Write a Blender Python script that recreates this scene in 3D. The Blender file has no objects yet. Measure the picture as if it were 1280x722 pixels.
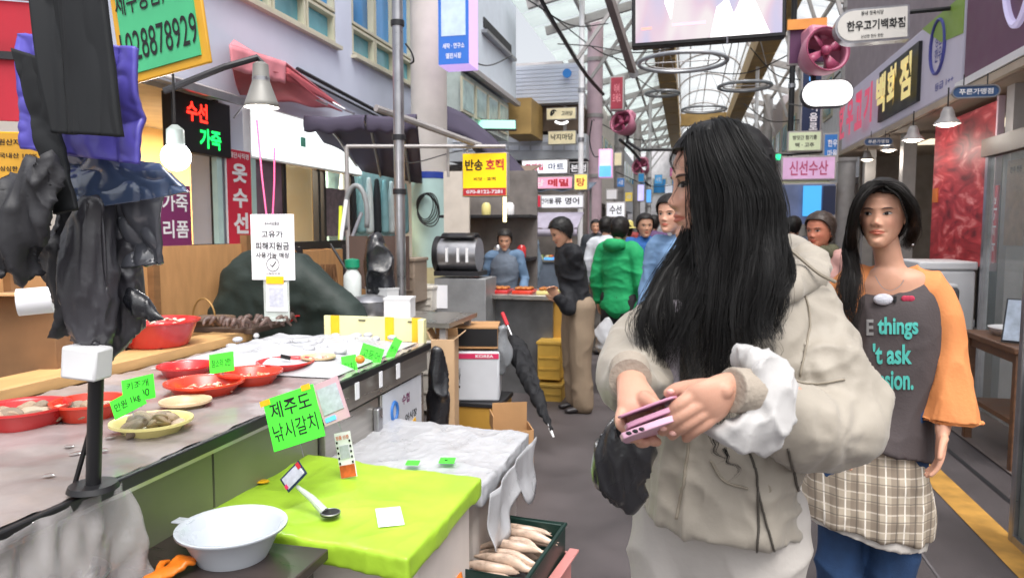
import bpy, bmesh, math, random
import numpy as np
from mathutils import Vector, Matrix
from mathutils.bvhtree import BVHTree
rnd = random.Random(7)
scene = bpy.context.scene
col = scene.collection
# ------------------------------------------------------------------ camera
CAM = np.array([0.0, 0.0, 1.45])
FPX = 900.0
_yw = np.array([218.0, 73.0, FPX]); _yw /= np.linalg.norm(_yw)
_zw = np.array([0.0, FPX, -73.0]); _zw /= np.linalg.norm(_zw)
_xw = np.cross(_yw, _zw) * -1
if _xw[0] < 0: _xw = -_xw
cam_d = bpy.data.cameras.new('camera'); cam = bpy.data.objects.new('camera', cam_d); col.objects.link(cam)
cam_d.sensor_width = 36.0; cam_d.lens = FPX / 1280 * 36.0
cam_d.clip_start = 0.05; cam_d.clip_end = 500
R = Matrix(((_xw[0], _xw[1], -_xw[2]), (_yw[0], _yw[1], -_yw[2]), (_zw[0], _zw[1], -_zw[2])))
cam.matrix_world = Matrix.Translation(Vector(CAM)) @ R.to_4x4()
scene.camera = cam
cam_d.dof.use_dof = True; cam_d.dof.focus_distance = 1.9; cam_d.dof.aperture_fstop = 6.3
# ------------------------------------------------------------------ sky, sun, exposure
SUN_EL, SUN_ROT = math.radians(62), math.radians(150)
world = bpy.data.worlds.new('World'); scene.world = world; world.use_nodes = True
wn = world.node_tree; bg = wn.nodes['Background']
sky = wn.nodes.new('ShaderNodeTexSky'); sky.sky_type = 'NISHITA'; sky.sun_disc = False
sky.sun_elevation = SUN_EL; sky.sun_rotation = SUN_ROT; sky.air_density = 1.0; sky.dust_density = 5.0; sky.ozone_density = 1.0
hs = wn.nodes.new('ShaderNodeHueSaturation'); hs.inputs['Saturation'].default_value = 0.22
wn.links.new(sky.outputs[0], hs.inputs['Color']); wn.links.new(hs.outputs[0], bg.inputs[0])
bg.inputs[1].default_value = 0.15
sun_d = bpy.data.lights.new('sun', 'SUN'); sun_d.energy = 1.15; sun_d.angle = math.radians(35); sun_d.color = (1, .965, .92)
sun = bpy.data.objects.new('sun', sun_d); col.objects.link(sun)
sun.rotation_euler = (math.radians(90) - SUN_EL, 0, math.radians(180) - SUN_ROT)
scene.view_settings.view_transform = 'Standard'; scene.view_settings.look = 'None'
scene.view_settings.exposure = 0.75; scene.view_settings.gamma = 1
scene.cycles.max_bounces = 6; scene.cycles.use_denoising = True
scene.cycles.sample_clamp_indirect = 4.0

# ------------------------------------------------------------------ helpers
def ray(px, py):
    c = np.array([px - 640.0, 361.0 - py, FPX])
    return np.array([c @ _xw, c @ _yw, c @ _zw])
def P(px, py, Y=None, z=None, X=None):
    """the point of the place that lies at depth Y (or on height z, or on the plane X) in the direction of the photo's pixel"""
    r = ray(px, py)
    if Y is not None: s = Y / r[1]
    elif z is not None: s = (z - CAM[2]) / r[2]
    else: s = X / r[0]
    return CAM + r * s
def V3(a): return np.array(a, float)
def nrm(a):
    a = np.array(a, float); return a / (np.linalg.norm(a) + 1e-12)
def lin(h):
    if not isinstance(h, str): return tuple(h)
    h = h.lstrip('#'); o = []
    for i in (0, 2, 4):
        c = int(h[i:i+2], 16) / 255
        o.append(c / 12.92 if c <= .04045 else ((c + .055) / 1.055) ** 2.4)
    return tuple(o)
_mats = {}
def mat(name, color='#888888', rough=.6, metal=0, var=.12, scale=6.0, bump=0.0, bscale=60.0, emit=0, ecol=None,
        alpha=1, trans=0, coat=0, spec=.5, stretch=None, attr=None, sheen=0, sss=0):
    if name in _mats: return _mats[name]
    m = bpy.data.materials.new(name); m.use_nodes = True
    nt = m.node_tree; b = nt.nodes['Principled BSDF']; L = nt.links.new
    c = lin(color)
    b.inputs['Roughness'].default_value = rough; b.inputs['Metallic'].default_value = metal
    b.inputs['Specular IOR Level'].default_value = spec
    if coat: b.inputs['Coat Weight'].default_value = coat; b.inputs['Coat Roughness'].default_value = .1
    if sheen: b.inputs['Sheen Weight'].default_value = sheen
    if sss:
        b.inputs['Subsurface Weight'].default_value = sss; b.inputs['Subsurface Radius'].default_value = (.012, .005, .003); b.inputs['Subsurface Scale'].default_value = 1
    if trans: b.inputs['Transmission Weight'].default_value = trans
    if alpha < 1: b.inputs['Alpha'].default_value = alpha
    tc = nt.nodes.new('ShaderNodeTexCoord'); mp = nt.nodes.new('ShaderNodeMapping'); L(tc.outputs['Object'], mp.inputs[0])
    if stretch: mp.inputs['Scale'].default_value = stretch
    if var > 0:
        n = nt.nodes.new('ShaderNodeTexNoise'); n.inputs['Scale'].default_value = scale; n.inputs['Detail'].default_value = 5
        L(mp.outputs[0], n.inputs['Vector'])
        mx = nt.nodes.new('ShaderNodeMix'); mx.data_type = 'RGBA'
        r = nt.nodes.new('ShaderNodeMapRange'); r.inputs[1].default_value = .3; r.inputs[2].default_value = .7
        L(n.outputs[0], r.inputs[0]); L(r.outputs[0], mx.inputs[0])
        mx.inputs[6].default_value = (*[x * (1 - var) for x in c], 1); mx.inputs[7].default_value = (*[min(1, x * (1 + var) + var * .01) for x in c], 1)
        out = mx.outputs[2]
        r2 = nt.nodes.new('ShaderNodeMapRange'); r2.inputs[3].default_value = max(0, rough - .12); r2.inputs[4].default_value = min(1, rough + .12)
        L(n.outputs[0], r2.inputs[0]); L(r2.outputs[0], b.inputs['Roughness'])
    else:
        rg = nt.nodes.new('ShaderNodeRGB'); rg.outputs[0].default_value = (*c, 1); out = rg.outputs[0]
    if attr:
        at = nt.nodes.new('ShaderNodeVertexColor'); at.layer_name = attr
        mm = nt.nodes.new('ShaderNodeMix'); mm.data_type = 'RGBA'; mm.blend_type = 'MULTIPLY'; mm.inputs[0].default_value = 1
        L(out, mm.inputs[6]); L(at.outputs[0], mm.inputs[7]); out = mm.outputs[2]
    L(out, b.inputs['Base Color'])
    if bump:
        n2 = nt.nodes.new('ShaderNodeTexNoise'); n2.inputs['Scale'].default_value = bscale; n2.inputs['Detail'].default_value = 6
        L(mp.outputs[0], n2.inputs['Vector'])
        bp = nt.nodes.new('ShaderNodeBump'); bp.inputs['Strength'].default_value = min(1, bump); bp.inputs['Distance'].default_value = .004
        L(n2.outputs[0], bp.inputs['Height']); L(bp.outputs[0], b.inputs['Normal'])
    if emit:
        b.inputs['Emission Strength'].default_value = emit
        if ecol: b.inputs['Emission Color'].default_value = (*lin(ecol), 1)
        else: L(out, b.inputs['Emission Color'])
    _mats[name] = m
    return m
class MB:
    def __init__(s): s.v = []; s.f = []; s.n = 0
    def add(s, v, f):
        v = np.asarray(v, float).reshape(-1, 3)
        s.v.append(v); n = s.n
        s.f.extend([tuple(int(i) + n for i in q) for q in f]); s.n += len(v); return s
    def box(s, c, d, rot=None):
        x, y, z = [q / 2 for q in d]
        v = np.array([(-x,-y,-z),(x,-y,-z),(x,y,-z),(-x,y,-z),(-x,-y,z),(x,-y,z),(x,y,z),(-x,y,z)], float)
        if rot is not None: v = v @ np.array(rot).T[:3, :3]
        return s.add(v + np.array(c), [(0,3,2,1),(4,5,6,7),(0,1,5,4),(1,2,6,5),(2,3,7,6),(3,0,4,7)])
    def bar(s, a, b, w, h, up=(0, 0, 1)):
        a = V3(a); b = V3(b); t = nrm(b - a); sd = np.cross(t, up)
        if np.linalg.norm(sd) < 1e-4: sd = np.cross(t, (1, 0, 0))
        sd = nrm(sd); u = np.cross(sd, t)
        v = [p + i * sd * w / 2 + j * u * h / 2 for p in (a, b) for i, j in ((-1,-1),(1,-1),(1,1),(-1,1))]
        return s.add(v, [(0,3,2,1),(4,5,6,7),(0,1,5,4),(1,2,6,5),(2,3,7,6),(3,0,4,7)])
    def tube(s, pts, r, n=8, caps=True, closed=False):
        pts = np.array(pts, float); m = len(pts)
        r = np.full(m, r, float) if np.isscalar(r) else np.interp(np.linspace(0, 1, m), np.linspace(0, 1, len(r)), r)
        if closed: t = np.roll(pts, -1, 0) - np.roll(pts, 1, 0)
        else: t = np.gradient(pts, axis=0)
        t /= np.linalg.norm(t, axis=1)[:, None] + 1e-12
        u = np.cross(t[0], (0, 0, 1));
        if np.linalg.norm(u) < .05: u = np.cross(t[0], (1, 0, 0))
        u = nrm(u); V = []
        a = np.linspace(0, 2 * np.pi, n, endpoint=False)
        for i in range(m):
            u = nrm(u - t[i] * (u @ t[i])); w = np.cross(t[i], u)
            V.append(pts[i] + r[i] * (np.cos(a)[:, None] * u + np.sin(a)[:, None] * w))
        F = []
        for i in range(m if closed else m - 1):
            i2 = (i + 1) % m
            for j in range(n): F.append((i*n+j, i*n+(j+1)%n, i2*n+(j+1)%n, i2*n+j))
        if caps and not closed: F += [tuple(range(n-1, -1, -1)), tuple((m-1)*n + j for j in range(n))]
        return s.add(np.concatenate(V), F)
    def lathe(s, prof, n=24, c=(0, 0, 0), sx=1, sy=1, caps=(False, False)):
        a = np.linspace(0, 2 * np.pi, n, endpoint=False); V = []
        for r, z in prof: V.append(np.stack([c[0] + sx * r * np.cos(a), c[1] + sy * r * np.sin(a), np.full(n, c[2] + z)], 1))
        F = [(i*n+j, i*n+(j+1)%n, (i+1)*n+(j+1)%n, (i+1)*n+j) for i in range(len(prof)-1) for j in range(n)]
        if caps[0]: F.append(tuple(range(n-1, -1, -1)))
        if caps[1]: F.append(tuple((len(prof)-1)*n + j for j in range(n)))
        return s.add(np.concatenate(V), F)
    def prism(s, poly, y0, y1):
        """outline in the x-z plane, thickness along y"""
        n = len(poly)
        v = [(x, y0, z) for x, z in poly] + [(x, y1, z) for x, z in poly]
        return s.add(v, [tuple(range(n)), tuple(range(2*n-1, n-1, -1))] + [(i, i+n, (i+1)%n+n, (i+1)%n) for i in range(n)])
    def grid(s, fn, nu, nv):
        v = [fn(i / nu, j / nv) for i in range(nu + 1) for j in range(nv + 1)]
        return s.add(v, [(i*(nv+1)+j, (i+1)*(nv+1)+j, (i+1)*(nv+1)+j+1, i*(nv+1)+j+1) for i in range(nu) for j in range(nv)])
    def ball(s, c, r, n=12, m=8, rot=None):
        r = (r, r, r) if np.isscalar(r) else r; V = []
        for i in range(1, m):
            p = math.pi * i / m
            for j in range(n):
                a = 2 * math.pi * j / n; V.append((math.sin(p)*math.cos(a)*r[0], math.sin(p)*math.sin(a)*r[1], -math.cos(p)*r[2]))
        V += [(0, 0, -r[2]), (0, 0, r[2])]; V = np.array(V)
        if rot is not None: V = V @ np.array(rot).T[:3, :3]
        F = [(i*n+j, i*n+(j+1)%n, (i+1)*n+(j+1)%n, (i+1)*n+j) for i in range(m-2) for j in range(n)]
        F += [(len(V)-2, (j+1)%n, j) for j in range(n)] + [((m-2)*n+j, (m-2)*n+(j+1)%n, len(V)-1) for j in range(n)]
        return s.add(V + np.array(c), F)
    def V(s): return np.concatenate(s.v) if s.v else np.zeros((0, 3))
    def xf(s, M):
        M = np.array(M); v = s.V(); s.v = [v @ M[:3, :3].T + M[:3, 3]]; return s
def FR(o, deg=0, tilt=0, roll=0):
    """frame at o: x to the right along the face, y into the thing, z up; deg turns it about z"""
    return Matrix.Translation(Vector([float(q) for q in o])) @ Matrix.Rotation(math.radians(deg), 4, 'Z') @ Matrix.Rotation(math.radians(tilt), 4, 'X') @ Matrix.Rotation(math.radians(roll), 4, 'Y')
_org = {}
def props(o, label=None, cat=None, group=None, kind=None):
    if label: o['label'] = label
    if cat: o['category'] = cat
    if group: o['group'] = group
    if kind: o['kind'] = kind
    return o
def thing(name, label, cat, loc, group=None):
    o = bpy.data.objects.new(name, None); col.objects.link(o); o.location = [float(q) for q in loc]; o.empty_display_size = .1
    _org[o.name] = V3(loc); return props(o, label, cat, group)
def mesh_from(v, f, m, smooth=35):
    me = bpy.data.meshes.new('m'); me.from_pydata(np.asarray(v, float).tolist(), [], f); me.update()
    if m: me.materials.append(m)
    if smooth:
        me.polygons.foreach_set('use_smooth', [True] * len(me.polygons))
        if smooth < 180: me.set_sharp_from_angle(angle=math.radians(smooth))
    return me
def obj(name, mb, m, parent=None, M=None, bevel=0, smooth=35, solid=0, label=None, cat=None, group=None, kind=None, fixn=False, subsurf=0):
    v = mb.V().copy()
    if M is not None:
        A = np.array(M); v = v @ A[:3, :3].T + A[:3, 3]
    if parent is not None: org = _org[parent.name]
    elif kind == 'structure': org = np.zeros(3)
    else: org = np.array([(v[:, 0].min() + v[:, 0].max()) / 2, (v[:, 1].min() + v[:, 1].max()) / 2, v[:, 2].min()])
    me = mesh_from(v - org, mb.f, m, smooth)
    o = bpy.data.objects.new(name, me); me.name = name; col.objects.link(o)
    if fixn:
        b = bmesh.new(); b.from_mesh(me); bmesh.ops.recalc_face_normals(b, faces=b.faces); b.to_mesh(me); b.free()
    if parent is not None: o.parent = parent; _org[o.name] = _org[parent.name]
    else: o.location = org; _org[o.name] = org
    if solid:
        md = o.modifiers.new('s', 'SOLIDIFY'); md.thickness = solid; md.offset = 0
    if bevel:
        md = o.modifiers.new('b', 'BEVEL'); md.width = bevel; md.segments = 2; md.limit_method = 'ANGLE'
    if subsurf:
        md = o.modifiers.new('u', 'SUBSURF'); md.levels = md.render_levels = subsurf
    return props(o, label, cat, group, kind)
def box(name, c, d, m, parent=None, M=None, bevel=0, **k): return obj(name, MB().box(c, d), m, parent, M, bevel, **k)
_tc = {}
def text(s, M, x, z, w, h, m, parent, y=-.002, ext=.0008, bold=0.02, name='lettering', flat=None):
    """lettering centred at x, z on the face of frame M, fitted to w by h"""
    cu = bpy.data.curves.new('t', 'FONT'); cu.body = s; cu.align_x = 'CENTER'; cu.offset = bold; cu.resolution_u = 3
    o = bpy.data.objects.new('t', cu); me = bpy.data.meshes.new_from_object(o)
    n = len(me.vertices); v = np.zeros(n * 3); me.vertices.foreach_get('co', v); v = v.reshape(-1, 3)
    f = [tuple(p.vertices) for p in me.polygons]
    bpy.data.objects.remove(o); bpy.data.curves.remove(cu); bpy.data.meshes.remove(me)
    if not n: return None
    lo, hi = v.min(0), v.max(0)
    X = (v[:, 0] - (lo[0] + hi[0]) / 2) * w / (hi[0] - lo[0]) + x
    Z = (v[:, 1] - (lo[1] + hi[1]) / 2) * h / (hi[1] - lo[1]) + z
    if flat is not None: return X, Z, f
    Y = np.full(n, y)
    mb = MB(); mb.add(np.stack([X, Y - ext, Z], 1), f)
    return obj(name, mb, m, parent, M, smooth=0)
def copy_tree(o, loc=None, rz=None, parent=None, label=None, group=None):
    c = o.copy(); col.objects.link(c)
    if parent is not None: c.parent = parent
    if loc is not None: c.location = [float(q) for q in loc]
    if rz is not None: c.rotation_euler.z = rz
    if label: c['label'] = label
    if group: c['group'] = group
    for ch in list(o.children): copy_tree(ch, parent=c)
    return c
def noise3(p, seed=0):
    p = np.asarray(p, float) + seed * 17.31
    i = np.floor(p).astype(np.int64); f = p - i; f = f * f * (3 - 2 * f); r = 0
    for dx in (0, 1):
        for dy in (0, 1):
            for dz in (0, 1):
                h = (i[:, 0] + dx) * 73856093 ^ (i[:, 1] + dy) * 19349663 ^ (i[:, 2] + dz) * 83492791
                h = (h ^ (h >> 13)) * 1274126177 & 0x7fffffff
                r = r + (h / 0x7fffffff) * (f[:, 0] if dx else 1 - f[:, 0]) * (f[:, 1] if dy else 1 - f[:, 1]) * (f[:, 2] if dz else 1 - f[:, 2])
    return r * 2 - 1
def spline(pts, n):
    pts = np.array(pts, float); k = len(pts)
    ext = np.vstack([2 * pts[0] - pts[1], pts, 2 * pts[-1] - pts[-2]]); out = []
    for t in np.linspace(0, k - 1, n):
        i = min(int(t), k - 2); u = t - i; a, b, c, d = ext[i:i+4]
        out.append(.5 * ((2*b) + (-a+c)*u + (2*a-5*b+4*c-d)*u*u + (-a+3*b-3*c+d)*u**3))
    return np.array(out)
WHITE = '#f2f2f2'; BLACK = '#141416'
# ------------------------------------------------------------------ materials of the setting
m_asph = mat('asphalt', '#4d4748', .56, var=.3, scale=2.2, bump=.5, bscale=220)
m_yellow_line = mat('yellow_paint', '#b98a3e', .7, var=.25, scale=9)
m_facade = mat('lavender_render', '#c9d0e0', .8, var=.05, scale=2, bump=.15, bscale=90)
m_facade2 = mat('white_tile_wall', '#d3d8e2', .7, var=.05, scale=3)
m_beige = mat('beige_stone', '#cdc7bf', .8, var=.08, scale=4, bump=.2, bscale=50)
m_mint = mat('mint_paint', '#b5d3cf', .6, var=.08, scale=5)
m_blue = mat('blue_paint', '#24409a', .5, var=.08)
m_cream = mat('cream_frame', '#c2bea8', .5, var=.06)
m_steel = mat('steel', '#a9a9ad', .32, metal=.85, var=.12, scale=12)
m_gsteel = mat('painted_steel', '#a8a4a3', .5, metal=.2, var=.1, scale=9)
m_pinkpaint = mat('pale_pink_paint', '#cdb3bd', .55, var=.07, scale=6)
m_dark = mat('dark_metal', '#2a2a2e', .5, metal=.3, var=.1)
m_black = mat('black_plastic', '#17171a', .45, var=.15)
m_brown = mat('brown_panel', '#7e5a38', .6, var=.2, scale=7, stretch=(1, 1, 4))
m_tan = mat('tan_plywood', '#b98a5a', .65, var=.12, scale=5, stretch=(1, 4, 1), bump=.2)
m_ply = mat('pale_wood', '#c39a66', .55, var=.14, scale=5, stretch=(5, 1, 5))
m_white = mat('white_plastic', '#e6e6e8', .4, var=.04)
m_paper = mat('paper', '#e9e9ee', .8, var=.02)
m_ink = mat('ink_black', '#18181c', .7, var=0)
m_inkr = mat('ink_red', '#c22b35', .6, var=0)
m_inkw = mat('ink_white', '#f0f0f4', .6, var=0)
m_woodfascia = mat('golden_brown_panel', '#a98a52', .6, var=.18, scale=3)
def glass_mat(name, tint, alpha=.35, rough=.08):
    m = mat(name, tint, rough, var=.15, scale=2.5); b = m.node_tree.nodes['Principled BSDF']; b.inputs['Alpha'].default_value = alpha; return m
m_bglass = mat('blue_reflective_glass', '#2f7db8', .12, var=.45, scale=1.3, stretch=(1, 1.5, .6), spec=.9)
m_tglass = mat('teal_reflective_glass', '#5e9fac', .15, var=.3, scale=2, spec=.8)
m_clear = glass_mat('clear_glass', '#b8c6c6', .22, .05)
def translucent(name, c, mixf=.6, clear=0):
    if name in _mats: return _mats[name]
    m = bpy.data.materials.new(name); m.use_nodes = True; nt = m.node_tree; b = nt.nodes['Principled BSDF']
    b.inputs['Base Color'].default_value = (*lin(c), 1); b.inputs['Roughness'].default_value = .4
    t = nt.nodes.new('ShaderNodeBsdfTranslucent'); t.inputs[0].default_value = (*lin(c), 1)
    x = nt.nodes.new('ShaderNodeMixShader'); x.inputs[0].default_value = mixf
    nt.links.new(b.outputs[0], x.inputs[1]); nt.links.new(t.outputs[0], x.inputs[2]); y = nt.nodes.new('ShaderNodeMixShader'); tr = nt.nodes.new('ShaderNodeBsdfTransparent'); y.inputs[0].default_value = clear
    nt.links.new(x.outputs[0], y.inputs[1]); nt.links.new(tr.outputs[0], y.inputs[2]); nt.links.new(y.outputs[0], nt.nodes['Material Output'].inputs[0])
    _mats[name] = m; return m
def glow(name, c, e=1.0, var=0, **k): return mat(name, c, .5, var=var, emit=e, **k)

# ------------------------------------------------------------------ ground
def sheet(name, x0, x1, y0, y1, z, m, nx=1, ny=1):
    return obj(name, MB().grid(lambda u, v: (x0 + (x1-x0)*u, y0 + (y1-y0)*v, z), nx, ny), m, kind='structure', smooth=0)
sheet('ground', -150, 150, -150, 150, -.02, mat('far_ground', '#5b5655', .9))
sheet('market_lane', -4.4, 5.2, -6, 60, 0, m_asph)
sheet('yellow_line', 1.38, 1.53, 1.2, 16, .004, m_yellow_line)
sheet('drain_slot', 1.70, 1.73, 1.2, 12, .004, m_dark)
sheet('lane_seam', 1.05, 1.062, 1.5, 9, .004, mat('seam_grey', '#6b6668', .8))
sheet('shop_floor', 1.9, 5.0, 3, 12.3, .01, mat('shop_floor_tile', '#6a5f5b', .5, var=.15))

# ------------------------------------------------------------------ left building: lavender facade with blue windows
bl = thing('corner_building', 'pale lavender building on the left with two rows of blue windows over its shops', 'building', (-4.2, 7, 0))
def wall_piece(parent, x, y0, y1, z0, z1, m, th=.3, name='wall'):
    return box(name, (x - th/2, (y0+y1)/2, (z0+z1)/2), (th, y1-y0, z1-z0), m, parent)
wins = [(5.2, 7.85), (8.27, 10.3)]
wall_piece(bl, -4, .5, 11.6, 2.62, 3.58, m_facade); wall_piece(bl, -4, .5, 5.2, 3.58, 5.2, m_facade); wall_piece(bl, -4, 7.85, 8.27, 3.58, 5.2, m_facade)
wall_piece(bl, -4, 10.3, 11.6, 3.58, 5.2, m_facade); wall_piece(bl, -4, .5, 11.6, 5.2, 6.2, m_facade)
wall_piece(bl, -4, .5, 4.5, 0, 2.62, m_beige); wall_piece(bl, -4, 5.62, 5.98, 0, 2.62, m_facade)
box('side_wall', (-6.5, 11.45, 3.1), (4.7, .3, 6.2), m_facade, bl)
box('roof_slab', (-6.4, 6, 6.28), (5, 11.4, .16), m_beige, bl)
for wy0, wy1 in wins:
    n = 4 if wy0 < 6 else 3
    for k in range(n):
        a = wy0 + (wy1 - wy0) * k / n; b = wy0 + (wy1 - wy0) * (k + 1) / n
        for z0, z1, gm in ((3.62, 3.92, m_tglass), (3.98, 5.15, m_bglass)):
            fr = MB(); t = .032
            for c, d in (((-4.05, (a+b)/2, z0), (.1, b-a-.01, t)), ((-4.05, (a+b)/2, z1), (.1, b-a-.01, t)), ((-4.05, a+.03, (z0+z1)/2), (.1, t, z1-z0-t)), ((-4.05, b-.03, (z0+z1)/2), (.1, t, z1-z0-t))): fr.box(c, d)
            f = obj('window', fr, m_cream, bl); box('pane', (-4.09, (a+b)/2, (z0+z1)/2), (.02, b-a-.08, z1-z0-.05), gm, f)
    box('window_sill', (-3.985, (wy0+wy1)/2, 3.56), (.12, wy1-wy0+.06, .04), m_cream, bl)
# ground-floor glazing with lit rooms behind
box('shop_ceiling', (-5, 7.2, 2.6), (1.8, 8.5, .04), mat('room_white', '#d8d0c0', .8), bl)
box('shop_back_wall', (-5.8, 7.2, 1.3), (.06, 8.5, 2.6), mat('room_amber', '#e2b877', .8, var=.1, scale=1.5), bl)
box('dado_panel', (-4.02, 6.1, .62), (.08, 3.2, 1.24), m_tan, bl)
box('dado_rail', (-3.965, 7.0, 1.29), (.07, 5, .09), m_dark, bl)
for y in (4.6, 5.55, 6.62, 7.32, 7.45, 8.12):
    box('mullion', (-4.0, y, 1.93), (.07, .05, 1.28), m_dark, bl)
box('shop_pane', (-4.02, 6.95, 1.85), (.01, .58, 1.05), m_clear, bl); box('shop_pane', (-4.02, 7.78, 1.85), (.01, .6, 1.05), m_clear, bl)
box('frosted_pane', (-3.99, 7.79, 1.66), (.012, .6, .55), mat('printed_frost', '#8d8290', .6, var=.3, scale=14), bl)
box('pillar_panel', (-3.99, 6.3, 1.8), (.02, .56, 1.1), mat('plum_grey_panel', '#75606e', .5, var=.3, scale=5), bl)
box('cold_wall', (-4.4, 9.5, 1.4), (.05, 2.4, 2.3), mat('cold_interior', '#a8cfd2', .6, var=.25, scale=7), bl)
for y_ in (6.7, 7.7):
    box('ceiling_tube', (-4.7, y_, 2.56), (.5, .12, .03), mat('room_tube', '#fff0d4', .5, var=0, emit=6), bl)
    l_ = bpy.data.lights.new('room_light', 'AREA'); l_.energy = 60; l_.size = .5; l_.color = (1, .86, .62); o_ = bpy.data.objects.new('room_light', l_); col.objects.link(o_); o_.location = (-4.7, y_, 2.53)
box('ceiling_tube', (-4.3, 9.4, 2.5), (.1, 1.6, .03), mat('room_tube_cold', '#e8fbff', .5, var=0, emit=4), bl)
# lit sign board over the shop
M = FR((-3.93, 7.15, 2.37), 90)
sb = thing('lit_signboard', 'long blank white lit signboard under the red awning on the lavender facade', 'signboard', (-3.93, 7.15, 2.17))
box('housing', (0, .04, 0), (2.35, .09, .50), m_white, sb, M); box('lit_face', (0, -.01, 0), (2.31, .012, .46), glow('lightbox_white', '#eef6f4', .95), sb, M)
box('green_mark', (-.25, -.018, .0), (.1, .004, .1), mat('mint_mark', '#7fe0c8', .5, var=0), sb, M)
# red awning over it
aw = thing('red_awning', 'faded red retractable awning folded against the lavender facade', 'awning', (-3.9, 6.8, 2.6))
m_redcl = mat('faded_red_canvas', '#b4525a', .85, var=.12, scale=4, bump=.3, bscale=20)
m_pinkcl = mat('pink_valance', '#d98791', .8, var=.1)
A0, A1, A2, A3 = P(287, 56, X=-3.35), P(357, 78, X=-3.45), P(356, 104, X=-3.45), P(290, 86, X=-3.35)
obj('valance', MB().grid(lambda u, v: tuple((A0*(1-u)+A1*u)*(1-v) + (A3*(1-u)+A2*u)*v + np.array([.012*math.sin(u*22)*v, 0, -.008*abs(math.sin(u*18))*v])), 40, 5), m_pinkcl, aw, solid=.012)
B0, B1, B2, B3 = P(290, 82, X=-3.38), P(362, 92, X=-3.45), P(428, 138, X=-3.93), P(300, 118, X=-3.93)
obj('canvas', MB().grid(lambda u, v: tuple((B0*(1-u)+B1*u)*(1-v) + (B3*(1-u)+B2*u)*v + np.array([0, 0, -.04*math.sin(math.pi*v) + .012*math.sin(u*17)*v])), 30, 10), m_redcl, aw, solid=.015)
obj('top_canvas', MB().grid(lambda u, v: tuple((A0*(1-u)+A1*u)*(1-v) + (P(292, 50, X=-3.93)*(1-u) + P(420, 128, X=-3.93)*u)*v), 20, 6), m_pinkcl, aw, solid=.012)
obj('side_drop', MB().grid(lambda u, v: tuple((P(358, 84, X=-3.46)*(1-u) + P(426, 132, X=-3.9)*u) + np.array([0, 0, -.10*(1-u)*v - .02*v])), 12, 3), m_redcl, aw, solid=.012)
for q in (6.7, 7.3): obj('awning_arm', MB().tube([(-3.98, q, 2.95), (-3.7, q+.15, 2.78), (-3.5, q-.05, 2.70)], .015, 6), m_steel, aw)
obj('conduit', MB().tube([(-3.96, 6.9, 3.12), (-3.96, 9.2, 2.98)], .022, 6), m_dark, bl)
obj('conduit', MB().tube([(-3.96, 6.95, 3.05), (-3.96, 9.2, 2.92)], .014, 6), m_dark, bl)
# small dark canopy above the LED sign
cnp = thing('metal_canopy', 'small grey metal canopy above the red and green LED sign', 'canopy', (-3.8, 5.2, 2.5))
obj('canopy_roof', MB().grid(lambda u, v: (-3.98 + .35*v, 4.6 + 1.05*u, 2.66 - .12*v), 6, 3), m_gsteel, cnp, solid=.03)
obj('canopy_edge', MB().box((-3.63, 5.12, 2.52), (.03, 1.05, .06)), m_steel, cnp)
# LED sign
M = FR((-3.9, 5.28, 2.31), 90)
led = thing('led_sign', 'black LED sign reading repair and leather in red and green letters', 'LED sign', (-3.9, 5.28, 2.1))
box('housing', (0, .05, 0), (.74, .1, .46), m_black, led, M, bevel=.01)
text('수선', M, -.08, .10, .26, .16, glow('led_red', '#ff2a1e', 2.4), led, y=-.004, bold=.03)
text('가죽', M, .08, -.10, .28, .16, glow('led_green', '#18e85c', 1.6), led, y=-.004, bold=.03)
# banners
def board(name, label, cat, M, w, h, d, face, frame, texts=(), group=None, bev=.004, fr=.02):
    o = thing(name, label, cat, M.to_translation(), group)
    box('housing', (0, d/2, 0), (w, d, h), frame, o, M, bevel=bev)
    box('face', (0, -.003, 0), (w - 2*fr, .006, h - 2*fr), face, o, M)
    for t in texts:
        s, x, z, tw, th, m = t[:6]; text(s, M, x*w, z*h, tw*w, th*h, m, o, y=-.008, bold=t[6] if len(t) > 6 else .02)
    return o
def pxframe(x0, y0, x1, y1, Y, roll=0):
    """a board square to the lane at depth Y that spans the given rectangle of the view"""
    a = P(x0, y1, Y=Y); b = P(x1, y0, Y=Y); return FR((a + b) / 2, 0, 0, roll), b[0] - a[0], b[2] - a[2]
m_redb = mat('red_banner', '#d02a45', .6, var=.05)
M = FR((-3.93, 5.79, 1.74), 90)
board('vertical_banner', 'tall red vertical banner with white letters on the facade beside the orange shop window', 'banner', M, .36, .86, .02, m_redb, m_inkw,
      [('옷', .0, .26, .62, .2, m_inkw, .04), ('수', 0, 0, .62, .2, m_inkw, .04), ('선', 0, -.26, .62, .22, m_inkw, .04), ('재단사직영', 0, .44, .8, .06, m_inkw)], fr=.004)
M = FR((-3.93, 4.91, 1.56), 90)
board('purple_placard', 'purple placard with white letters on the wall behind the black bags', 'placard', M, .42, .5, .02, mat('plum_board', '#7c2c62', .6, var=.05), m_inkw,
      [('가죽', .05, .22, .7, .28, m_inkw), ('리폼', .05, -.2, .7, .28, m_inkw)], fr=.004)
# pale green door frame strips beside the banner
for y in (5.52, 6.03): box('green_strip', (-3.96, y, 1.5), (.05, .07, 1.5), m_mint, bl)

# plywood partition behind the stall
pt = thing('plywood_partition', 'tan plywood partition standing behind the seafood counter', 'partition', (-3.0, 3.6, 0))
for k, (ya, yb, zt) in enumerate(((1.7, 2.55, 1.30), (2.57, 3.42, 1.32), (3.44, 4.3, 1.36))):
    box('panel', (-2.92, (ya+yb)/2, zt/2), (.03, yb-ya, zt), m_tan, pt)
    box('post', (-2.89, yb+.01, zt/2+.03), (.05, .05, zt+.06), m_brown, pt)
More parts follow.
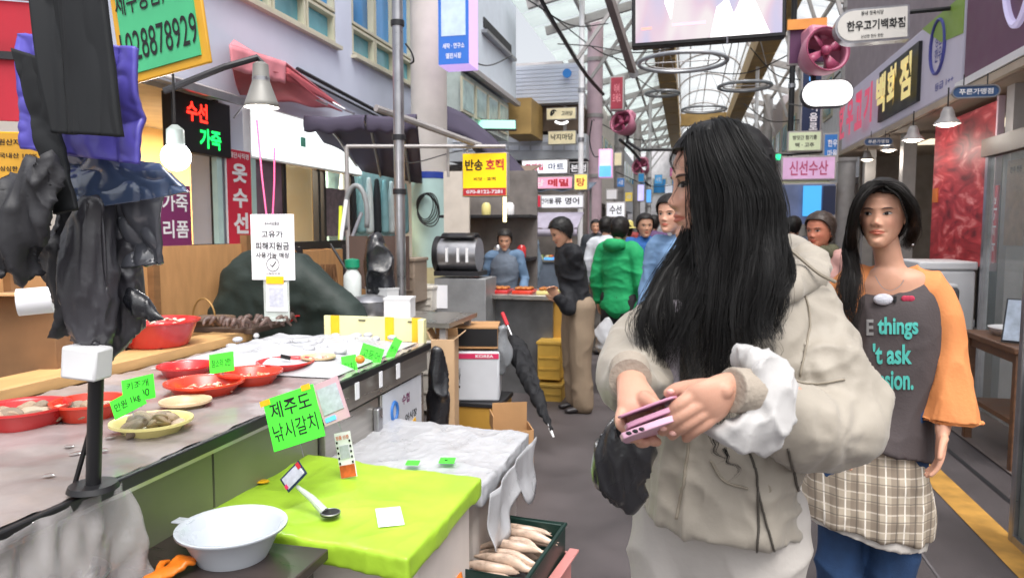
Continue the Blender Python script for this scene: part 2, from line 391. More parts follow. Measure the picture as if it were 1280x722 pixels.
# second partition, under the shop windows
p2 = thing('shop_partition', 'tan wooden screen below the orange shop windows', 'partition', (-3.4, 5.6, 0))
for ya, yb in ((4.35, 5.05), (5.1, 5.9), (5.95, 6.8), (6.85, 7.6)):
    box('panel', (-3.45, (ya+yb)/2, .66), (.03, yb-ya, 1.2), m_tan, p2); box('post', (-3.42, yb+.02, .68), (.05, .04, 1.25), m_dark, p2)
M = FR((-2.895, 3.06, 1.12), 90)
nb = board('price_notice', 'price list notice with blue heading and pale green edge on plywood partition', 'notice', M, .30, .42, .012, m_paper, m_mint,
      [('조개 손질', .0, .38, .6, .06, m_inkw)] + [(s, .12, .2 - .11*k, .55, .05, m_ink) for k, s in enumerate(('바지락 5000', '홍합 3000', '가리비 만원', '키조개 만원', '전복 2만원', '소라 만원'))], fr=.006)
box('blue_heading', (0, -.0065, .155), (.28, .003, .09), mat('cyan_print', '#1d86c0', .6, var=0), nb, M)

# ------------------------------------------------------------------ column, pole
cl = thing('concrete_column', 'thick round street column, beige above and mint below a blue band', 'column', (-3.1, 8.5, 0))
for nm, z0, z1, m, r in (('lower_shaft', 0, 1.0, mat('faded_yellow_paint', '#cfc59a', .6, var=.1), .222), ('mint_shaft', 1.0, 2.08, m_mint, .225), ('blue_band', 2.08, 2.16, m_blue, .228), ('upper_shaft', 2.16, 6.2, m_beige, .22)):
    obj(nm, MB().lathe([(r, z0), (r, z1)], 40, (-3.1, 8.5, 0), caps=(1, 1)), m, cl)
ca = thing('cable_coil', 'coil of black cable hung on the mint part of the column', 'cable', (-3.0, 8.22, 1.72))
def ringpts(c, r, n=40, ax='y', sx=1, wob=0, ph=0, turns=1):
    out = []
    for k in range(n):
        a = 2*math.pi*turns*k/n + ph; rr = r * (1 + wob*math.sin(3*a+ph))
        out.append((c[0] + rr*math.cos(a)*sx, c[1], c[2] + rr*math.sin(a)) if ax == 'y' else (c[0] + rr*math.cos(a), c[1] + rr*math.sin(a)*sx, c[2]))
    return out
mb = MB()
for k in range(5): mb.tube(ringpts((-3.07 + .015*k, 8.245 - .008*k, 1.74 - .012*k), .15 + .012*k, sx=.7, wob=.05, ph=k), .007, 5, closed=True)
obj('cable', mb, m_black, ca)
pl = thing('steel_pole', 'thin shiny steel pole at the end of the seafood counter', 'pole', (-2.1, 5.1, 0))
obj('shaft', MB().tube([(-2.1, 5.1, 0), (-2.1, 5.1, 4.6)], .04, 20), m_steel, pl)
for z in (1.72, 2.95, 2.12): obj('clamp', MB().tube([(-2.1, 5.1, z), (-2.1, 5.1, z+.04)], .05, 16), m_dark, pl)

# purple market umbrella canopies behind the pole
def parasol(name, label, cx, cy, z, r, sq, m, rot=0, drop=.34, n=8):
    o = thing(name, label, 'parasol', (cx, cy, 0), 'purple parasols over the stalls')
    def f(u, v):
        a = 2*math.pi*u + rot; k = abs(math.cos(n/2*a - n/2*rot)); rr = r * v * (1 - .06*(1-k))
        return (cx + rr*math.cos(a)*sq, cy + rr*math.sin(a), z + drop*(1 - v**1.25) - .03*(1-k)*v)
    obj('canopy', MB().grid(f, 64, 8), m, o, solid=.006)
    obj('valance', MB().grid(lambda u, v: (cx + r*.985*math.cos(2*math.pi*u+rot)*sq*(1+.0*v), cy + r*.985*math.sin(2*math.pi*u+rot), z - .005 - .16*v - .02*abs(math.sin(8*math.pi*u))*v), 96, 2), m, o, solid=.006)
    obj('pole', MB().tube([(cx, cy, 0), (cx, cy, z+drop)], .022, 10), m_gsteel, o)
    for k in range(n):
        a = 2*math.pi*k/n + rot
        obj('rib', MB().tube([(cx, cy, z+drop*.9), (cx + r*.95*math.cos(a)*sq, cy + r*.95*math.sin(a), z+.0)], .008, 5), m_gsteel, o)
    return o
m_purp = mat('dusty_purple_canvas', '#4c4659', .85, var=.12, scale=3, bump=.25, bscale=40)
m_under = m_purp
E0, E1 = P(381, 145, Y=6.5), P(521, 143, Y=6.5); F0_, F1_ = P(425, 208, Y=8.3), P(528, 230, Y=8.3)
ca1 = thing('purple_canopy', 'dusty purple canvas canopy running from the lit signboard to behind the round column', 'canopy', (E0+E1)/2, 'purple canvas canopies')
def can1(u, v):
    e = E0*(1-u) + E1*u; i = F0_*(1-u) + F1_*u; p = e*(1-v) + i*v; p[2] += .22*math.sin(math.pi*v)*math.sin(math.pi*u) - .02*math.sin(math.pi*u*2)**2*(1-v); p[0] = max(p[0], -3.95)
    return tuple(p)
obj('canvas', MB().grid(can1, 40, 10), m_purp, ca1, solid=.01)
def val1(u, v, a=0, b=1):
    uu = a + (b-a)*u; p = np.array(can1(uu, 0)); p[2] -= (.15 + .012*math.sin(u*math.pi*6))*v; p[1] -= .012 + .02*math.sin(v*3); return tuple(p)
for a_, b_ in ((0, .55), (.57, 1)): obj('valance', MB().grid(lambda u, v, a_=a_, b_=b_: val1(u, v, a_, b_), 24, 5), m_purp, ca1, solid=.01)
for u_ in (.15, .5, .85): obj('canopy_rib', MB().tube([np.array(can1(u_, v)) - (0, 0, .02) for v in (0, .5, 1)], .014, 6), m_gsteel, ca1)
ca2 = thing('purple_canopy', 'dusty purple canvas canopy drooping right of the round column towards the yellow sign', 'canopy', P(600, 180, Y=9.6), 'purple canvas canopies')
UP = spline([P(552, 130, Y=9.4), P(580, 143, Y=9.5), P(612, 168, Y=9.7), (P(640, 196, Y=9.9)), P(656, 214, Y=10)], 24); LO = spline([P(552, 165, Y=9.2), P(580, 170, Y=9.3), P(606, 190, Y=9.5), P(632, 214, Y=9.7), P(656, 232, Y=9.8)], 24)
obj('valance', MB().grid(lambda u, v: tuple(UP[int(round(u*23))]*(1-v) + LO[int(round(u*23))]*v + np.array([0, -.03*math.sin(v*3.1), 0])), 23, 4), m_purp, ca2, solid=.012)
obj('canvas', MB().grid(lambda u, v: tuple(UP[int(round(u*23))] + np.array([-.9*v, 1.1*v, .25*v])), 23, 5), m_purp, ca2, solid=.012)
obj('support', MB().tube([LO[6] + np.array([0, .1, 0]), LO[6]*np.array([1, 1, 0]) + np.array([0, .1, 0])], .02, 8), m_gsteel, ca2)
# metal frame pipes (tent legs) in the left stalls
fr = thing('tent_frame', 'grey pipe frame that crosses the steel pole and carries the yellow sign', 'frame', (-2.4, 5.9, 0))
a = P(433, 183, Y=5.9); b = P(632, 183, Y=6.3); obj('top_pipe', MB().tube([a, b], .017, 8), m_gsteel, fr)
c = a.copy(); c[2] = 0; obj('leg_pipe', MB().tube([a, c], .02, 8), m_gsteel, fr)
d = P(560, 186, Y=6.2); e = P(470, 135, Y=5.2); obj('slanted_pipe', MB().tube([e, P(600, 182, Y=6.3)], .028, 8), m_gsteel, fr)
obj('drop_pipe', MB().tube([d, d - np.array([0, 0, .25])], .012, 6), m_gsteel, fr)

# yellow pancake-stall sign
M, w, h = pxframe(578, 190, 634, 246, 6.3)
m_ysign = mat('yellow_acrylic', '#f2c400', .4, var=.04, emit=.35)
ys = board('yellow_sign', 'yellow hanging box sign for hotteok with red strip along its foot', 'sign', M, w, h, .09, m_ysign, m_gsteel,
      [('반송', -.23, .22, .40, .26, m_ink, .03), ('호떡', .23, .22, .40, .26, m_inkr, .03), ('씨앗 · 호떡', 0, -.1, .5, .08, m_ink)], fr=.008)
box('red_strip', (0, -.0075, -h*.39), (w-.02, .004, h*.17), m_inkr, ys, M)
text('070-8122-7281', M, 0, -h*.39, w*.8, h*.08, m_inkw, ys, y=-.011)

# tall blue light-box on the column
M, w, h = pxframe(548, -60, 586, 82, 7.6)
lb = board('light_box_sign', 'tall blue and lavender light box fixed to the round column', 'light box', M, w, h, .34, mat('sky_blue_print', '#2e63b4', .4, var=.05, emit=.35), glow('lilac_lit', '#c9a9e8', .55), [('세탁 · 연구소', 0, -.33, .7, .05, m_inkw), ('열린시장', 0, -.42, .5, .05, m_inkw)], fr=.004)
box('pale_panel', (0, -.0085, h*.09), (w*.78, .004, h*.66), mat('pale_print', '#b9cbe0', .5, var=.12, scale=9, emit=.2), lb, M)
# ------------------------------------------------------------------ second building, beyond the column
b2 = thing('white_building', 'white rendered building beyond the column with a slit window and mint balcony', 'building', (-3.3, 12, 0))
m_w2 = mat('cool_white_render', '#cfd8e2', .75, var=.04)
box('wall', (-3.65, 12.3, 5.2), (.7, 3.4, 2.5), m_w2, b2); box('cornice', (-3.27, 12.3, 3.92), (.1, 3.5, .08), m_gsteel, b2)
box('slit_window', (-3.29, 12.6, 4.85), (.02, 1.9, .16), m_dark, b2); box('slit_sill', (-3.25, 12.6, 4.68), (.1, 2.1, .05), m_steel, b2)
box('balcony_wall', (-3.6, 12.1, 3.5), (.5, 3.0, .7), mat('balcony_pale', '#aebab5', .5, var=.2, scale=5), b2)
for k in range(4): fw = box('window', (-3.33, 10.85+.75*k, 3.5), (.03, .62, .52), m_cream, b2); box('pane', (-3.312, 10.85+.75*k, 3.5), (.012, .54, .44), mat('pale_window', '#9db6b4', .2, var=.3, scale=4), fw)
M, w, h = pxframe(594, 148, 645, 163, 11.6)
board('mint_sign', 'small mint green sign with dark edge under the balcony', 'sign', FR(M.to_translation(), 18, -20), w, h*1.1, .05, mat('mint_lit', '#8fe0c4', .5, var=.05, emit=.4), m_dark)
# building that closes the view, facing the camera
b3 = thing('far_left_building', 'brown and white building facing down the lane above the awning signs', 'building', (-4.5, 16.6, 0))
def face_box(name, x0, y0, x1, y1, Y, d, m, parent, **k):
    M, w, h = pxframe(x0, y0, x1, y1, Y); return box(name, (0, d/2, 0), (w, d, h), m, parent, M, **k)
face_box('white_gable', 636, 78, 728, 131, 15.2, .5, m_facade2, b3)
face_box('brown_storey', 585, 131, 728, 167, 15.5, .8, mat('umber_wall', '#7b6a5c', .8, var=.12), b3)
face_box('pale_storey', 560, 167, 733, 202, 15.4, .9, mat('pale_tile', '#c3c7cb', .6, var=.06), b3)
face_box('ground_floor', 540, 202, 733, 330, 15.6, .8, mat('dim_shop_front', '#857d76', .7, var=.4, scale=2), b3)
for k in range(9): face_box('siding_line', 640, 84+5*k, 726, 85+5*k, 15.19, .02, m_facade, b3)
for x in (664, 704): face_box('downpipe', x, 131, x+4, 167, 15.45, .05, m_gsteel, b3)
face_box('box_bay', 632, 122, 664, 168, 14.2, 1.2, m_woodfascia, b3)
for k in range(12): face_box('wall_tile', 566+14*k, 172, 578+14*k, 178, 15.385, .02, m_facade2, b3); face_box('wall_tile', 566+14*k, 182, 578+14*k, 188, 15.385, .02, m_facade2, b3)
M, w, h = pxframe(704, 86, 714, 98, 15.1)
obj('round_plaque', MB().lathe([(.001, 0), (w*.55, 0), (w*.55, .04), (.001, .04)], 24), mat('plaque_blue', '#2c7fd0', .5, var=0), b3, M @ Matrix.Rotation(math.radians(90), 4, 'X'))
def psign(lbl, x0, y0, x1, y1, Y, face, texts=(), frame=None, name='shop_sign', cat='sign', d=.12, group='shop signs along the lane', **k):
    M, w, h = pxframe(x0, y0, x1, y1, Y); return board(name, lbl, cat, M, w, h, d, face, frame or m_gsteel, texts, group, **k)
m_cyel = mat('cream_face', '#d9cda9', .5, var=.1, emit=.2)
m_magenta = mat('magenta_print', '#d3315f', .5, var=0); m_navy = mat('navy_print', '#1e2c4e', .5, var=.05)
psign('cream sign with black round logo on the brown storey', 683, 134, 720, 150, 15.0, m_cyel, [('❷', -.25, .02, .25, .7, m_ink), ('고려당', .2, .0, .38, .4, m_ink)], fr=.01)
obj('neon_arc', MB().tube([P(694+2*k, 152+2.6*math.sin(math.pi*k/8), Y=14.95) for k in range(9)], .025, 6), glow('white_neon', '#ffffff', 1.3), bpy.data.objects['shop_sign'])
psign('cream sign with handwritten black letters and ochre foot below the round logo sign', 685, 163, 720, 181, 15.0, m_cyel, [('낙지마당', 0, .05, .8, .45, m_ink)], fr=.01)
psign('white mart sign with pink and black lettering', 652, 199, 710, 218, 13.6, mat('white_lit', '#eceef6', .5, var=.03, emit=.5), [('화제일', -.22, 0, .4, .5, m_magenta, .03), ('마트', .25, 0, .34, .5, m_navy, .03)])
psign('small black and white sign right of the mart sign', 711, 202, 735, 218, 13.5, m_ink, [('본점', 0, 0, .8, .6, m_inkw)])
psign('pink sign with red and white lettering under the mart sign', 652, 220, 716, 237, 13.5, mat('pink_lit', '#e69ab4', .5, var=.1, emit=.4), [('식당', -.25, 0, .4, .55, m_inkw, .03), ('메밀', .22, 0, .4, .6, m_inkr, .04)])
psign('yellow sign beside the pink sign', 717, 217, 735, 238, 13.4, mat('lemon_lit', '#efd76a', .5, var=.05, emit=.4), [('탕', 0, 0, .6, .5, m_inkr)])
psign('long white sign board above the purple stall awning', 646, 243, 730, 261, 12.8, mat('offwhite_lit', '#dfe0e6', .5, var=.05, emit=.25), [('건어물', -.05, .05, .2, .4, m_ink), ('류 명어', .25, .05, .36, .5, m_ink)])
psign('small red and white sign at the left end of the long white sign', 658, 244, 676, 259, 12.7, m_redb, [('회', 0, 0, .6, .6, m_inkw)], fr=.006)
awn2 = thing('stall_awning', 'grey lilac awning over the far middle stall', 'awning', P(697, 276, Y=12.3))
p0 = P(663, 266, Y=12.6); p1 = P(730, 266, Y=12.6)
obj('canvas', MB().grid(lambda u, v: (p0[0] + (p1[0]-p0[0])*u, 12.6 - .8*v, p0[2] - .28*v + .015*math.sin(u*40)*v), 24, 4), mat('lilac_canvas', '#9d97a8', .8), awn2, solid=.015)
obj('valance', MB().grid(lambda u, v: (p0[0] + (p1[0]-p0[0])*u, 11.79, p0[2] - .29 - .12*v), 24, 1), mat('lilac_canvas'), awn2, solid=.01)

# far facades either side and the end of the lane: plain shop blocks with their own sign boards
far_cols = ['#cdc8ca', '#ddd5cf', '#c3c6ce', '#d7d8dc', '#cdc1b6', '#bdb5b9']
def far_block(x, side, y0, y1, hgt, c, lbl):
    o = thing('far_shop_building', lbl, 'building', (x, (y0+y1)/2, 0), 'buildings along the far lane')
    m = mat('far_wall_' + c[1:], c, .8, var=.08)
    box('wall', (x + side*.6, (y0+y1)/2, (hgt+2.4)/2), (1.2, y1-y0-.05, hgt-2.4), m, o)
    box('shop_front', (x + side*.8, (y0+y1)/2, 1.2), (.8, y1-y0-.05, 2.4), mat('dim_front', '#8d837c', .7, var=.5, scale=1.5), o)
    n = int((y1-y0)/1.6)
    for k in range(n):
        yy = y0 + (k+.5)*(y1-y0)/n
        wf = box('window', (x - side*.01, yy, 4.3), (.04, 1.0, .9), m_cream, o); box('pane', (x - side*.035, yy, 4.3), (.015, .86, .76), m_tglass, wf)
    return o
for i, (y0, y1, h) in enumerate(((17, 24, 5.4), (24, 32, 5.8), (32, 42, 5.2))):
    far_block(-2.9, -1, y0, y1, h, far_cols[i], ['grey', 'sand coloured', 'blue grey'][i] + ' shop building on the left side of the far lane')
for i, (y0, y1, h) in enumerate(((12.4, 18, 5.6), (18, 25, 5.4), (25, 33, 5.8), (33, 42, 5.4))):
    far_block(2.95, 1, y0, y1, h, far_cols[(i+3) % 6], ['pale grey', 'brown', 'mauve grey', 'light grey'][i] + ' shop building on the right side of the far lane')
eb = thing('end_building', 'pale building with haze put into its wall colour closing the far end of the arcade', 'building', (0, 43, 0))
box('wall', (0, 43, 3), (8, .5, 6), mat('end_wall', '#e2e0e4', .8), eb)  # wall colour paled to stand in for distant haze
for k in range(6):
    wf = box('window', (-2.6+1.05*k, 42.73, 4), (.8, .05, .9), m_cream, eb); box('pane', (-2.6+1.05*k, 42.7, 4), (.68, .02, .78), m_bglass, wf)
# hanging signs down the lane (left and right)
m_lilac = glow('lilac_lightbox', '#b9b4f2', .6, var=.1); m_sky = glow('sky_lightbox', '#5aa3e8', .6, var=.1)
def lanesign(lbl, x0, y0, x1, y1, Y, face, txt='', tm=None, **k):
    return psign(lbl, x0, y0, x1, y1, Y, face, [(txt, 0, 0, .6, .55, tm or m_inkw)] if txt else (), **k)
s1 = lanesign('pink topped light box with blue foot hanging on pink column', 748, 186, 765, 222, 12.0, m_lilac, '', frame=mat('pink_edge', '#e6a9cf', .5, var=0, emit=.3), d=.2)
M1, w1, h1 = pxframe(749, 207, 764, 221, 11.97); box('blue_foot', (0, 0, 0), (w1, .01, h1), m_sky, s1, M1)
lanesign('blue sign with white foot far along the left side', 797, 216, 806, 228, 17, mat('teal_print', '#2478ab', .5, emit=.3))
lanesign('pale blue light box below the small blue sign', 796, 230, 806, 252, 16.5, m_lilac)
lanesign('pale blue light box nearest the far people', 807, 236, 815, 254, 18, m_sky)
lanesign('square beige sign far on the left side', 767, 190, 778, 208, 14, m_cyel)
lanesign('white sign over a stall beyond the green hoodie', 757, 252, 782, 272, 12.5, mat('offwhite_lit'), '수선', m_ink)
lanesign('small white gable sign above the white stall sign', 757, 236, 772, 250, 13.2, m_white)
lanesign('red lantern shaped sign with pale letters by the pink fan', 762, 95, 780, 138, 12.6, mat('brick_red', '#8e2c3c', .6, var=.2, scale=8, emit=.1), '어서\n오세요', m_pinkcl, d=.16)
# right side far signs
psign('dark navy vertical sign with white round mark and letters', 1000, 82, 1029, 166, 12.0, m_navy, [('이', .12, -.12, .35, .13, m_inkw, .03), ('음', .12, -.27, .4, .13, m_inkw, .03), ('로', .12, -.41, .4, .11, m_inkw, .03), ('이', 0, .3, .3, .12, m_sky)])
psign('pale green banner sign with thin black letters on the right', 984, 163, 1028, 190, 11.5, mat('pale_green', '#cfdcb8', .6, var=.04, emit=.1), [('방앗간 참기름', 0, .18, .7, .22, m_ink), ('떡 · 고추', 0, -.18, .55, .22, m_ink)])
psign('small blue street banner with white letters beside the meat shop sign', 1028, 166, 1049, 203, 9.9, mat('banner_blue', '#2f6cb3', .6, emit=.15), [('한우', .1, .15, .6, .25, m_inkw), ('마을', .1, -.2, .6, .25, m_inkw)], d=.03)
psign('lilac pink signboard with red outlined letters above the screen', 976, 194, 1046, 226, 9.6, mat('lilac_pink', '#cda6cb', .5, var=.1, emit=.2), [('신선수산', 0, 0, .7, .6, mat('rose_ink', '#c2567f', .5, var=0))])
sc_ = psign('slate display board with bright blue panel behind the tousled haired person', 968, 228, 1046, 282, 9.4, mat('slate_lit', '#5d6a8c', .4, var=.3, scale=4, emit=.15))
M1, w1, h1 = pxframe(1003, 232, 1027, 270, 9.35); box('blue_panel', (0, 0, 0), (w1, .02, h1), glow('screen_blue', '#3f97cf', .7), sc_, M1)
M1, w1, h1 = pxframe(1028, 232, 1045, 268, 9.35); box('navy_panel', (0, 0, 0), (w1, .02, h1), m_navy, sc_, M1)
psign('orange topped purple banner high above the lane on the right', 984, 22, 1034, 82, 8.6, mat('deep_purple', '#5b2f55', .6, var=.15), (), name='banner', cat='banner', d=.04)
M1, w1, h1 = pxframe(984, 22, 1034, 38, 8.57); box('orange_band', (0, 0, 0), (w1, .015, h1), mat('orange_print', '#e79a4a', .6, var=.1), bpy.data.objects['banner'], M1)
# white lit capsule sign
M, w, h = pxframe(1001, 98, 1068, 135, 8.4)
cs = thing('capsule_sign', 'blank white lit capsule shaped sign sticking out over the lane', 'sign', M.to_translation())
def capsule(w, h, sides='both', n=10):
    r = h/2; out = []
    for k in range(n+1): a = math.pi/2 + math.pi*k/n; out.append((-w/2 + r + r*math.cos(a), r*math.sin(a)))
    if sides == 'both':
        for k in range(n+1): a = -math.pi/2 + math.pi*k/n; out.append((w/2 - r + r*math.cos(a), r*math.sin(a)))
    else: out += [(w/2, -r), (w/2, r)]
    return out
obj('housing', MB().prism(capsule(w, h), 0, .12), m_dark, cs, M, fixn=True); obj('lit_face', MB().prism(capsule(w-.02, h-.02), -.012, -.001), glow('lit_white', '#ffffff', .7), cs, M, fixn=True)
# hanging grey sign 한우고기백화점
M, w, h = pxframe(1043, 6, 1138, 55, 7.4, roll=-1.5)
hs_ = thing('hanging_sign', 'pale grey hanging sign with rounded left end and black brush letters', 'sign', M.to_translation())
obj('housing', MB().prism(capsule(w, h, 'left'), 0, .14), m_steel, hs_, M, fixn=True); obj('face', MB().prism(capsule(w-.04, h-.04, 'left'), -.01, -.001), mat('pale_grey_face', '#c9c6c0', .5, var=.05, emit=.2), hs_, M, fixn=True)
text('한우고기백화점', M, .03, -.005, w*.78, h*.3, m_ink, hs_, y=-.014, bold=.03); text('동네 정육식당', M, 0, h*.33, w*.3, h*.13, m_ink, hs_, y=-.014); text('신선한 한우 한돈', M, 0, -h*.34, w*.3, h*.1, m_ink, hs_, y=-.014)
obj('bracket', MB().tube([M @ Vector((w/2, .07, .1)), M @ Vector((w/2+.9, .07, .1))], .02, 8), m_dark, hs_)

# ------------------------------------------------------------------ right shop
shop = thing('butcher_shop', 'open fronted butcher shop on the right with beige ceiling and glazed corner', 'shop', (3.4, 8, 0))
m_shopin = mat('shop_beige', '#a59686', .7, var=.1, scale=2); m_ceil = mat('shop_ceiling', '#b7a896', .75, var=.08)
box('ceiling_panel', (3.6, 8.2, 2.62), (2.7, 8.2, .06), m_ceil, shop); box('back_wall', (4.95, 7.6, 1.35), (.1, 9.4, 2.5), m_shopin, shop)
box('end_wall', (3.75, 12.25, 1.35), (2.3, .1, 2.5), mat('shop_end', '#8d857d', .7, var=.15), shop)
box('soffit', (2.62, 7.6, 2.60), (.66, 9.0, .05), mat('soffit_brown', '#8b7a6c', .6, var=.1), shop)
for y, z1 in ((11.2, 2.6), (9.35, 2.6), (6.45, 2.6)): box('column', (2.5, y, z1/2), (.14, .14, z1), m_gsteel, shop)
for k in range(4): box('downlight_tray', (3.3, 5.4+1.6*k, 2.57), (.8, .5, .03), mat('cove_warm', '#efe2c8', .5, var=0, emit=.8), shop)
box('fascia_wall', (2.52, 7.7, 3.9), (.35, 9.2, 2.2), mat('fascia_backing', '#9a8f93', .7), shop)
box('dark_cabinet', (4.5, 11.0, 1.1), (.8, 1.4, 2.1), m_dark, shop, bevel=.01)
M = FR((2.3, 9.62, 3.09), -90)
sg = thing('long_shop_sign', 'long white butcher sign with pink and yellow channel letters running away down the lane', 'signboard', M.to_translation())
L_ = 4.98
obj('housing', MB().box((0, .06, 0), (L_, .12, .80)), mat('sign_white', '#b7b3c4', .5, var=.04, emit=.12), sg, M, bevel=.01)
# green corner
obj('green_corner', MB().prism([(L_/2-1.15, .398), (L_/2, .398), (L_/2, .06), (L_/2-.55, .12)], -.008, -.001), mat('lime_print', '#8db04a', .5, var=.03), sg, M, fixn=True)
box('letter_ground', (.58, -.02, -.02), (1.55, .035, .60), m_black, sg, M)
m_pinkch = mat('pink_channel', '#d04a6a', .4, var=.03, emit=.35); m_ych = mat('yellow_channel', '#e8d48a', .4, var=.03, emit=.35)
for k, ch in enumerate('한우고기'): text(ch, M, -2.05 + .52*k, -.04, .44, .5, m_pinkch, sg, y=-.05, ext=.04, bold=.05, name='channel_letter')
for k, ch in enumerate('백화점'): text(ch, M, .08 + .5*k, -.02, .42, .46, m_ych, sg, y=-.06, ext=.02, bold=.045, name='channel_letter')
obj('round_emblem', MB().tube([(1.85 + .2*math.cos(a), -.012, .1 + .25*math.sin(a)) for a in np.linspace(0, 2*math.pi, 40, endpoint=False)], .016, 6, closed=True), mat('indigo_print', '#4b4fa0', .5, var=0), sg, M)
text('정품\n한우', M, 1.85, .1, .2, .28, mat('indigo_print'), sg); text('등급 1++', M, 2.05, -.28, .5, .07, mat('indigo_print'), sg)
M = FR((2.3, 5.05, 3.25), -90); EX, EZ = -.98, -.02
pg = thing('purple_signboard', 'plum purple signboard with pale looping emblem over the near shop', 'signboard', M.to_translation())
obj('housing', MB().box((0, .06, .25), (4.05, .12, 1.55)), mat('plum_sign', '#6d4460', .5, var=.05), pg, M, bevel=.01)
m_lav = mat('lavender_line', '#cfc6ea', .5, var=0, emit=.2)
obj('emblem', MB().tube([(EX + .22*math.cos(a)*(1+.2*math.sin(a)), -.012, EZ + .30*math.sin(a)) for a in np.linspace(0, 2*math.pi, 44, endpoint=False)], .03, 6, closed=True), m_lav, pg, M)
obj('emblem_stroke', MB().tube(spline([(EX-.2, -.012, EZ+.1), (EX-.05, -.012, EZ-.05), (EX+.2, -.012, EZ+.15), (EX+.5, -.012, EZ+.25)], 20), .02, 6), m_lav, pg, M)
box('sign_foot_trim', (0, .04, -.56), (4.1, .2, .06), m_white, pg, M)
# two small hanging shop plates
for (x0, y0, x1, y1, Y, lb) in ((1190, 106, 1250, 123, 5.6, 'small blue oval plate with white letters hanging below the purple signboard'), (1080, 172, 1116, 182, 9.2, 'small blue oval plate farther along under the long butcher sign')):
    M, w, h = pxframe(x0, y0, x1, y1, Y)
    o = thing('hanging_plate', lb, 'sign', M.to_translation(), 'blue oval plates under the shop signs')
    obj('plate', MB().prism(capsule(w, h), 0, .02), mat('slate_blue', '#3c5a86', .5, var=.05), o, M, fixn=True); obj('plate_rim', MB().tube([(x, -.002, z) for x, z in capsule(w, h)], .006, 5, closed=True), m_steel, o, M)
    text('푸른가맹점', M, 0, 0, w*.72, h*.5, m_inkw, o, y=-.006)
    for sx in (-.25, .25): obj('hanger', MB().tube([(w*sx, .01, h/2), (w*sx, .01, h/2+.08)], .004, 5), m_dark, o, M)
# pendant lamps
def pendant(lbl, px, py, Y, s=1):
    c = P(px, py, Y=Y); o = thing('pendant_lamp', lbl, 'lamp', c, 'pendant lamps under the right shop ceiling')
    obj('shade', MB().lathe([(.03*s, .14*s), (.05*s, .10*s), (.06*s, .05*s), (.105*s, .0), (.11*s, -.01*s)], 24, c), m_gsteel, o, solid=.004)
    obj('bulb', MB().ball(c + np.array([0, 0, -.005*s]), (.085*s, .085*s, .03*s), 16, 8), glow('lamp_glow', '#fff3df', 5), o)
    obj('cord', MB().tube([c + np.array([0, 0, .13*s]), (c[0], c[1], 2.6)], .006, 5), m_black, o)
    l = bpy.data.lights.new('lamp_light', 'POINT'); l.energy = 3; l.color = (1, .93, .82); l.shadow_soft_size = .08
    q = bpy.data.objects.new('lamp_light', l); col.objects.link(q); q.location = [float(t) for t in c + np.array([0, 0, -.12])]
pendant('bell pendant lamp nearest, left of the blue oval plate', 1184, 154, 6.6, .9); pendant('bell pendant lamp second along from the blue oval plate', 1141, 174, 7.8, .9)
pendant('small pendant lamp above the ponytailed woman', 1111, 187, 9.4, .8); pendant('small pendant lamp farthest down the shop row', 1084, 199, 10.8, .8)
# meat banner
M = FR((2.42, 7.38, 1.82), -90)
mtb = thing('meat_banner', 'large glossy poster of red marbled meat on the butcher shop front', 'poster', M.to_translation())
def meatmat():
    m = bpy.data.materials.new('printed_meat'); m.use_nodes = True; nt = m.node_tree; b = nt.nodes['Principled BSDF']; L = nt.links.new
    tc = nt.nodes.new('ShaderNodeTexCoord'); mp = nt.nodes.new('ShaderNodeMapping'); mp.inputs['Rotation'].default_value = (.5, 0, 0); mp.inputs['Scale'].default_value = (1, .9, 2.6)
    n = nt.nodes.new('ShaderNodeTexNoise'); n.inputs['Scale'].default_value = 2.4; n.inputs['Detail'].default_value = 9; n.inputs['Distortion'].default_value = 1.6
    r = nt.nodes.new('ShaderNodeValToRGB'); e = r.color_ramp.elements
    e[0].position = .30; e[0].color = (*lin('#5c0c12'), 1); e[1].position = .78; e[1].color = (*lin('#e39a98'), 1)
    for p, c in ((.45, '#92242a'), (.55, '#ab3338'), (.62, '#c0605f')): x = e.new(p); x.color = (*lin(c), 1)
    L(tc.outputs['Object'], mp.inputs[0]); L(mp.outputs[0], n.inputs['Vector']); L(n.outputs[0], r.inputs[0]); L(r.outputs[0], b.inputs['Base Color']); b.inputs['Roughness'].default_value = .5
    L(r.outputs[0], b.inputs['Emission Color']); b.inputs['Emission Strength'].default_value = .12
    return m
box('sheet', (0, .01, 0), (1.55, .02, 1.35), meatmat(), mtb, M); box('poster_frame', (.79, 0, 0), (.03, .05, 1.4), m_pinkpaint, mtb, M)
box('orange_garnish', (-.68, -.003, -.02), (.16, .006, .14), mat('garnish_orange', '#d9752b', .5), mtb, M)
# side posters near the glazing
M = FR((2.42, 6.23, 1.66), -90)
board('menu_poster', 'tan menu poster with small food photos beside the meat poster', 'poster', M, .34, .66, .01, mat('tan_print', '#a98d79', .5, var=.2, scale=12), m_gsteel,
      [('한우 한돈', 0, .38, .6, .07, m_ink)], fr=.005)
M = FR((2.41, 6.62, 1.5), -90)
mp_ = board('price_strips', 'red and orange price strips beside the meat poster', 'price board', M, .2, .62, .01, m_redb, m_redb, [(s, 0, .3-.2*k, .8, .09, m_inkw) for k, s in enumerate(('삼겹', '목살', '갈비', '등심'))], fr=.002)
for k in range(3): box('strip_gap', (0, -.008, .12-.14*k), (.2, .004, .015), m_inkw, mp_, M)
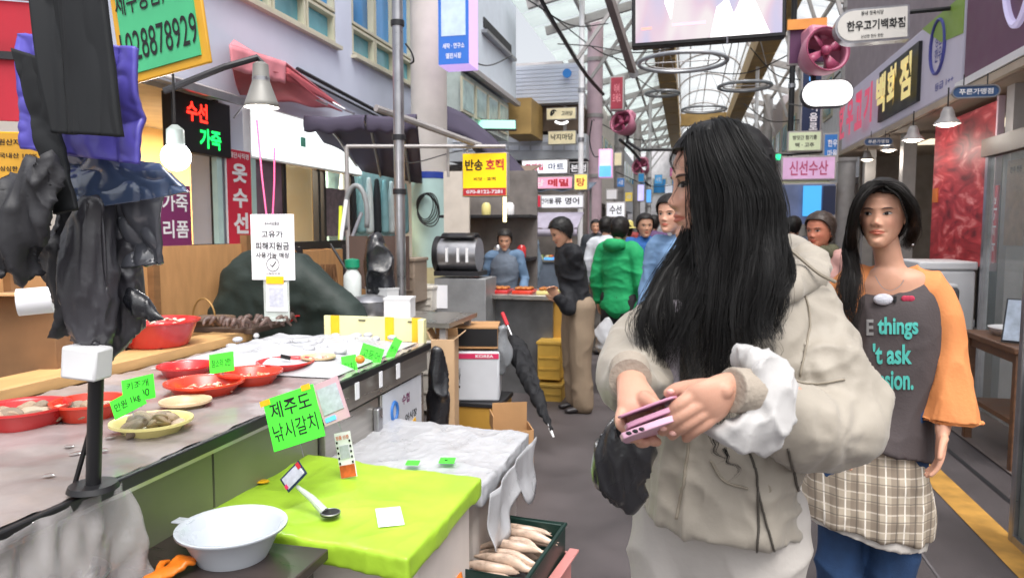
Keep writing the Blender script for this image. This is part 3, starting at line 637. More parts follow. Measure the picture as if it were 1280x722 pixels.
# glass corner / door of the near right shop
gd = thing('glass_door', 'tall glass door with brown head rail at the right edge of the lane', 'door', (2.2, 5, 0))
m_br = mat('brown_rail', '#5b463d', .5, var=.1)
a = P(1222, 200, X=2.3); b = P(1300, 200, X=2.3)
box('head_rail', (2.32, 5.55, 2.1), (.08, 2.0, .14), m_br, gd); box('glass_leaf', (2.32, 6.0, 1.02), (.012, .9, 2.0), m_clear, gd)
box('door_stile', (2.32, 5.52, 1.02), (.06, .06, 2.04), m_steel, gd); box('door_stile', (2.32, 6.47, 1.02), (.05, .05, 2.04), m_steel, gd)
# near glazed display board with vertical print
nd = thing('standing_display', 'tall steel framed glass display with handwritten vertical print at right edge', 'display', (1.62, 3.3, 0))
box('steel_post', (1.52, 3.72, .95), (.045, .045, 1.9), m_steel, nd, bevel=.006); box('steel_post', (1.52, 2.4, .95), (.045, .045, 1.9), m_steel, nd, bevel=.006)
box('glass_pane', (1.53, 3.06, 1.35), (.01, 1.26, 1.1), m_clear, nd); box('foot_board', (1.53, 3.06, .42), (.02, 1.26, .76), mat('sage_print', '#6d7672', .5, var=.3, scale=6), nd)
M = FR((1.517, 3.58, .72), -90, 0, 0)
for k, s in enumerate('정육식당한우'): text(s, M, 0, .24-.105*k, .07, .08, m_ink, nd)
box('base_rail', (1.53, 3.06, .02), (.06, 1.36, .04), m_steel, nd); box('top_rail', (1.52, 3.06, 1.92), (.05, 1.36, .05), m_steel, nd)
# white freezer & wooden table & price stand
fz = thing('white_freezer', 'white box freezer below the meat poster', 'freezer', (2.35, 6.9, 0))
a = P(1165, 375, Y=6.9); 
box('cabinet', (2.1, 6.9, .56), (.42, .6, 1.12), m_white, fz, bevel=.02); box('lid', (2.1, 6.9, 1.16), (.44, .62, .07), m_white, fz, bevel=.015); box('seam', (1.888, 6.9, 1.02), (.006, .58, .012), m_gsteel, fz)
box('kick_plate', (2.1, 6.9, .03), (.38, .55, .05), m_dark, fz)
tb = thing('wooden_table', 'brown wooden table with turned-looking legs beside the lane', 'table', (2.15, 5.2, 0))
m_walnut = mat('walnut', '#6b4a34', .45, var=.25, scale=6, stretch=(1, 6, 6))
box('top', (2.2, 5.2, .74), (.62, .85, .04), m_walnut, tb, bevel=.008); box('apron', (2.2, 5.2, .69), (.54, .78, .07), m_walnut, tb); box('shelf', (2.2, 5.2, .28), (.5, .72, .03), m_walnut, tb)
for sx in (-.26, .26):
    for sy in (-.37, .37): box('leg', (2.2+sx, 5.2+sy, .36), (.05, .05, .72), m_walnut, tb, bevel=.006)
ps = thing('price_stand', 'leaning pale price card stand on the wooden table', 'card', (2.0, 5.1, .76))
M = FR((2.0, 4.98, .90), -32, -22)
box('card', (0, 0, 0), (.16, .008, .26), mat('pale_blue_card', '#aab6c6', .5, var=.25, scale=18), ps, M); box('backing', (0, .008, 0), (.18, .008, .28), m_dark, ps, M)
for k, (x, y, s, lb) in enumerate(((2.1, 5.35, .11, 'white tray on the wooden table behind the price card'), (2.25, 5.05, .09, 'white tray at the far side of the wooden table'))):
    tr = MB().lathe([(s*.9, 0), (s*1.15, .05), (s*1.2, .05), (s*.95, .004)], 24, (x, y, .762), sy=1.3); obj('white_tray', tr, m_white, label=lb, cat='tray', group='white trays on the table', smooth=50, solid=.003)
gb = thing('grey_canopy_box', 'slanting dark grey box leaning beside the freezer', 'box', (1.95, 6.2, .75))
box('shell', (1.92, 6.35, .93), (.30, .3, .16), mat('slate_plastic', '#55585c', .5), gb, FR((0, 0, 0)), bevel=.03); box('lid', (1.92, 6.35, 1.02), (.27, .27, .03), m_white, gb, bevel=.01)
box('stand', (1.92, 6.35, .42), (.22, .22, .84), m_gsteel, gb)

# ------------------------------------------------------------------ arcade structure
def arc_col(x, y, r, m, lbl, h=6.0):
    o = thing('arcade_column', lbl, 'column', (x, y, 0), 'steel columns of the arcade')
    obj('shaft', MB().tube([(x, y, 0), (x, y, h)], r, 16), m, o)
    box('base_plate', (x, y, .02), (r*3, r*3, .04), m_gsteel, o)
    for z in (2.6, 3.9, 5.1): obj('collar', MB().tube([(x, y, z), (x, y, z+.08)], r*1.12, 16), m_gsteel, o)
    return o
colsL = [(-2.0, 16.0, .17, m_pinkpaint), (-2.0, 22, .15, m_gsteel), (-2.0, 30, .15, m_gsteel), (-2.0, 39, .15, m_gsteel)]
colsR = [(2.6, 13.2, .14, m_gsteel), (2.6, 18, .15, m_beige), (2.6, 26, .15, m_gsteel), (2.6, 37, .15, m_gsteel)]
for i, (x, y, r, m) in enumerate(colsL + colsR):
    arc_col(x, y, r, m, ['thick pale pink steel column left of the hanging screen', 'second grey column on the left row of the arcade', 'third grey column on the left row of the arcade', 'farthest grey column on the left row of the arcade',
        'nearest grey column on the right row of the arcade', 'beige column on the right row behind the navy sign', 'third column on the right row of the arcade', 'farthest column on the right row of the arcade'][i])
for i, (px, Y, lb) in enumerate(((726, 13.5, 'thin white pole beside the pink column'), (812, 24, 'thin pale pole far along the left side'), (944, 21, 'thin pale pole far along the right side'), (987, 14, 'thin black pole on the right side of the lane'))):
    p = P(px, 200, Y=Y); o = thing('thin_pole', lb, 'pole', (p[0], p[1], 0), 'thin poles beside the arcade columns')
    obj('shaft', MB().tube([(p[0], p[1], 0), (p[0], p[1], 6)], .05, 12), m_black if i == 3 else m_white, o)
    for z in (2.2, 3.1, 4.0): obj('joint', MB().tube([(p[0], p[1], z), (p[0], p[1], z+.07)], .065, 12), m_steel, o)
ar = thing('arcade_roof', 'steel framed market arcade roof with arched skylight and gold brown fascias', 'roof', (.6, 20, 5.5))
m_poly = translucent('milky_polycarbonate', '#eef2f2', .75, .7); m_polyg = translucent('green_polycarbonate', '#dbe9e2', .7, .65)
XL, XR = -.35, 1.55
for y in [13.2] + list(np.arange(15, 42, 3.0)):
    for xa, xb in ((-2.9, XL-.55), (XR+.55, 3.5)): obj('crossbeam', MB().bar((xa, y, 5.55 if xa < 0 else 6.0), (xb, y, 6.0 if xa < 0 else 5.55), .1, .16), m_gsteel, ar)
    obj('strut', MB().bar((-2.0, y, 4.5), (XL-.6, y, 5.9), .06, .06), m_gsteel, ar); obj('strut', MB().bar((2.6, y, 4.5), (XR+.6, y, 5.9), .06, .06), m_gsteel, ar)
    ang = np.linspace(0, math.pi, 15)
    obj('skylight_rib', MB().tube([((XL+XR)/2 + (XR-XL)/2*math.cos(a), y, 6.45 + .55*math.sin(a)) for a in ang], .032, 6), m_gsteel, ar)
for x, z in ((-2.7, 5.58), (-2.1, 5.7), (-1.5, 5.83)) + ((2.7, 5.83), (3.3, 5.68)):
    obj('purlin', MB().bar((x, 13, z+.06), (x, 42, z+.06), .06, .08), m_gsteel, ar)
for k, a in enumerate(np.linspace(.25, math.pi-.25, 5)): obj('skylight_bar', MB().tube([((XL+XR)/2 + (XR-XL)/2*math.cos(a), 13, 6.45 + .55*math.sin(a)), ((XL+XR)/2 + (XR-XL)/2*math.cos(a), 42, 6.45 + .55*math.sin(a))], .02, 6), m_gsteel, ar)
for j, y in enumerate(np.arange(12, 42, 3.0)):
    obj('skylight_pane', MB().grid(lambda u, v: ((XL+XR)/2 + (XR-XL)/2*1.03*math.cos(math.pi*u), y + .04 + 2.92*v, 6.47 + .57*math.sin(math.pi*u)), 14, 1), m_poly, ar, solid=.01)
for xa, s in ((XL-.28, -1), (XR+.28, 1)):
    for j, y in enumerate(np.arange(13.5, 42, 3.0)): box('fascia_panel', (xa, y+1.47, 6.15), (.52, 2.9, .55), m_woodfascia, ar)
box('fascia_end', ((XL+XR)/2, 31.5, 6.05), (XR-XL-.06, .3, .5), m_woodfascia, ar)
for j in range(28):
    y = 13.05 + j*1.03
    for side in (0, 1):
        if side == 0: f = lambda u, v: (-3.2 + 2.3*u, y + .96*v, 5.62 + .48*u + .03)
        else: f = lambda u, v: (2.05 + 1.6*u, y + .96*v, 6.1 - .42*u + .03)
        obj('roof_sheet', MB().grid(f, 2, 1), m_polyg if side == 0 else m_poly, ar, solid=.008)
# screen above the lane
M, w, h = pxframe(789, -62, 985, 58, 6.0, roll=-.9)
tv = thing('hanging_screen', 'large bright video screen with black frame hanging over the lane', 'screen', M.to_translation())
box('casing', (0, .06, 0), (w, .12, h), m_black, tv, M, bevel=.008)
def tvmat():
    m = bpy.data.materials.new('screen_picture'); m.use_nodes = True; nt = m.node_tree; b = nt.nodes['Principled BSDF']; L = nt.links.new
    tc = nt.nodes.new('ShaderNodeTexCoord'); mp = nt.nodes.new('ShaderNodeMapping'); mp.inputs['Scale'].default_value = (3.2, 1, 1.1)
    n = nt.nodes.new('ShaderNodeTexNoise'); n.inputs['Scale'].default_value = 1.3; n.inputs['Detail'].default_value = 1; n.inputs['Distortion'].default_value = .6
    r = nt.nodes.new('ShaderNodeValToRGB'); e = r.color_ramp.elements; e[0].position = .38; e[0].color = (*lin('#d9d3f2'), 1); e[1].position = .62; e[1].color = (*lin('#fff4f6'), 1)
    x = e.new(.5); x.color = (*lin('#f3d6e8'), 1)
    L(tc.outputs['Object'], mp.inputs[0]); L(mp.outputs[0], n.inputs['Vector']); L(n.outputs[0], r.inputs[0]); L(r.outputs[0], b.inputs['Emission Color']); b.inputs['Emission Strength'].default_value = .52; b.inputs['Base Color'].default_value = (.02, .02, .02, 1)
    return m
box('picture', (0, -.004, 0), (w-.06, .006, h-.06), tvmat(), tv, M)
m_tvp = glow('screen_pink', '#f7b0c4', .52)
box('picture_stripe', (-.12*w, -.009, -.27*h), (.22*w, .002, .035*h), m_tvp, tv, M); box('picture_stripe', (-.40*w, -.009, -.29*h), (.07*w, .002, .03*h), glow('screen_coral', '#f59a8e', .55), tv, M)
obj('picture_figure', MB().prism([(.02*w, -.5*h+.03), (.06*w, -.1*h), (.13*w, 0), (.17*w, -.2*h), (.22*w, 0), (.3*w, -.05*h), (.4*w, -.5*h+.03)], -.009, -.007), glow('screen_white', '#ffffff', .58), tv, M, fixn=True)
obj('picture_figure', MB().prism([(-.24*w, -.2*h), (-.28*w, .0), (-.26*w, .2*h), (-.22*w, .2*h), (-.22*w, 0), (-.235*w, -.2*h)], -.009, -.007), mat('screen_white'), tv, M, fixn=True)
for sx in (-.4, .4): obj('hanger_rod', MB().tube([(w*sx, .08, h/2), (w*sx, .08, h/2+2)], .015, 6), m_dark, tv, M)
obj('screen_clip', MB().tube([(.13*w, -.01, -h/2+.02), (.13*w, -.01, -h/2-.03)], .008, 6), m_steel, tv, M)
# ring lights
def ringlight(px, py, wpx, Y, lbl, r2=.035):
    c = P(px, py, Y=Y); r = wpx/2 * Y / 910
    o = thing('ring_light', lbl, 'ring light', c, 'ring lights under the skylight')
    obj('ring', MB().tube(ringpts(c, r, 48, 'z'), r2, 8, closed=True), mat('ring_grey', '#a3a6ab', .35, metal=.4, var=.06), o)
    obj('inner_ring', MB().tube(ringpts(c + np.array([0, 0, .02]), r*.84, 48, 'z'), r2*.4, 6, closed=True), m_gsteel, o)
    for k in range(3): a = 2*math.pi*k/3; obj('wire', MB().tube([c + np.array([r*math.cos(a), r*math.sin(a), 0]), (c[0], c[1], 6.4)], .006, 4), m_gsteel, o)
    obj('spoke', MB().tube([c + np.array([-r, 0, .01]), c + np.array([r, 0, .01])], .01, 5), m_gsteel, o)
ringlight(853, 78, 104, 12.5, 'largest ring light, hanging right below the screen'); ringlight(931, 108, 60, 16, 'ring light on the right of the skylight')
ringlight(828, 117, 40, 18.5, 'small ring light on the left of the skylight'); ringlight(880, 137, 52, 22, 'flat ring light near the far end of the skylight')
# fans
def fan(lbl, px, py, Y, r, deg, tilt=-18):
    c = P(px, py, Y=Y); M = FR(c, deg, tilt); o = thing('pink_fan', lbl, 'fan', c, 'pink fans on the arcade columns')
    m = mat('pink_plastic', '#c77f97', .4, var=.08); m2 = mat('rose_plastic', '#a34c6b', .4, var=.08)
    obj('drum', MB().lathe([(r*.62, .32), (r*.95, .12), (r, 0), (r*.98, -.02), (r*.9, .0), (r*.86, .1)], 28), m, o, M @ Matrix.Rotation(math.radians(-90), 4, 'X'), solid=.008)
    obj('hub', MB().ball((0, .02, 0), (r*.22, .05, r*.22), 14, 8), m2, o, M)
    for k in range(4):
        a = k*math.pi/2 + .4; ca_, sa_ = math.cos(a), math.sin(a)
        obj('blade', MB().add([(ca_*r*.15-sa_*r*.1, .05, sa_*r*.15+ca_*r*.1), (ca_*r*.8-sa_*r*.28, .01, sa_*r*.8+ca_*r*.28), (ca_*r*.82+sa_*r*.2, .08, sa_*r*.82-ca_*r*.2), (ca_*r*.15+sa_*r*.1, .05, sa_*r*.15-ca_*r*.1)], [(0, 1, 2, 3)]), m2, o, M, solid=.006)
    for q in (.97,): obj('grille_ring', MB().tube([(r*q*math.cos(t), -.02, r*q*math.sin(t)) for t in np.linspace(0, 2*math.pi, 28, endpoint=False)], .008, 5, closed=True), m2, o, M)
    box('motor_box', (0, .22, r*1.02), (r*.9, r*1.0, r*.7), m, o, M, bevel=.04)
    obj('bracket', MB().tube([M @ Vector((0, .3, 0)), M @ Vector((0, .3, -r*1.2)), M @ Vector((.2, .5, -r*1.7))], .03, 8), m_dark, o)
fan('pink fan pointing left on the pink column side', 776, 152, 13, .21, -28); fan('pink fan hanging beside the pale grey hanging sign', 1034, 62, 8.2, .24, 20, -10)
fan('small rose fan far beyond the people', 800, 208, 21, .25, -20)
# cables
def cable(lbl, pts, r, m=None, n=40, group='cables strung across the lane'):
    return obj('cable', MB().tube(spline(pts, n), r, 6), m or m_black, label=lbl, cat='cable', group=group)
cable('thick black cable slanting from the top towards the pink fan', [P(672, -8, Y=9), P(700, 42, Y=10), P(730, 90, Y=11.5), P(754, 118, Y=12.6)], .03)
cable('thin black wire across the pink column', [P(697, 55, Y=11), P(740, 58, Y=11), P(800, 66, Y=11), P(860, 56, Y=11)], .009)
cable('black pipe-like cable left of the dark haired woman', [P(798, 187, Y=14), P(840, 187, Y=14), P(850, 188, Y=14.2)], .035)
cable('black cable on the right with the green lamp', [P(948, 180, Y=12), P(962, 184, Y=12), P(967, 192, Y=12), P(1000, 192, Y=12), P(1034, 189, Y=11.5)], .022)
cable('thin wire from the column to the white building', [P(498, 200, Y=5.2), P(520, 203, Y=6), P(560, 192, Y=8), P(588, 186, Y=9)], .006)
cable('loop of wire hanging from the pink column', [P(740, 150, Y=12.8), P(737, 175, Y=12.8), P(742, 194, Y=12.8), P(750, 196, Y=12.8)], .012)
cable('curly wire bundle on the steel pole', [P(507, 55, Y=5.05), P(514, 65, Y=5.0), P(517, 76, Y=5.0), P(513, 80, Y=5.05)], .007)
cable('diagonal black cable from the pink fan to the far columns', [P(775, 175, Y=13), P(790, 188, Y=14), P(800, 200, Y=15)], .03)
M, w, h = pxframe(964, 193, 976, 200, 11.9)
obj('exit_lamp', MB().box((0, 0, 0), (w, .05, h)), glow('green_lamp', '#2bdc8c', 1.2), None, M, label='small green lit lamp on the black cable', cat='lamp')
br = thing('diagonal_brace', 'grey painted diagonal steel brace left of the screen', 'brace', P(770, 40, Y=9.5))
obj('brace_bar', MB().bar(P(756, -20, Y=9), P(792, 92, Y=10.5), .09, .12), mat('warm_grey_steel', '#7d7472', .5), br)
obj('brace_pin', MB().tube([P(792, 92, Y=10.4), P(792, 92, Y=10.7)], .07, 10), m_steel, br)
# ------------------------------------------------------------------ soft shapes
def loft(pts, ra, rb=None, side=(1, 0, 0), n=20, sub=None, mb=None, round_=True):
    """closed tube through pts with half-widths ra (along side) and rb (across)"""
    pts = np.array(pts, float); ra = np.array(ra if not np.isscalar(ra) else [ra]*len(pts), float); rb = ra if rb is None else np.array(rb if not np.isscalar(rb) else [rb]*len(pts), float)
    sub = sub or max(10, 5*len(pts)); k = len(pts)
    A = spline(np.column_stack([pts, ra, rb]), sub); p = A[:, :3]; ra = np.maximum(A[:, 3], .001); rb = np.maximum(A[:, 4], .001)
    if round_:
        for e, sg in ((0, -1), (-1, 1)):
            t = nrm(p[e] - p[e - sg] if e == 0 else p[-1] - p[-2]); 
            if e == 0: t = nrm(p[0] - p[1])
            m = min(ra[e], rb[e]); q = [(math.sin(a), math.cos(a)) for a in (.4, .8, 1.15, 1.4)]
            np_ = np.array([p[e] + t*m*s*.9 for s, c in q]); na = np.array([ra[e]*c for s, c in q]); nb = np.array([rb[e]*c for s, c in q])
            if e == 0: p = np.vstack([np_[::-1], p]); ra = np.concatenate([na[::-1], ra]); rb = np.concatenate([nb[::-1], rb])
            else: p = np.vstack([p, np_]); ra = np.concatenate([ra, na]); rb = np.concatenate([rb, nb])
    t = np.gradient(p, axis=0); t /= np.linalg.norm(t, axis=1)[:, None] + 1e-12
    a = np.linspace(0, 2*np.pi, n, endpoint=False); V = []; s = V3(side)
    for i in range(len(p)):
        u = nrm(s - t[i]*(s @ t[i])); s = u; w = np.cross(t[i], u)
        V.append(p[i] + ra[i]*np.cos(a)[:, None]*u + rb[i]*np.sin(a)[:, None]*w)
    m = len(p); F = [(i*n+j, i*n+(j+1)%n, (i+1)*n+(j+1)%n, (i+1)*n+j) for i in range(m-1) for j in range(n)]
    F += [tuple(range(n-1, -1, -1)), tuple((m-1)*n+j for j in range(n))]
    mb = mb or MB(); return mb.add(np.concatenate(V), F)
def mdata(me):
    n = len(me.vertices); v = np.zeros(n*3); me.vertices.foreach_get('co', v); return v.reshape(-1, 3), [tuple(p.vertices) for p in me.polygons]
def applied(v, f, mods):
    me = bpy.data.meshes.new('t'); me.from_pydata(np.asarray(v).tolist(), [], f); o = bpy.data.objects.new('t', me); col.objects.link(o)
    for ty, kw in mods:
        md = o.modifiers.new('m', ty)
        for k, x in kw.items(): setattr(md, k, x)
    dg = bpy.context.evaluated_depsgraph_get(); ev = o.evaluated_get(dg); m2 = bpy.data.meshes.new_from_object(ev); r = mdata(m2)
    bpy.data.objects.remove(o); bpy.data.meshes.remove(me); bpy.data.meshes.remove(m2); return r
def vox(mb, size=.01, smooth=6, fac=.5):
    v, f = applied(mb.V(), mb.f, [('REMESH', dict(mode='VOXEL', voxel_size=size))] + ([('SMOOTH', dict(factor=fac, iterations=smooth))] if smooth else []))
    r = MB(); r.add(v, f); return r
def normals(mb):
    me = bpy.data.meshes.new('t'); me.from_pydata(mb.V().tolist(), [], mb.f); n = np.zeros(len(me.vertices)*3); me.vertices.foreach_get('normal', n); bpy.data.meshes.remove(me); return n.reshape(-1, 3)
def push(mb, d, N=None):
    v = mb.V(); N = normals(mb) if N is None else N; mb.v = [v + N*np.asarray(d)[:, None]]; return mb
def folds(v, sc, seed=0, sharp=2.0):
    """ridged cloth folds, -1..1, elongated where sc is small"""
    w = v*np.array(sc); w = w + .6*np.stack([noise3(w*.7, seed+3), noise3(w*.7, seed+5), noise3(w*.7, seed+9)], 1)
    return (1 - np.abs(noise3(w, seed)))**sharp*2 - 1
def wrinkle(mb, amp, sc, seed=0, mask=None, sharp=2.0):
    v = mb.V(); d = amp*folds(v, sc, seed, sharp)
    if mask is not None: d = d*mask(v)
    return push(mb, d)
def depth_of(p): return float((np.array(p) - CAM) @ np.array([R[0][2], R[1][2], R[2][2]]) * -1)
def pxm(p, px): return px * depth_of(p) / FPX
# ------------------------------------------------------------------ seafood counter
m_wet = mat('wet_counter_film', '#958c8b', .2, var=.2, scale=5, bump=.25, bscale=18, spec=.8)
m_olive = mat('olive_green_panel', '#767a63', .4, var=.18, scale=2)
m_stain = mat('brushed_stainless', '#b4b0aa', .3, metal=.8, var=.18, scale=8, stretch=(1, .3, 4))
m_film = mat('milky_plastic_film', '#c6c9cd', .25, var=.08, scale=6, bump=.5, bscale=22, spec=.7, alpha=1)
m_ice = mat('white_plastic_sheet', '#b4b5b9', .3, var=.08, scale=9, bump=.6, bscale=35, spec=.7)
m_redp = mat('red_plastic', '#c02a2c', .28, var=.06, spec=.6, coat=.2)
m_orp = mat('orange_red_plastic', '#cf3a24', .28, var=.06, spec=.6, coat=.2)
m_ylp = mat('pale_yellow_plastic', '#dcd08a', .35, var=.05)
m_creamp = mat('cream_plastic', '#cfb490', .4, var=.1)
m_neon = mat('neon_green_card', '#4df03a', .6, var=.03, emit=.12)
m_lime = mat('lime_foam_cloth', '#a4cc38', .38, var=.16, scale=5, bump=.35, bscale=30)
m_foam = mat('white_foam', '#ddd2cb', .7, var=.05, scale=8, bump=.25, bscale=200)
m_tape = mat('yellow_tape', '#f0b81e', .4, var=.1)
m_card = mat('cardboard', '#b58a5e', .8, var=.1, scale=5, bump=.15, bscale=40)
m_cardl = mat('pale_cardboard', '#c9a884', .8, var=.1, scale=5)
m_bag = mat('glossy_black_bag', '#1d1e23', .28, var=.2, scale=4, bump=.8, bscale=22, spec=.8)
m_greybag = mat('matt_charcoal_cloth', '#2d2d31', .6, var=.2, scale=4, bump=.5, bscale=30)
ct = thing('seafood_counter', 'long seafood counter under plastic film with black front edge and olive panel', 'counter', (-1.8, 2.1, 0))
CX0, CX1, CZ = -2.3, -1.34, .85
def top_fn(u, v):
    x = CX0 + (CX1-CX0)*u; y = .55 + 3.07*v
    return (x, y, CZ + .004*math.sin(y*23+x*9)*math.sin(x*31) + .003*math.sin(y*61-x*17))
obj('top_film', MB().grid(top_fn, 24, 70), m_wet, ct, smooth=180)
box('top_slab', ((CX0+CX1)/2, 2.085, CZ-.03), (CX1-CX0, 3.07, .045), m_stain, ct); box('front_edge', (CX1+.008, 2.085, CZ-.018), (.02, 3.09, .034), m_black, ct, bevel=.004)
for y0, y1 in ((.55, 1.2), (1.21, 1.86), (1.87, 2.5)): box('front_panel', (CX1-.06, (y0+y1)/2, .41), (.03, y1-y0, .78), m_olive, ct)
box('apron_rail', (CX1-.02, 3.06, .76), (.03, 1.12, .11), m_stain, ct)
for y0, y1 in ((2.51, 3.02), (3.04, 3.61)): box('cabinet_door', (CX1-.035, (y0+y1)/2, .36), (.03, y1-y0-.01, .66), m_stain, ct, bevel=.003)
box('door_latch', (CX1-.005, 2.98, .55), (.03, .05, .2), m_steel, ct, bevel=.008)
box('side_panel', ((CX0+CX1)/2, 3.6, .41), (CX1-CX0-.1, .03, .78), m_stain, ct); box('back_panel', (CX0+.03, 2.1, .41), (.03, 3.0, .78), m_olive, ct)
for y, w in ((2.72, .035), (2.96, .03), (3.16, .04)): box('paper_tab', (CX1+.02, y, .785), (.004, w, .07), m_paper, ct)
st = thing('sticker_sheet', 'white sticker sheet with orange stripe and blue logo on the steel cabinet', 'sticker', (-1.345, 3.3, .35))
Ms = FR((CX1-.018, 3.31, .48), 90)
box('sheet', (0, 0, 0), (.5, .003, .42), mat('sticker_white', '#ccd0d8', .4, var=.08), st, Ms); box('orange_stripe', (-.02, -.003, -.06), (.34, .002, .035), m_tape, st, Ms @ Matrix.Rotation(-.3, 4, 'Y'))
obj('blue_mark', MB().tube([(-.12 + .035*math.cos(a), -.004, .1 + .045*math.sin(a)) for a in np.linspace(0, 6.28, 20)], .009, 5), mat('banner_blue'), st, Ms)
text('수협', Ms, .03, .13, .1, .05, mat('plum_board'), st); text('어시장', Ms, .1, .03, .16, .04, m_ink, st)
# acrylic splash board at the end, with tape
sp = thing('splash_board', 'pale yellow splash board with strips of yellow tape at counter end', 'splash board', (-1.85, 3.62, .85))
a = P(405, 412, Y=3.62); b = P(527, 400, Y=3.62)
box('board', ((a[0]+b[0])/2, 3.63, .915), (b[0]-a[0], .02, .13), mat('pale_lemon_acrylic', '#e0dba8', .35, var=.06), sp, bevel=.003)
for t in (.12, .68, .95): box('tape_strip', (a[0] + (b[0]-a[0])*t, 3.617, .915), (.05, .006, .134), m_tape, sp)
box('end_post', (b[0]+.01, 3.6, .9), (.035, .05, .16), mat('pale_lemon_acrylic'), sp, bevel=.006)
for t in (.4, .9): box('slot', (a[0] + (b[0]-a[0])*t, 3.617, .96), (.04, .004, .006), m_black, sp)
# white plastic covered ice bed on the far half of the counter
def ice(u, v):
    y = 2.62 + .95*v; x = -2.24 + (.86 + 0*v)*u; e = min(1, 6*min(u, 1-u))*min(1, 6*min(v, 1-v))
    n = noise3(np.array([[x*6, y*6, 0], [x*19, y*19, 3]])); return (x, y, CZ + .006 + e*(.045 + .018*n[0] + .006*n[1]))
obj('ice_bed', MB().grid(ice, 50, 70), m_ice, label='crumpled white plastic sheet over ice on the far half of the counter', cat='plastic sheet', smooth=180)
# wood ledge behind the counter
box('wooden_ledge', (-2.42, 2.0, .87), (.2, 3.0, .05), m_ply, label='pale wooden plank ledge along the back of the seafood counter', cat='ledge', bevel=.004)
# bowls
def bowl(lbl, px, py, wpx, z, m, hgt=.06, name='bowl', rb=.72, cat='bowl', group='plastic bowls on the seafood counter', sy=1.0, lip=.008, zc=None):
    c = P(px, py, z=z + hgt*.6); r = pxm(c, wpx)/2; c[2] = z
    o = thing(name, lbl, cat, c, group)
    mb = MB().lathe([(.001, .004), (r*rb*.9, .002), (r*rb, .0), (r*rb*1.03, .006), (r*.93, hgt*.85), (r*.96, hgt), (r+lip*.5, hgt+.001), (r+lip*.5, hgt-.005), (r+lip*.2, hgt-.006)], 40, c, sy=sy)
    obj('shell', mb, m, o, solid=.0025, smooth=60)
    obj('foot_ring', MB().lathe([(r*rb*.8, 0), (r*rb*.8, .006)], 32, c, sy=sy), m, o, solid=.003)
    return c, r
def shell_mb(s, seed):
    q = random.Random(seed)
    def f(u, v):
        a = 2*math.pi*u; p = math.pi*(v-.5); k = 1 + .02*math.sin(26*p)
        x = math.cos(p)*math.cos(a); y = math.cos(p)*math.sin(a)*(.8 + .12*math.cos(a)); zz = math.sin(p)*.42
        return (x*s*k, y*s*k, zz*s*k*(1-.25*x))
    return MB().grid(f, 24, 16)
m_clam = [mat('clam_shell_%d' % i, c, .5, var=.35, scale=30, bump=.4, bscale=90, stretch=(.3, 1, 2)) for i, c in enumerate(('#a58f78', '#8a7a68', '#b7a28c'))]
clam_me = [mesh_from(shell_mb(1, k).V(), shell_mb(1, k).f, m_clam[k], 180) for k in range(3)]
def scatter(name, meshes, c, r, n, s, lbl, cat, group, z0=.012, layers=.5, seed=1, flat=.5, sy=1):
    q = random.Random(seed)
    for k in range(n):
        rr = r*math.sqrt(q.random())*.95; a = 2*math.pi*q.random(); ss = s*(.8+.4*q.random())
        o = bpy.data.objects.new(name, meshes[k % len(meshes)]); col.objects.link(o)
        o.location = (c[0]+rr*math.cos(a), c[1]+rr*math.sin(a)*sy, c[2]+z0 + layers*s*(1-rr/r)*q.random()*2 + .3*s); o.scale = (ss, ss, ss)
        o.rotation_euler = (flat*(q.random()-.5)*2, flat*(q.random()-.5)*2, 6.28*q.random()); props(o, lbl, cat, group)
def chunk_me(m, seed):
    q = np.random.RandomState(seed); mb = MB().ball((0, 0, 0), (1, .6, .3), 10, 6); v = mb.V(); mb.v = [v*(1+.3*noise3(v*2, seed)[:, None])]; return mesh_from(mb.V(), mb.f, m, 180)
m_pinkm = mat('pink_shellfish_meat', '#d79f8c', .35, var=.3, scale=20, spec=.8); m_orm = mat('orange_shellfish_meat', '#c9845c', .35, var=.3, scale=20, spec=.8); m_palem = mat('pale_shellfish_meat', '#dcc6b2', .35, var=.15, scale=20, spec=.8)
meat_me = [chunk_me(m, k) for k, m in enumerate((m_pinkm, m_orm, m_palem))]
c, r = bowl('large deep red basin heaped with pale shellfish beside the plywood', 197, 412, 98, .9, m_redp, .12, 'basin', .7, 'basin', None); scatter('shellfish', meat_me[2:], c, r*.75, 12, .022, 'pale shellfish piece heaped in the large red basin', 'shellfish', 'shellfish in the large red basin', .10, .3, 3)
box('basin_stand', (c[0], c[1], .87), (.2, .2, .055), m_dark, label='low dark stand under the large red basin', cat='stand')
dishes = [('small red dish left of the small neon price card', 233, 461, 66, m_redp, 7), ('orange red bowl of pink slices, nearest of the four in a row', 256, 482, 92, m_orp, 16), ('red bowl of chopped shellfish just right of the small neon card', 313, 469, 76, m_orp, 16), ('red bowl farthest along, with black spike card stuck in it', 357, 456, 68, m_redp, 14)]
for lb, px, py, w, m, n in dishes:
    c, r = bowl(lb, px, py, w, CZ, m, .045); scatter('shellfish', meat_me, c, r*.8, n+10, .014, 'shellfish slice in the ' + ' '.join(lb.split(',')[0].split()[:8]), 'shellfish', 'sliced shellfish in red bowls', .012, .5, int(px))
c, r = bowl('red basin of large clams at the left edge of the counter', 28, 516, 104, CZ, m_redp, .055, 'bowl', .8); scatter('clam', clam_me, c, r*.75, 16, .034, 'large brown clam in the red basin at the left edge', 'clam', 'clams in the left red basin', .015, .4, 5)
c, r = bowl('orange red bowl behind the two neon cards', 112, 508, 84, CZ, m_orp, .055); scatter('clam', clam_me, c, r*.7, 14, .032, 'clam in the orange bowl behind the neon cards', 'clam', 'clams in the orange bowl', .015, .4, 6)
c, r = bowl('shallow cream dish behind the pale yellow clam dish', 232, 503, 58, CZ, m_creamp, .022, 'dish', .7, 'dish'); 
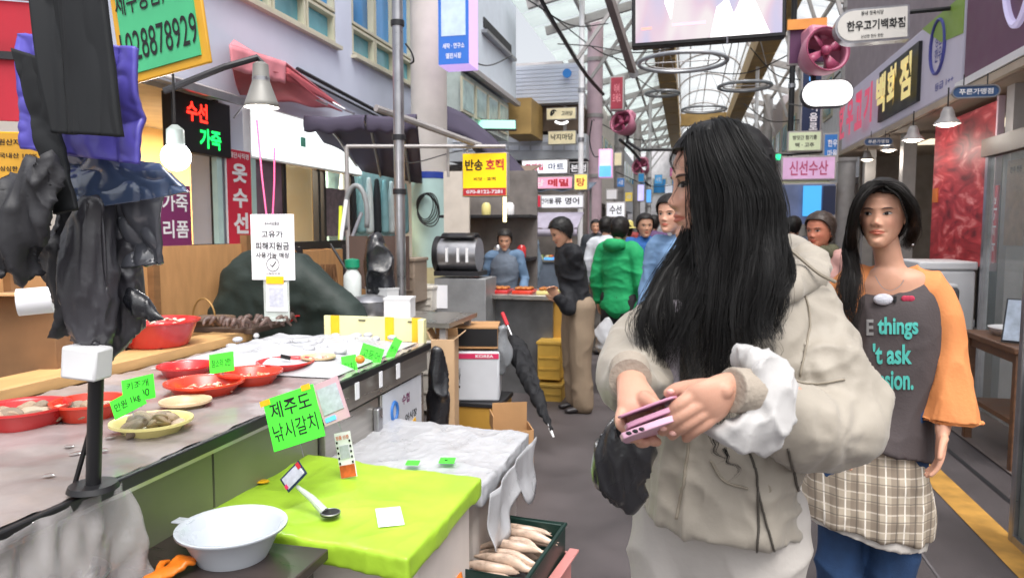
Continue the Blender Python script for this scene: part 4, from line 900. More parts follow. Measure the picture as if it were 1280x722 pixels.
c, r = bowl('pale yellow dish heaped with clams at the counter edge', 190, 530, 92, CZ, m_ylp, .034, 'dish', .7, 'dish'); scatter('clam', clam_me, c, r*.72, 20, .030, 'ribbed beige clam piled in the pale yellow dish', 'clam', 'clams in the pale yellow dish', .012, 1.0, 8, .8)
# dried fish board and red bowl at the back
dbm = P(285, 404, z=.93)
box('dark_board', (dbm[0]-.03, dbm[1]+.06, .905), (.5, .34, .03), mat('dark_board_wood', '#4a3a30', .6, var=.2), label='dark chopping board piled with dried octopus at the back of the counter', cat='board', bevel=.005)
q = random.Random(4); m_oct = mat('dried_octopus', '#5f4b44', .5, var=.35, scale=25, bump=.5, bscale=60)
for k in range(16):
    a = P(258 + 6.5*k + q.uniform(-5, 5), 409 - .35*k + q.uniform(-3, 3), z=.95); pts = [a + np.array([q.uniform(-.01, .01), .02*j + q.uniform(-.01, .01), .035*math.sin(j*.9)]) for j in range(5)]
    obj('dried_octopus', MB().tube(spline(pts, 12), [.006, .014, .015, .012, .005], 7), m_oct, label='curled dark dried octopus arm piled on the dark board', cat='octopus', group='dried octopus on the board', smooth=180)
bowl('flat red bowl behind the dried octopus', 365, 395, 46, .9, m_redp, .04); bowl('second flat red bowl stacked into the one behind the octopus', 366, 389, 48, .925, m_redp, .04)
bowl('dull brown basket bowl with wire handle behind the large red basin', 262, 402, 60, .9, mat('basket_brown', '#5d4a3a', .6, var=.3), .06, 'basket', .7, 'basket', None)
hc = P(255, 398, z=.97); obj('wire_handle', MB().tube([hc + np.array([.07*math.cos(t), 0, .11*math.sin(t)]) for t in np.linspace(0, math.pi, 18)], .005, 6), mat('brass_wire', '#a98450', .4, metal=.6), label='brass coloured wire hoop standing over the brown basket', cat='handle')
# neon price cards
def ncard(lbl, px, py, Y, wpx, hpx, roll, txts=(), tape=True, face=None, name='price_card', tilt=-12, group='neon price cards', cat='price card', deg=0):
    c = P(px, py, Y=Y); M = FR(c, deg, tilt, roll); w = pxm(c, wpx); h = pxm(c, hpx)
    o = thing(name, lbl, cat, c, group); box('card', (0, 0, 0), (w, .003, h), face or m_neon, o, M)
    for t in txts: text(t[0], M, t[1]*w, t[2]*h, t[3]*w, t[4]*h, m_ink, o, y=-.0025, ext=.0004, bold=t[5] if len(t) > 5 else .0)
    obj('wire_pin', MB().tube([M @ Vector((0, .004, -h*.3)), M @ Vector((0, .006, -h*.75))], .0015, 5), m_steel, o)
    return o, M, w, h
o, M, w, h = ncard('big neon green card handwritten for hairtail fish, taped at two corners', 367, 522, 2.0, 72, 66, -20, [('제주도', 0, .24, .8, .32, .01), ('낚시갈치', 0, -.18, .86, .34, .005)])
box('tape_strip', (-.46*w, -.003, .44*h), (.035, .002, .018), m_tape, o, M); box('tape_strip', (.36*w, -.003, .48*h), (.03, .002, .018), m_tape, o, M)
ncard('neon green price card tilted left, lower of two crossed cards', 160, 503, 1.68, 48, 24, -28, [('만원 1kg', 0, .0, .8, .5)]); ncard('neon green price card behind and above its twin on the clam bowls', 173, 486, 1.74, 46, 30, -14, [('키조개', 0, .2, .7, .3), ('10000', 0, -.2, .7, .3)])
ncard('small neon green price card standing between red bowls', 277, 453, 2.42, 34, 24, -10, [('참소라 2만', 0, 0, .8, .4)])
ncard('neon green card leftmost of the three on the white ice sheet', 437, 458, 2.82, 20, 28, -12, [('갈치', 0, 0, .7, .4)]); ncard('neon green card in the middle of the three on the ice sheet', 464, 443, 3.02, 30, 22, 14, [('고등어', 0, 0, .8, .5)]); ncard('slim neon green card rightmost on the ice sheet', 492, 436, 3.18, 11, 28, 24, [('병어', 0, 0, .8, .3)])
obj('orange_fruit', MB().ball(P(450, 449, z=.92), (.02, .02, .018), 14, 8), mat('orange_peel', '#e08a2c', .4, bump=.4), label='small orange citrus lying between neon cards on the ice sheet', cat='citrus')
ncard('small black card on a spike in the farthest red bowl', 357, 446, 2.72, 14, 5, 8, face=m_black, name='spike_card', cat='tag', group=None)
# clear stand with pale card beside the big neon card
o, M, w, h = ncard('pink edged plain card in clear holder leaning behind the big neon card', 414, 501, 2.12, 36, 54, -24, face=mat('holder_pink', '#cfa8b6', .4, var=.1), name='card_holder', cat='card holder', group=None)
box('pale_sheet', (0, -.003, .05*h), (w*.78, .003, h*.62), mat('pale_grey_sheet', '#b9bcc9', .5, var=.15, scale=60), o, M); box('blue_foot', (-.2*w, -.003, -.38*h), (w*.4, .003, h*.1), m_sky, o, M)
# ------------------------------------------------------------------ foam boxes in front
def foam(name, lbl, x0, x1, y0, y1, z0, z1, m, **k):
    o = thing(name, lbl, 'foam box', ((x0+x1)/2, (y0+y1)/2, z0), 'foam boxes before the counter')
    box('body', ((x0+x1)/2, (y0+y1)/2, (z0+z1)/2), (x1-x0-.03, y1-y0-.03, z1-z0), m, o, bevel=.02)
    return o
fb = foam('foam_box', 'white foam box under the lime cloth lid', -1.36, -.70, 1.80, 2.36, 0, .545, m_foam)
def lidfn(u, v):
    x = -1.40 + .73*u; y = 1.745 + .66*v + .05*(1-u)*(1-v); e = 1 if 0 < u < 1 and 0 < v < 1 else 0
    return (x, y, .60 + .004*math.sin(x*20+y*9))
lt = thing('lime_lid', 'bright lime green cloth covered lid on the near foam box', 'lid', (-1.03, 2.07, .54))
LP_ = [(-1.46, 1.82), (-.685, 1.69), (-.67, 2.33), (-1.42, 2.44)]
def quad_slab(P4, z0, z1, n=14, bulge=.004, seed=0):
    mb = MB(); P4 = np.array(P4, float)
    def f(z, flip):
        def g(u, v):
            p = (P4[0]*(1-u) + P4[1]*u)*(1-v) + (P4[3]*(1-u) + P4[2]*u)*v; b = bulge*math.sin(u*9+seed)*math.sin(v*7+1) if z == z1 else 0
            return (p[0], p[1], z + b)
        return g
    mb.grid(f(z1, 0), n, n); mb.grid(f(z0, 1), n, n)
    for a, b in ((0, 1), (1, 2), (2, 3), (3, 0)):
        mb.grid(lambda u, v, a=a, b=b: (*(P4[a]*(1-u) + P4[b]*u), z0 + (z1-z0)*v), n, 3)
    return mb
s_ = vox(quad_slab(LP_, .535, .60), .008, 6); wrinkle(s_, .0025, (9, 9, 9), 3)
obj('cloth_lid', s_, m_lime, lt, smooth=180)
gl = P(487, 645, z=.607); M = FR(gl, 28, -88); box('paper_slip', (0, 0, 0), (.075, .001, .13), m_paper, None, M, label='white paper slip lying on the right of the lime lid', cat='paper slip')
gl = P(328, 601, z=.607); obj('orange_peel', MB().ball(gl, (.025, .02, .003), 12, 6), mat('yellow_tape'), label='orange yellow scrap lying near the back of the lime lid', cat='scrap')
# plastic wrapped boxes behind
foam('foam_box', 'wide pinkish white foam box under the crumpled clear plastic', -1.42, -.71, 2.45, 3.12, 0, .50, m_foam)
s_ = vox(quad_slab([(-1.45, 2.42), (-.69, 2.39), (-.665, 3.12), (-1.4, 3.2)], .47, .545, 18), .010, 4)
wrinkle(s_, .005, (7, 5, 9), 5, sharp=3); wrinkle(s_, .0022, (30, 16, 30), 8, sharp=3)
obj('plastic_cover', s_, m_ice, label='crumpled milky plastic spread over the wide foam box', cat='plastic sheet', smooth=180)
def hang(u, v):
    y = 2.40 + .74*u; n = noise3(np.array([[u*9, v*2, 1]]))[0]; return (-.66 + .028*n*(.3+v) + .01, y, .52 - (.10+.13*abs(math.sin(u*5+1)))*v)
obj('plastic_skirt', MB().grid(hang, 50, 10), m_ice, label='torn edge of milky plastic hanging down the side of the wide foam box', cat='plastic sheet', smooth=180, solid=.003)
for px, py, w, lb in ((516, 578, .05, 'faint neon green note, left of two under the clear plastic'), (559, 575, .06, 'neon green note with black mark, right of two under the clear plastic')):
    p = P(px, py, z=.567); M = FR(p, 10, -86); o = thing('green_note', lb, 'note', p, 'green notes under the plastic'); box('note', (0, 0, 0), (w, .002, w*.9), m_neon, o, M)
    if px > 540: box('black_mark', (-.004, -.002, .0), (.012, .001, .01), m_ink, o, M)
# tag stands on the lime lid
c = P(413, 642, z=.612); o = thing('tag_stand', 'clear stand with round black base holding blue edged payment card', 'card stand', c)
obj('round_base', MB().lathe([(.001, .007), (.026, .007), (.029, .004), (.029, 0)], 28, c, sy=1.0), m_black, o); obj('base_rim', MB().tube(ringpts(c + np.array([0, 0, .006]), .028, 30, 'z'), .0022, 6, closed=True), m_steel, o)
c2 = P(367, 595, Y=c[1]+.02); obj('clear_neck', MB().tube([c + np.array([-.02, 0, .006]), (c + c2)/2 + np.array([-.0, 0, -.01]), c2 - np.array([-.01, 0, .03])], [.014, .011, .006], 10), mat('frosted_plastic', '#cfd6d2', .2, var=.1, alpha=.7), o)
M = FR(c2, -8, -20, 40); box('card', (0, 0, 0), (.052, .003, .082), mat('navy_print'), o, M); box('card_face', (-.0, -.003, 0), (.040, .002, .070), mat('pale_grey_sheet'), o, M); box('red_corner', (-.012, -.005, .033), (.02, .001, .012), m_inkr, o, M); box('red_corner', (.010, -.005, -.035), (.014, .001, .01), m_magenta, o, M)
text('pay', M, .012, .034, .018, .008, m_inkw, o, y=-.0045, ext=.0002)
c3 = P(432, 568, Y=2.22); M = FR(c3, 0, -10, -14); o = thing('upright_label', 'upright white label with orange foot standing on the lime lid', 'label card', c3 - np.array([0, 0, .07]))
box('card', (0, 0, 0), (.06, .003, .155), m_paper, o, M); box('orange_foot', (0, -.003, -.055), (.056, .002, .042), mat('rust_print', '#c65a28', .6, var=.3, scale=40), o, M); box('grey_square', (0, -.003, .01), (.034, .002, .045), mat('pale_grey_sheet'), o, M); text('정품 인증', M, 0, .06, .05, .014, mat('rust_print'), o, y=-.004)
for k in range(5):
    for sx in (-1, 1): box('print_mark', (sx*.024, -.003, .045-.018*k), (.006, .002, .008), m_ink, o, M)
# white bowl and dark plank at lower left
pk = P(275, 705, z=.60)
box('dark_plank', (pk[0]-.05, pk[1]+.0, .585), (.55, .30, .03), mat('wet_dark_wood', '#3b3230', .3, var=.2, scale=6, stretch=(1, 6, 1)), label='wet dark plank shelf under the white bowl', cat='plank', bevel=.004)
cr = thing('plank_crate', 'dull crate propping the dark plank below the counter', 'crate', (pk[0]-.05, pk[1]+.02, 0)); box('shell', (pk[0]-.05, pk[1]+.0, .28), (.5, .24, .56), mat('dull_crate', '#4e4744', .6), cr, bevel=.01)
c = P(290, 656, z=.684); r = pxm(c, 63); c[2] = .602
o = thing('white_bowl', 'white plastic bowl with a side lug standing on the dark plank', 'bowl', c)
obj('shell', MB().lathe([(.001, .006), (r*.60, .004), (r*.66, .0), (r*.7, .01), (r*.93, .075), (r*1.0, .083), (r*1.05, .083), (r*1.05, .078)], 48, c), mat('bowl_white', '#c2c8d0', .3, var=.03), o, solid=.003, smooth=60)
box('lug', (c[0]-r*1.12, c[1], c[2]+.079), (.05, .035, .005), mat('bowl_white'), o, bevel=.002)
# metal bowl with mussels, bottom left
c = P(62, 724, z=.66); r = pxm(c, 64); o = thing('steel_bowl', 'steel bowl of dark mussels cut by the bottom edge of the view', 'bowl', c - np.array([0, 0, .08]))
obj('shell', MB().lathe([(.001, -.08), (r*.5, -.08), (r*.9, -.02), (r, 0), (r*1.04, .001)], 40, c), m_steel, o, solid=.002, smooth=60)
m_mus = mat('mussel_shell', '#1b1c22', .25, var=.4, spec=.8, scale=20); mus_me = [mesh_from(shell_mb(1, 9).V()*np.array([1, .55, .8]), shell_mb(1, 9).f, m_mus, 180)]
scatter('mussel', mus_me, c - np.array([0, 0, .055]), r*.85, 26, .03, 'dark glossy mussel in the steel bowl', 'mussel', 'mussels in the steel bowl', .02, .6, 11, .9)
# orange gloves
def glove(lbl, px, py, z, rot, s=1.0):
    c = P(px, py, z=z); mb = MB()
    A = FR(c, rot); pt = lambda x, y, zz: np.array(A @ Vector((x*s, y*s, zz*s)))
    loft([pt(0, -.09, 0), pt(0, -.03, 0), pt(0, .02, .005)], [.03*s, .036*s, .038*s], [.014*s, .016*s, .014*s], nrm(pt(1, 0, 0)-pt(0, 0, 0)), mb=mb)
    for k, (x, l) in enumerate(((-.028, .06), (-.01, .075), (.010, .07), (.028, .05))): loft([pt(x, .01, .004), pt(x*1.1, .01+l*.5, .02), pt(x*1.15, .01+l, .008)], [.011*s, .011*s, .009*s], None, n=12, mb=mb)
    loft([pt(-.03, -.04, 0), pt(-.055, -.01, .012), pt(-.06, .02, .006)], [.012*s, .012*s, .010*s], None, n=12, mb=mb)
    v = vox(mb, .004, 3); wrinkle(v, .0015, (40, 40, 40), 2); obj('rubber_glove', v, mat('orange_rubber', '#d9741c', .4, var=.12, bump=.3), label=lbl, cat='glove', group='orange rubber gloves', smooth=180)
glove('orange rubber glove with fingers up beside the white bowl', 216, 712, .62, -20, .7); glove('orange rubber glove lying at the foot of the near foam box', 566, 716, .30, 30, .8)
# fish tray
tc_ = P(636, 676, z=.30); tr = thing('fish_tray', 'dark green crate of whole white squid at the foot of the foam boxes', 'crate', (tc_[0], tc_[1], .12))
A = FR((tc_[0], tc_[1], .12), -6); m_dg = mat('bottle_green_plastic', '#15302a', .4, var=.1)
hw, hd, hh = .145, .24, .17
for c, d in (((0, 0, .01), (2*hw, 2*hd, .02)), ((-hw, 0, hh/2), (.015, 2*hd, hh)), ((hw, 0, hh/2), (.015, 2*hd, hh)), ((0, -hd, hh/2), (2*hw-.015, .015, hh)), ((0, hd, hh/2), (2*hw-.015, .015, hh))): box('tray_wall' if d[2] > .05 else 'tray_floor', c, d, m_dg, tr, A, bevel=.003)
obj('tray_lip', MB().tube([np.array(A @ Vector(p)) for p in ((-hw-.006, -hd-.006, hh), (hw+.006, -hd-.006, hh), (hw+.006, hd+.006, hh), (-hw-.006, hd+.006, hh))], .008, 6, closed=True), m_dg, tr)
m_fish = mat('pale_squid_skin', '#c4ab98', .3, var=.42, scale=16, spec=.8, bump=.4, stretch=(1, 2.4, 1))
q = random.Random(2)
for k in range(11):
    y = -.19 + .038*k; x = q.uniform(-.03, .03); z = .115 + .018*(k % 3); d = q.uniform(-.035, .035)
    pts = [np.array(A @ Vector(p)) for p in ((x-.115, y+d, z), (x-.05, y, z+.012), (x+.03, y, z+.012), (x+.09, y-d, z), (x+.12, y-d, z-.004))]
    mb = loft(pts, [.006, .018, .021, .014, .005], [.005, .014, .016, .011, .004], (0, 0, 1), 14)
    for t in (-1, 1): loft([pts[3], pts[4] + np.array([.01, t*.012, 0])], [.004, .002], n=6, mb=mb)
    obj('squid', mb, m_fish, label='whole white squid lying in the dark green crate', cat='squid', group='squid in the green crate', smooth=180)
lb_ = thing('tray_stand', 'upturned grey crate holding the fish tray off the ground', 'crate', (tc_[0], tc_[1], 0)); box('shell', (tc_[0], tc_[1], .058), (.26, .42, .115), mat('dull_crate'), lb_, bevel=.01)
pb = P(686, 706, z=.18); o = thing('pink_basket', 'dusty pink plastic basket on the ground beside the fish tray', 'basket', (pb[0], pb[1], 0))
for c, d in (((0, 0, .01), (.15, .3, .02)), ((-.07, 0, .09), (.01, .3, .18)), ((.07, 0, .09), (.01, .3, .18)), ((0, -.145, .09), (.13, .01, .18)), ((0, .145, .09), (.13, .01, .18))): box('basket_side' if d[2] > .05 else 'basket_floor', c, d, mat('dusty_pink_plastic', '#cf8a86', .45, var=.06), o, FR((pb[0]-.03, pb[1], 0), -8), bevel=.003)
box('basket_rim', (.085, 0, .185), (.04, .32, .01), mat('dusty_pink_plastic'), o, FR((pb[0]-.03, pb[1], 0), -8), bevel=.003)
c = P(618, 722, z=.26); o = thing('dark_pot', 'dark enamel pot whose rim shows at the bottom edge', 'pot', (c[0], c[1], 0)); obj('shell', MB().lathe([(.10, 0), (.12, .1), (.125, .25), (.13, .26)], 32, (c[0], c[1]-.03, 0)), m_dark, o, solid=.004); obj('lid', MB().lathe([(.001, .235), (.12, .23)], 32, (c[0], c[1]-.03, 0)), m_gsteel, o)
# clear plastic hanging over the counter front, bottom left
def drape(u, v):
    y = .62 + .84*u; n = noise3(np.array([[u*9, v*2.3, 2], [u*26+v*6, v*9, 5]])); sl = .30*v*(1-.3*u)
    return (CX1 + .03 + sl*.5 + .06*n[0]*(.25+v) + .02*n[1], y, .845 - .62*v + .01*n[0])
m_clearp = mat('clear_plastic_curtain', '#c9c4c4', .12, var=.1, scale=3, bump=.6, bscale=12, spec=1.0, alpha=.34)
obj('plastic_curtain', MB().grid(drape, 90, 34), m_clearp, label='clear plastic film hanging in folds over the olive counter front', cat='plastic film', smooth=180, solid=.002)
# ------------------------------------------------------------------ payment placards
c = P(341, 309, Y=3.45); M = FR(c, 4, 0, 0); w = pxm(c, 58); h = pxm(c, 82)
o = thing('payment_placard', 'white placard with black relief fund notice on a clear stand', 'placard', (c[0], c[1], .86))
box('placard', (0, 0, 0), (w, .006, h), m_paper, o, M, bevel=.002)
for s, z, tw, th in (('온누리상품권', .36, .34, .06), ('고유가', .20, .5, .11), ('피해지원금', .02, .78, .12), ('사용가능 매장', -.12, .78, .085)): text(s, M, 0, z*h, tw*w, th*h, m_ink, o, y=-.005)
obj('check_ring', MB().tube([(.036*math.cos(a), -.005, -.26*h + .036*math.sin(a)) for a in np.linspace(0, 6.28, 24)], .0016, 5), m_ink, o, M); obj('check_tick', MB().tube([(-.014, -.005, -.26*h), (-.003, -.005, -.26*h-.012), (.018, -.005, -.26*h+.014)], .003, 5), m_ink, o, M)
text('시장상인회', M, 0, -.4*h, .34*w, .03*h, m_ink, o, y=-.005)
box('tape_strip', (.01, -.006, -h*.5), (.1, .004, .04), m_tape, o, M)
box('stand', (.01, .008, -h*.78), (pxm(c, 34), .006, h*.62), mat('frosted_plastic'), o, M); box('lower_card', (.015, 0, -h*.76), (pxm(c, 28), .003, pxm(c, 36)), m_paper, o, M); box('grey_square', (.015, -.003, -h*.76), (pxm(c, 20), .002, pxm(c, 24)), mat('pale_grey_sheet'), o, M)
obj('stand_foot', MB().box((.01, 0, -h*1.1), (.12, .09, .01)), mat('frosted_plastic'), o, M)
# two pink straws / ribbons
for k, (x0, x1) in enumerate(((321, 333), (343, 341))):
    obj('pink_ribbon', MB().tube([P(x0, 150 if k == 0 else 185, Y=3.5), P((x0+x1)/2+1, 225, Y=3.5), P(x1, 268, Y=3.45)], .005, 6), mat('hot_pink', '#e04f86', .5), label=['longer', 'shorter'][k] + ' pink ribbon rising behind the payment placard', cat='ribbon', group='pink ribbons behind the placard')
# dark green covered hump
c = P(352, 420, Y=4.15)
mb = MB(); pr = [(276, 408), (282, 370), (296, 330), (315, 312), (340, 306), (372, 314), (400, 340), (430, 368), (452, 396)]
for Yk in (4.0, 4.2, 4.4):
    pts = [P(a, b+12, Y=Yk) for a, b in pr]
    for p_, q_ in zip(pts[:-1], pts[1:]): loft([p_ - np.array([0, 0, .05]), q_ - np.array([0, 0, .05])], [.10, .10], n=10, mb=mb, sub=4)
    for p_ in pts[1:-1]: loft([p_ - np.array([0, 0, .05]), (p_[0], p_[1], .5)], [.11, .13], n=10, mb=mb, sub=6)
v = vox(mb, .025, 12, .7); wrinkle(v, .02, (3, 3, 5), 3); wrinkle(v, .006, (9, 9, 14), 5)
obj('draped_cover', v, mat('dark_green_cloth', '#1d2a26', .65, var=.12, scale=3, bump=.3, bscale=50), label='dark green cloth draped over a rounded hump behind the counter', cat='cover', smooth=180)
# ------------------------------------------------------------------ foreground hanging things, upper left
M = FR(P(196, 22, Y=2.0), -6, 0, -8); w, h = .36, .36
board('green_stall_sign', 'green painted stall sign with yellow border and black handwritten phone number', 'sign', M, w, h, .012, mat('jade_print', '#48b47e', .5, var=.08), mat('amber_border', '#d6a02c', .5, var=.08),
      [('제수용품, 해물', .0, .20, .86, .24, m_ink, .01), ('1028878929', .0, -.19, .86, .26, m_ink, .0)], fr=.028)
m_viol = mat('violet_sheet', '#5d55b8', .4, var=.15, scale=3, bump=.3, bscale=12)
def crumple(name, lbl, cat, quad, Y, m, amp=.012, sc=(9, 4, 9), th=.012, seed=0, n=44, fine=.003, fn=None):
    """a hanging sheet whose corners are given in the view at depth(s) Y"""
    Ys = Y if hasattr(Y, '__len__') else [Y]*4; C4 = [P(a, b, Y=y) for (a, b), y in zip(quad, Ys)]
    mb = MB().grid(lambda u, v: (C4[0]*(1-u)+C4[1]*u)*(1-v) + (C4[3]*(1-u)+C4[2]*u)*v, n, n)
    vv = mb.V(); N = normals(mb); d = amp*folds(vv, sc, seed) + fine*folds(vv, [q*3.3 for q in sc], seed+4); e = fn(vv) if fn else 0
    mb.v = [vv + N*(d + e)[:, None]]
    return obj(name, mb, m, label=lbl, cat=cat, smooth=180, solid=th)
crumple('violet_sheet', 'violet blue plastic sheet hanging behind black garment', 'plastic sheet', [(18, 40), (172, 60), (177, 206), (30, 186)], 1.25, m_viol, .012, seed=2)
crumple('black_garment', 'black garment hanging over the violet sheet at upper left', 'garment', [(36, -10), (134, -10), (156, 172), (64, 166)], [1.16]*4, mat('black_cloth', '#15181c', .8, var=.3, scale=5), .013, (14, 4, 2.2), seed=5, th=.014, fine=.002)
crumple('navy_vinyl', 'shiny navy vinyl apron hanging below the violet sheet', 'vinyl apron', [(58, 188), (200, 206), (234, 240), (92, 264)], 1.3, mat('navy_vinyl_gloss', '#4a5a78', .15, var=.35, scale=5, spec=1.0, coat=.5), .016, (7, 4, 10), seed=8)
crumple('black_strap_cloth', 'long narrow black cloth strip hanging at left of the navy vinyl', 'cloth', [(14, 60), (44, 70), (96, 262), (66, 268)], 1.2, mat('black_cloth'), .008, seed=9)
crumple('grey_bag_film', 'silvery grey plastic bag bunched above the black bags', 'plastic bag', [(92, 250), (208, 232), (196, 330), (112, 340)], 1.36, mat('silver_grey_bag', '#5e6068', .2, var=.4, scale=6, spec=1.0), .02, (9, 5, 7), seed=12, fine=.006)
def bagbundle(lbl, pts, ra, rb, Y, m, seed, amp=.015, vs=.009):
    pp = [P(a, b, Y=Y) for a, b in pts]; mb = loft(pp, ra, rb, n=24)
    v = vox(mb, vs*.7, 3); wrinkle(v, amp*.8, (24, 20, 3), seed+7, sharp=1.6); wrinkle(v, amp, (16, 12, 4.5), seed, sharp=3.2); wrinkle(v, amp*.45, (38, 34, 12), seed+1, sharp=3)
    return obj('black_bag', v, m, label=lbl, cat='plastic bag', group='black bags hung on the stand', smooth=180)
bagbundle('glossy black plastic bag bundle hanging nearest the price notice', [(152, 268), (146, 300), (134, 345), (126, 390), (116, 424)], [.03, .062, .088, .098, .066], [.02, .04, .05, .05, .03], 1.38, mat('charcoal_bag', '#3b3a40', .35, var=.35, scale=5, bump=.9, bscale=16, spec=.8), 3, .010)
bagbundle('matt charcoal bag bundle sagging at the left of the glossy bag', [(84, 262), (82, 300), (86, 355), (98, 405)], [.03, .055, .060, .04], [.03, .04, .05, .03], 1.32, m_greybag, 6)
bagbundle('black bag bulging at the top left above the cardboard box', [(52, 216), (30, 250), (15, 290), (8, 330)], [.03, .06, .075, .05], [.03, .04, .04, .03], 1.15, m_greybag, 8)
bagbundle('small black bag corner poking right of the black bundle', [(165, 372), (190, 392), (205, 398)], [.03, .022, .010], [.02, .015, .01], 1.36, m_bag, 10, .006)
bagbundle('dull black bag bundle in the middle, between the glossy and charcoal ones', [(118, 258), (108, 300), (104, 360), (110, 418)], [.03, .055, .065, .05], [.03, .04, .045, .03], 1.30, mat('charcoal_bag', ''), 15, .010)
ds = thing('bag_stand', 'black stand holding the black bags, its foot on the counter', 'stand', P(116, 590, Y=1.32))
a = P(116, 600, Y=1.34); a[2] = .86; b = P(122, 400, Y=1.32)
obj('post', MB().tube([a, b], .016, 12), m_black, ds); obj('foot_brace', MB().tube([a + np.array([0, 0, .14]), a + np.array([-.07, .02, .0])], .006, 6), m_black, ds); obj('foot', MB().lathe([(.001, .012), (.05, .012), (.055, 0)], 20, a), m_black, ds)
M = FR(P(109, 452, Y=1.28), 8, 0, 6); bx = box('white_carton', (0, 0, 0), (.080, .06, .070), m_white, None, M, bevel=.006, label='small white carton fixed on the black stand under the bags', cat='carton')
# brown carton and paper roll at far left
cb = thing('brown_carton', 'brown cardboard carton behind the counter at the left edge', 'carton', P(30, 470, X=-2.6))
M = FR(P(22, 425, X=-2.62), 15); box('body', (0, .1, -.02), (.34, .26, .40), mat('dark_cardboard', '#7d5c3e', .8, var=.2), cb, M, bevel=.004); box('flap', (.02, -.05, .19), (.3, .1, .006), m_card, cb, M)
obj('paper_roll', MB().tube([P(22, 378, Y=1.5), P(66, 374, Y=1.55)], .035, 24), m_paper, label='white paper roll resting before the brown carton', cat='paper roll')
rc = thing('red_stall_awning', 'deep red stall awning panel at upper left edge', 'awning', P(10, 60, Y=2.6))
M = FR(P(8, 66, Y=2.4), 30); box('upper_panel', (0, 0, .10), (.36, .02, .20), mat('crimson_canvas', '#a5182c', .7, var=.12), rc, M); box('lower_panel', (0, 0, -.15), (.36, .02, .24), mat('crimson_canvas'), rc, M); box('dark_rail', (0, -.012, -.015), (.37, .03, .03), m_dark, rc, M)
box('pink_trim', (0, -.01, .28), (.36, .03, .14), m_pinkcl, rc, M)
M = FR(P(16, 198, Y=2.7), 25); board('yellow_notice', 'yellow paper notice with small print under the red awning', 'notice', M, .26, .24, .006, mat('ochre_sheet', '#cf9d34', .7, var=.12), m_tape, [('원산지 표시', .1, .3, .6, .12, m_ink), ('국내산 100%', .1, .05, .6, .1, m_ink), ('싱싱한 수산물', .1, -.2, .6, .1, m_ink)], fr=.008)
# bare bulb and bell lamp on pipe arms
c = P(220, 196, Y=2.6); o = thing('bare_bulb', 'bright white LED bulb hanging bare over the seafood counter', 'lamp', c)
obj('bulb', MB().ball(c, .058, 20, 14), glow('bulb_white', '#f4f8ff', 14), o); obj('socket', MB().lathe([(.036, .045), (.036, .06), (.034, .11), (.012, .13)], 20, c, caps=(1, 1)), mat('socket_grey', '#9aa39f', .5), o); obj('cord', MB().tube([c + np.array([0, 0, .14]), c + np.array([.0, 0, .5]), c + np.array([-.05, 0, 1.2])], .005, 6), m_black, o)  # bulb ball made oversized to stand in for its glow halo
def plight(p, e, c=(1, .97, .92), r=.05):
    l = bpy.data.lights.new('bulb_light', 'POINT'); l.energy = e; l.color = c; l.shadow_soft_size = r; q = bpy.data.objects.new('bulb_light', l); col.objects.link(q); q.location = [float(t) for t in p]
plight(c - np.array([0, .06, .05]), 10, (.93, .97, 1))
c = P(327, 128, Y=3.2); o = thing('bell_lamp', 'grey bell shaped lamp on a bent black pipe arm', 'lamp', c)
obj('shade', MB().lathe([(.022, .19), (.035, .18), (.04, .10), (.05, .07), (.075, .0), (.082, -.025)], 28, c), mat('shade_grey', '#8b8a86', .45, metal=.2), o, solid=.004); obj('collar', MB().lathe([(.042, .10), (.042, .12)], 24, c, caps=(1, 1)), m_steel, o)
obj('bulb', MB().ball(c - np.array([0, 0, .01]), (.055, .055, .025), 16, 8), mat('lamp_glow'), o); obj('arm', MB().tube([P(205, 114, Y=3.0), P(280, 84, Y=3.1), P(322, 72, Y=3.2), P(328, 80, Y=3.2)], .016, 8), m_dark, o)
obj('chain', MB().tube([P(316, 118, Y=3.2), P(292, 148, Y=3.2)], .004, 5), m_dark, o)
plight(c - np.array([0, .0, .07]), 7)
# ------------------------------------------------------------------ clutter behind the counter
pot = thing('steel_pot', 'lidded steel pot behind the counter beside the black bag', 'pot', P(462, 395, Y=4.3)); c = P(462, 396, Y=4.3)
obj('body', MB().lathe([(.001, 0), (.11, 0), (.12, .02), (.12, .1), (.125, .105)], 32, c), m_steel, pot); obj('lid', MB().lathe([(.122, .105), (.09, .135), (.02, .15), (.001, .15)], 32, c), m_steel, pot); obj('knob', MB().ball(c + np.array([0, 0, .165]), .018, 12, 8), m_black, pot); obj('handle', MB().tube([c + np.array([.12, 0, .08]), c + np.array([.17, 0, .07]), c + np.array([.17, 0, .05]), c + np.array([.12, 0, .04])], .008, 6), m_steel, pot)
bt = thing('back_table', 'low work table behind the counter holding the steel pot and boxes', 'table', (-2.45, 4.5, 0)); c0 = c.copy()
box('top', (c0[0]+.12, c0[1]+.15, c0[2]-.02), (.95, .6, .03), m_stain, bt)
for sx in (-.42, .42):
    for sy in (-.25, .25): box('leg', (c0[0]+.12+sx, c0[1]+.15+sy, (c0[2]-.03)/2), (.04, .04, c0[2]-.035), m_gsteel, bt)
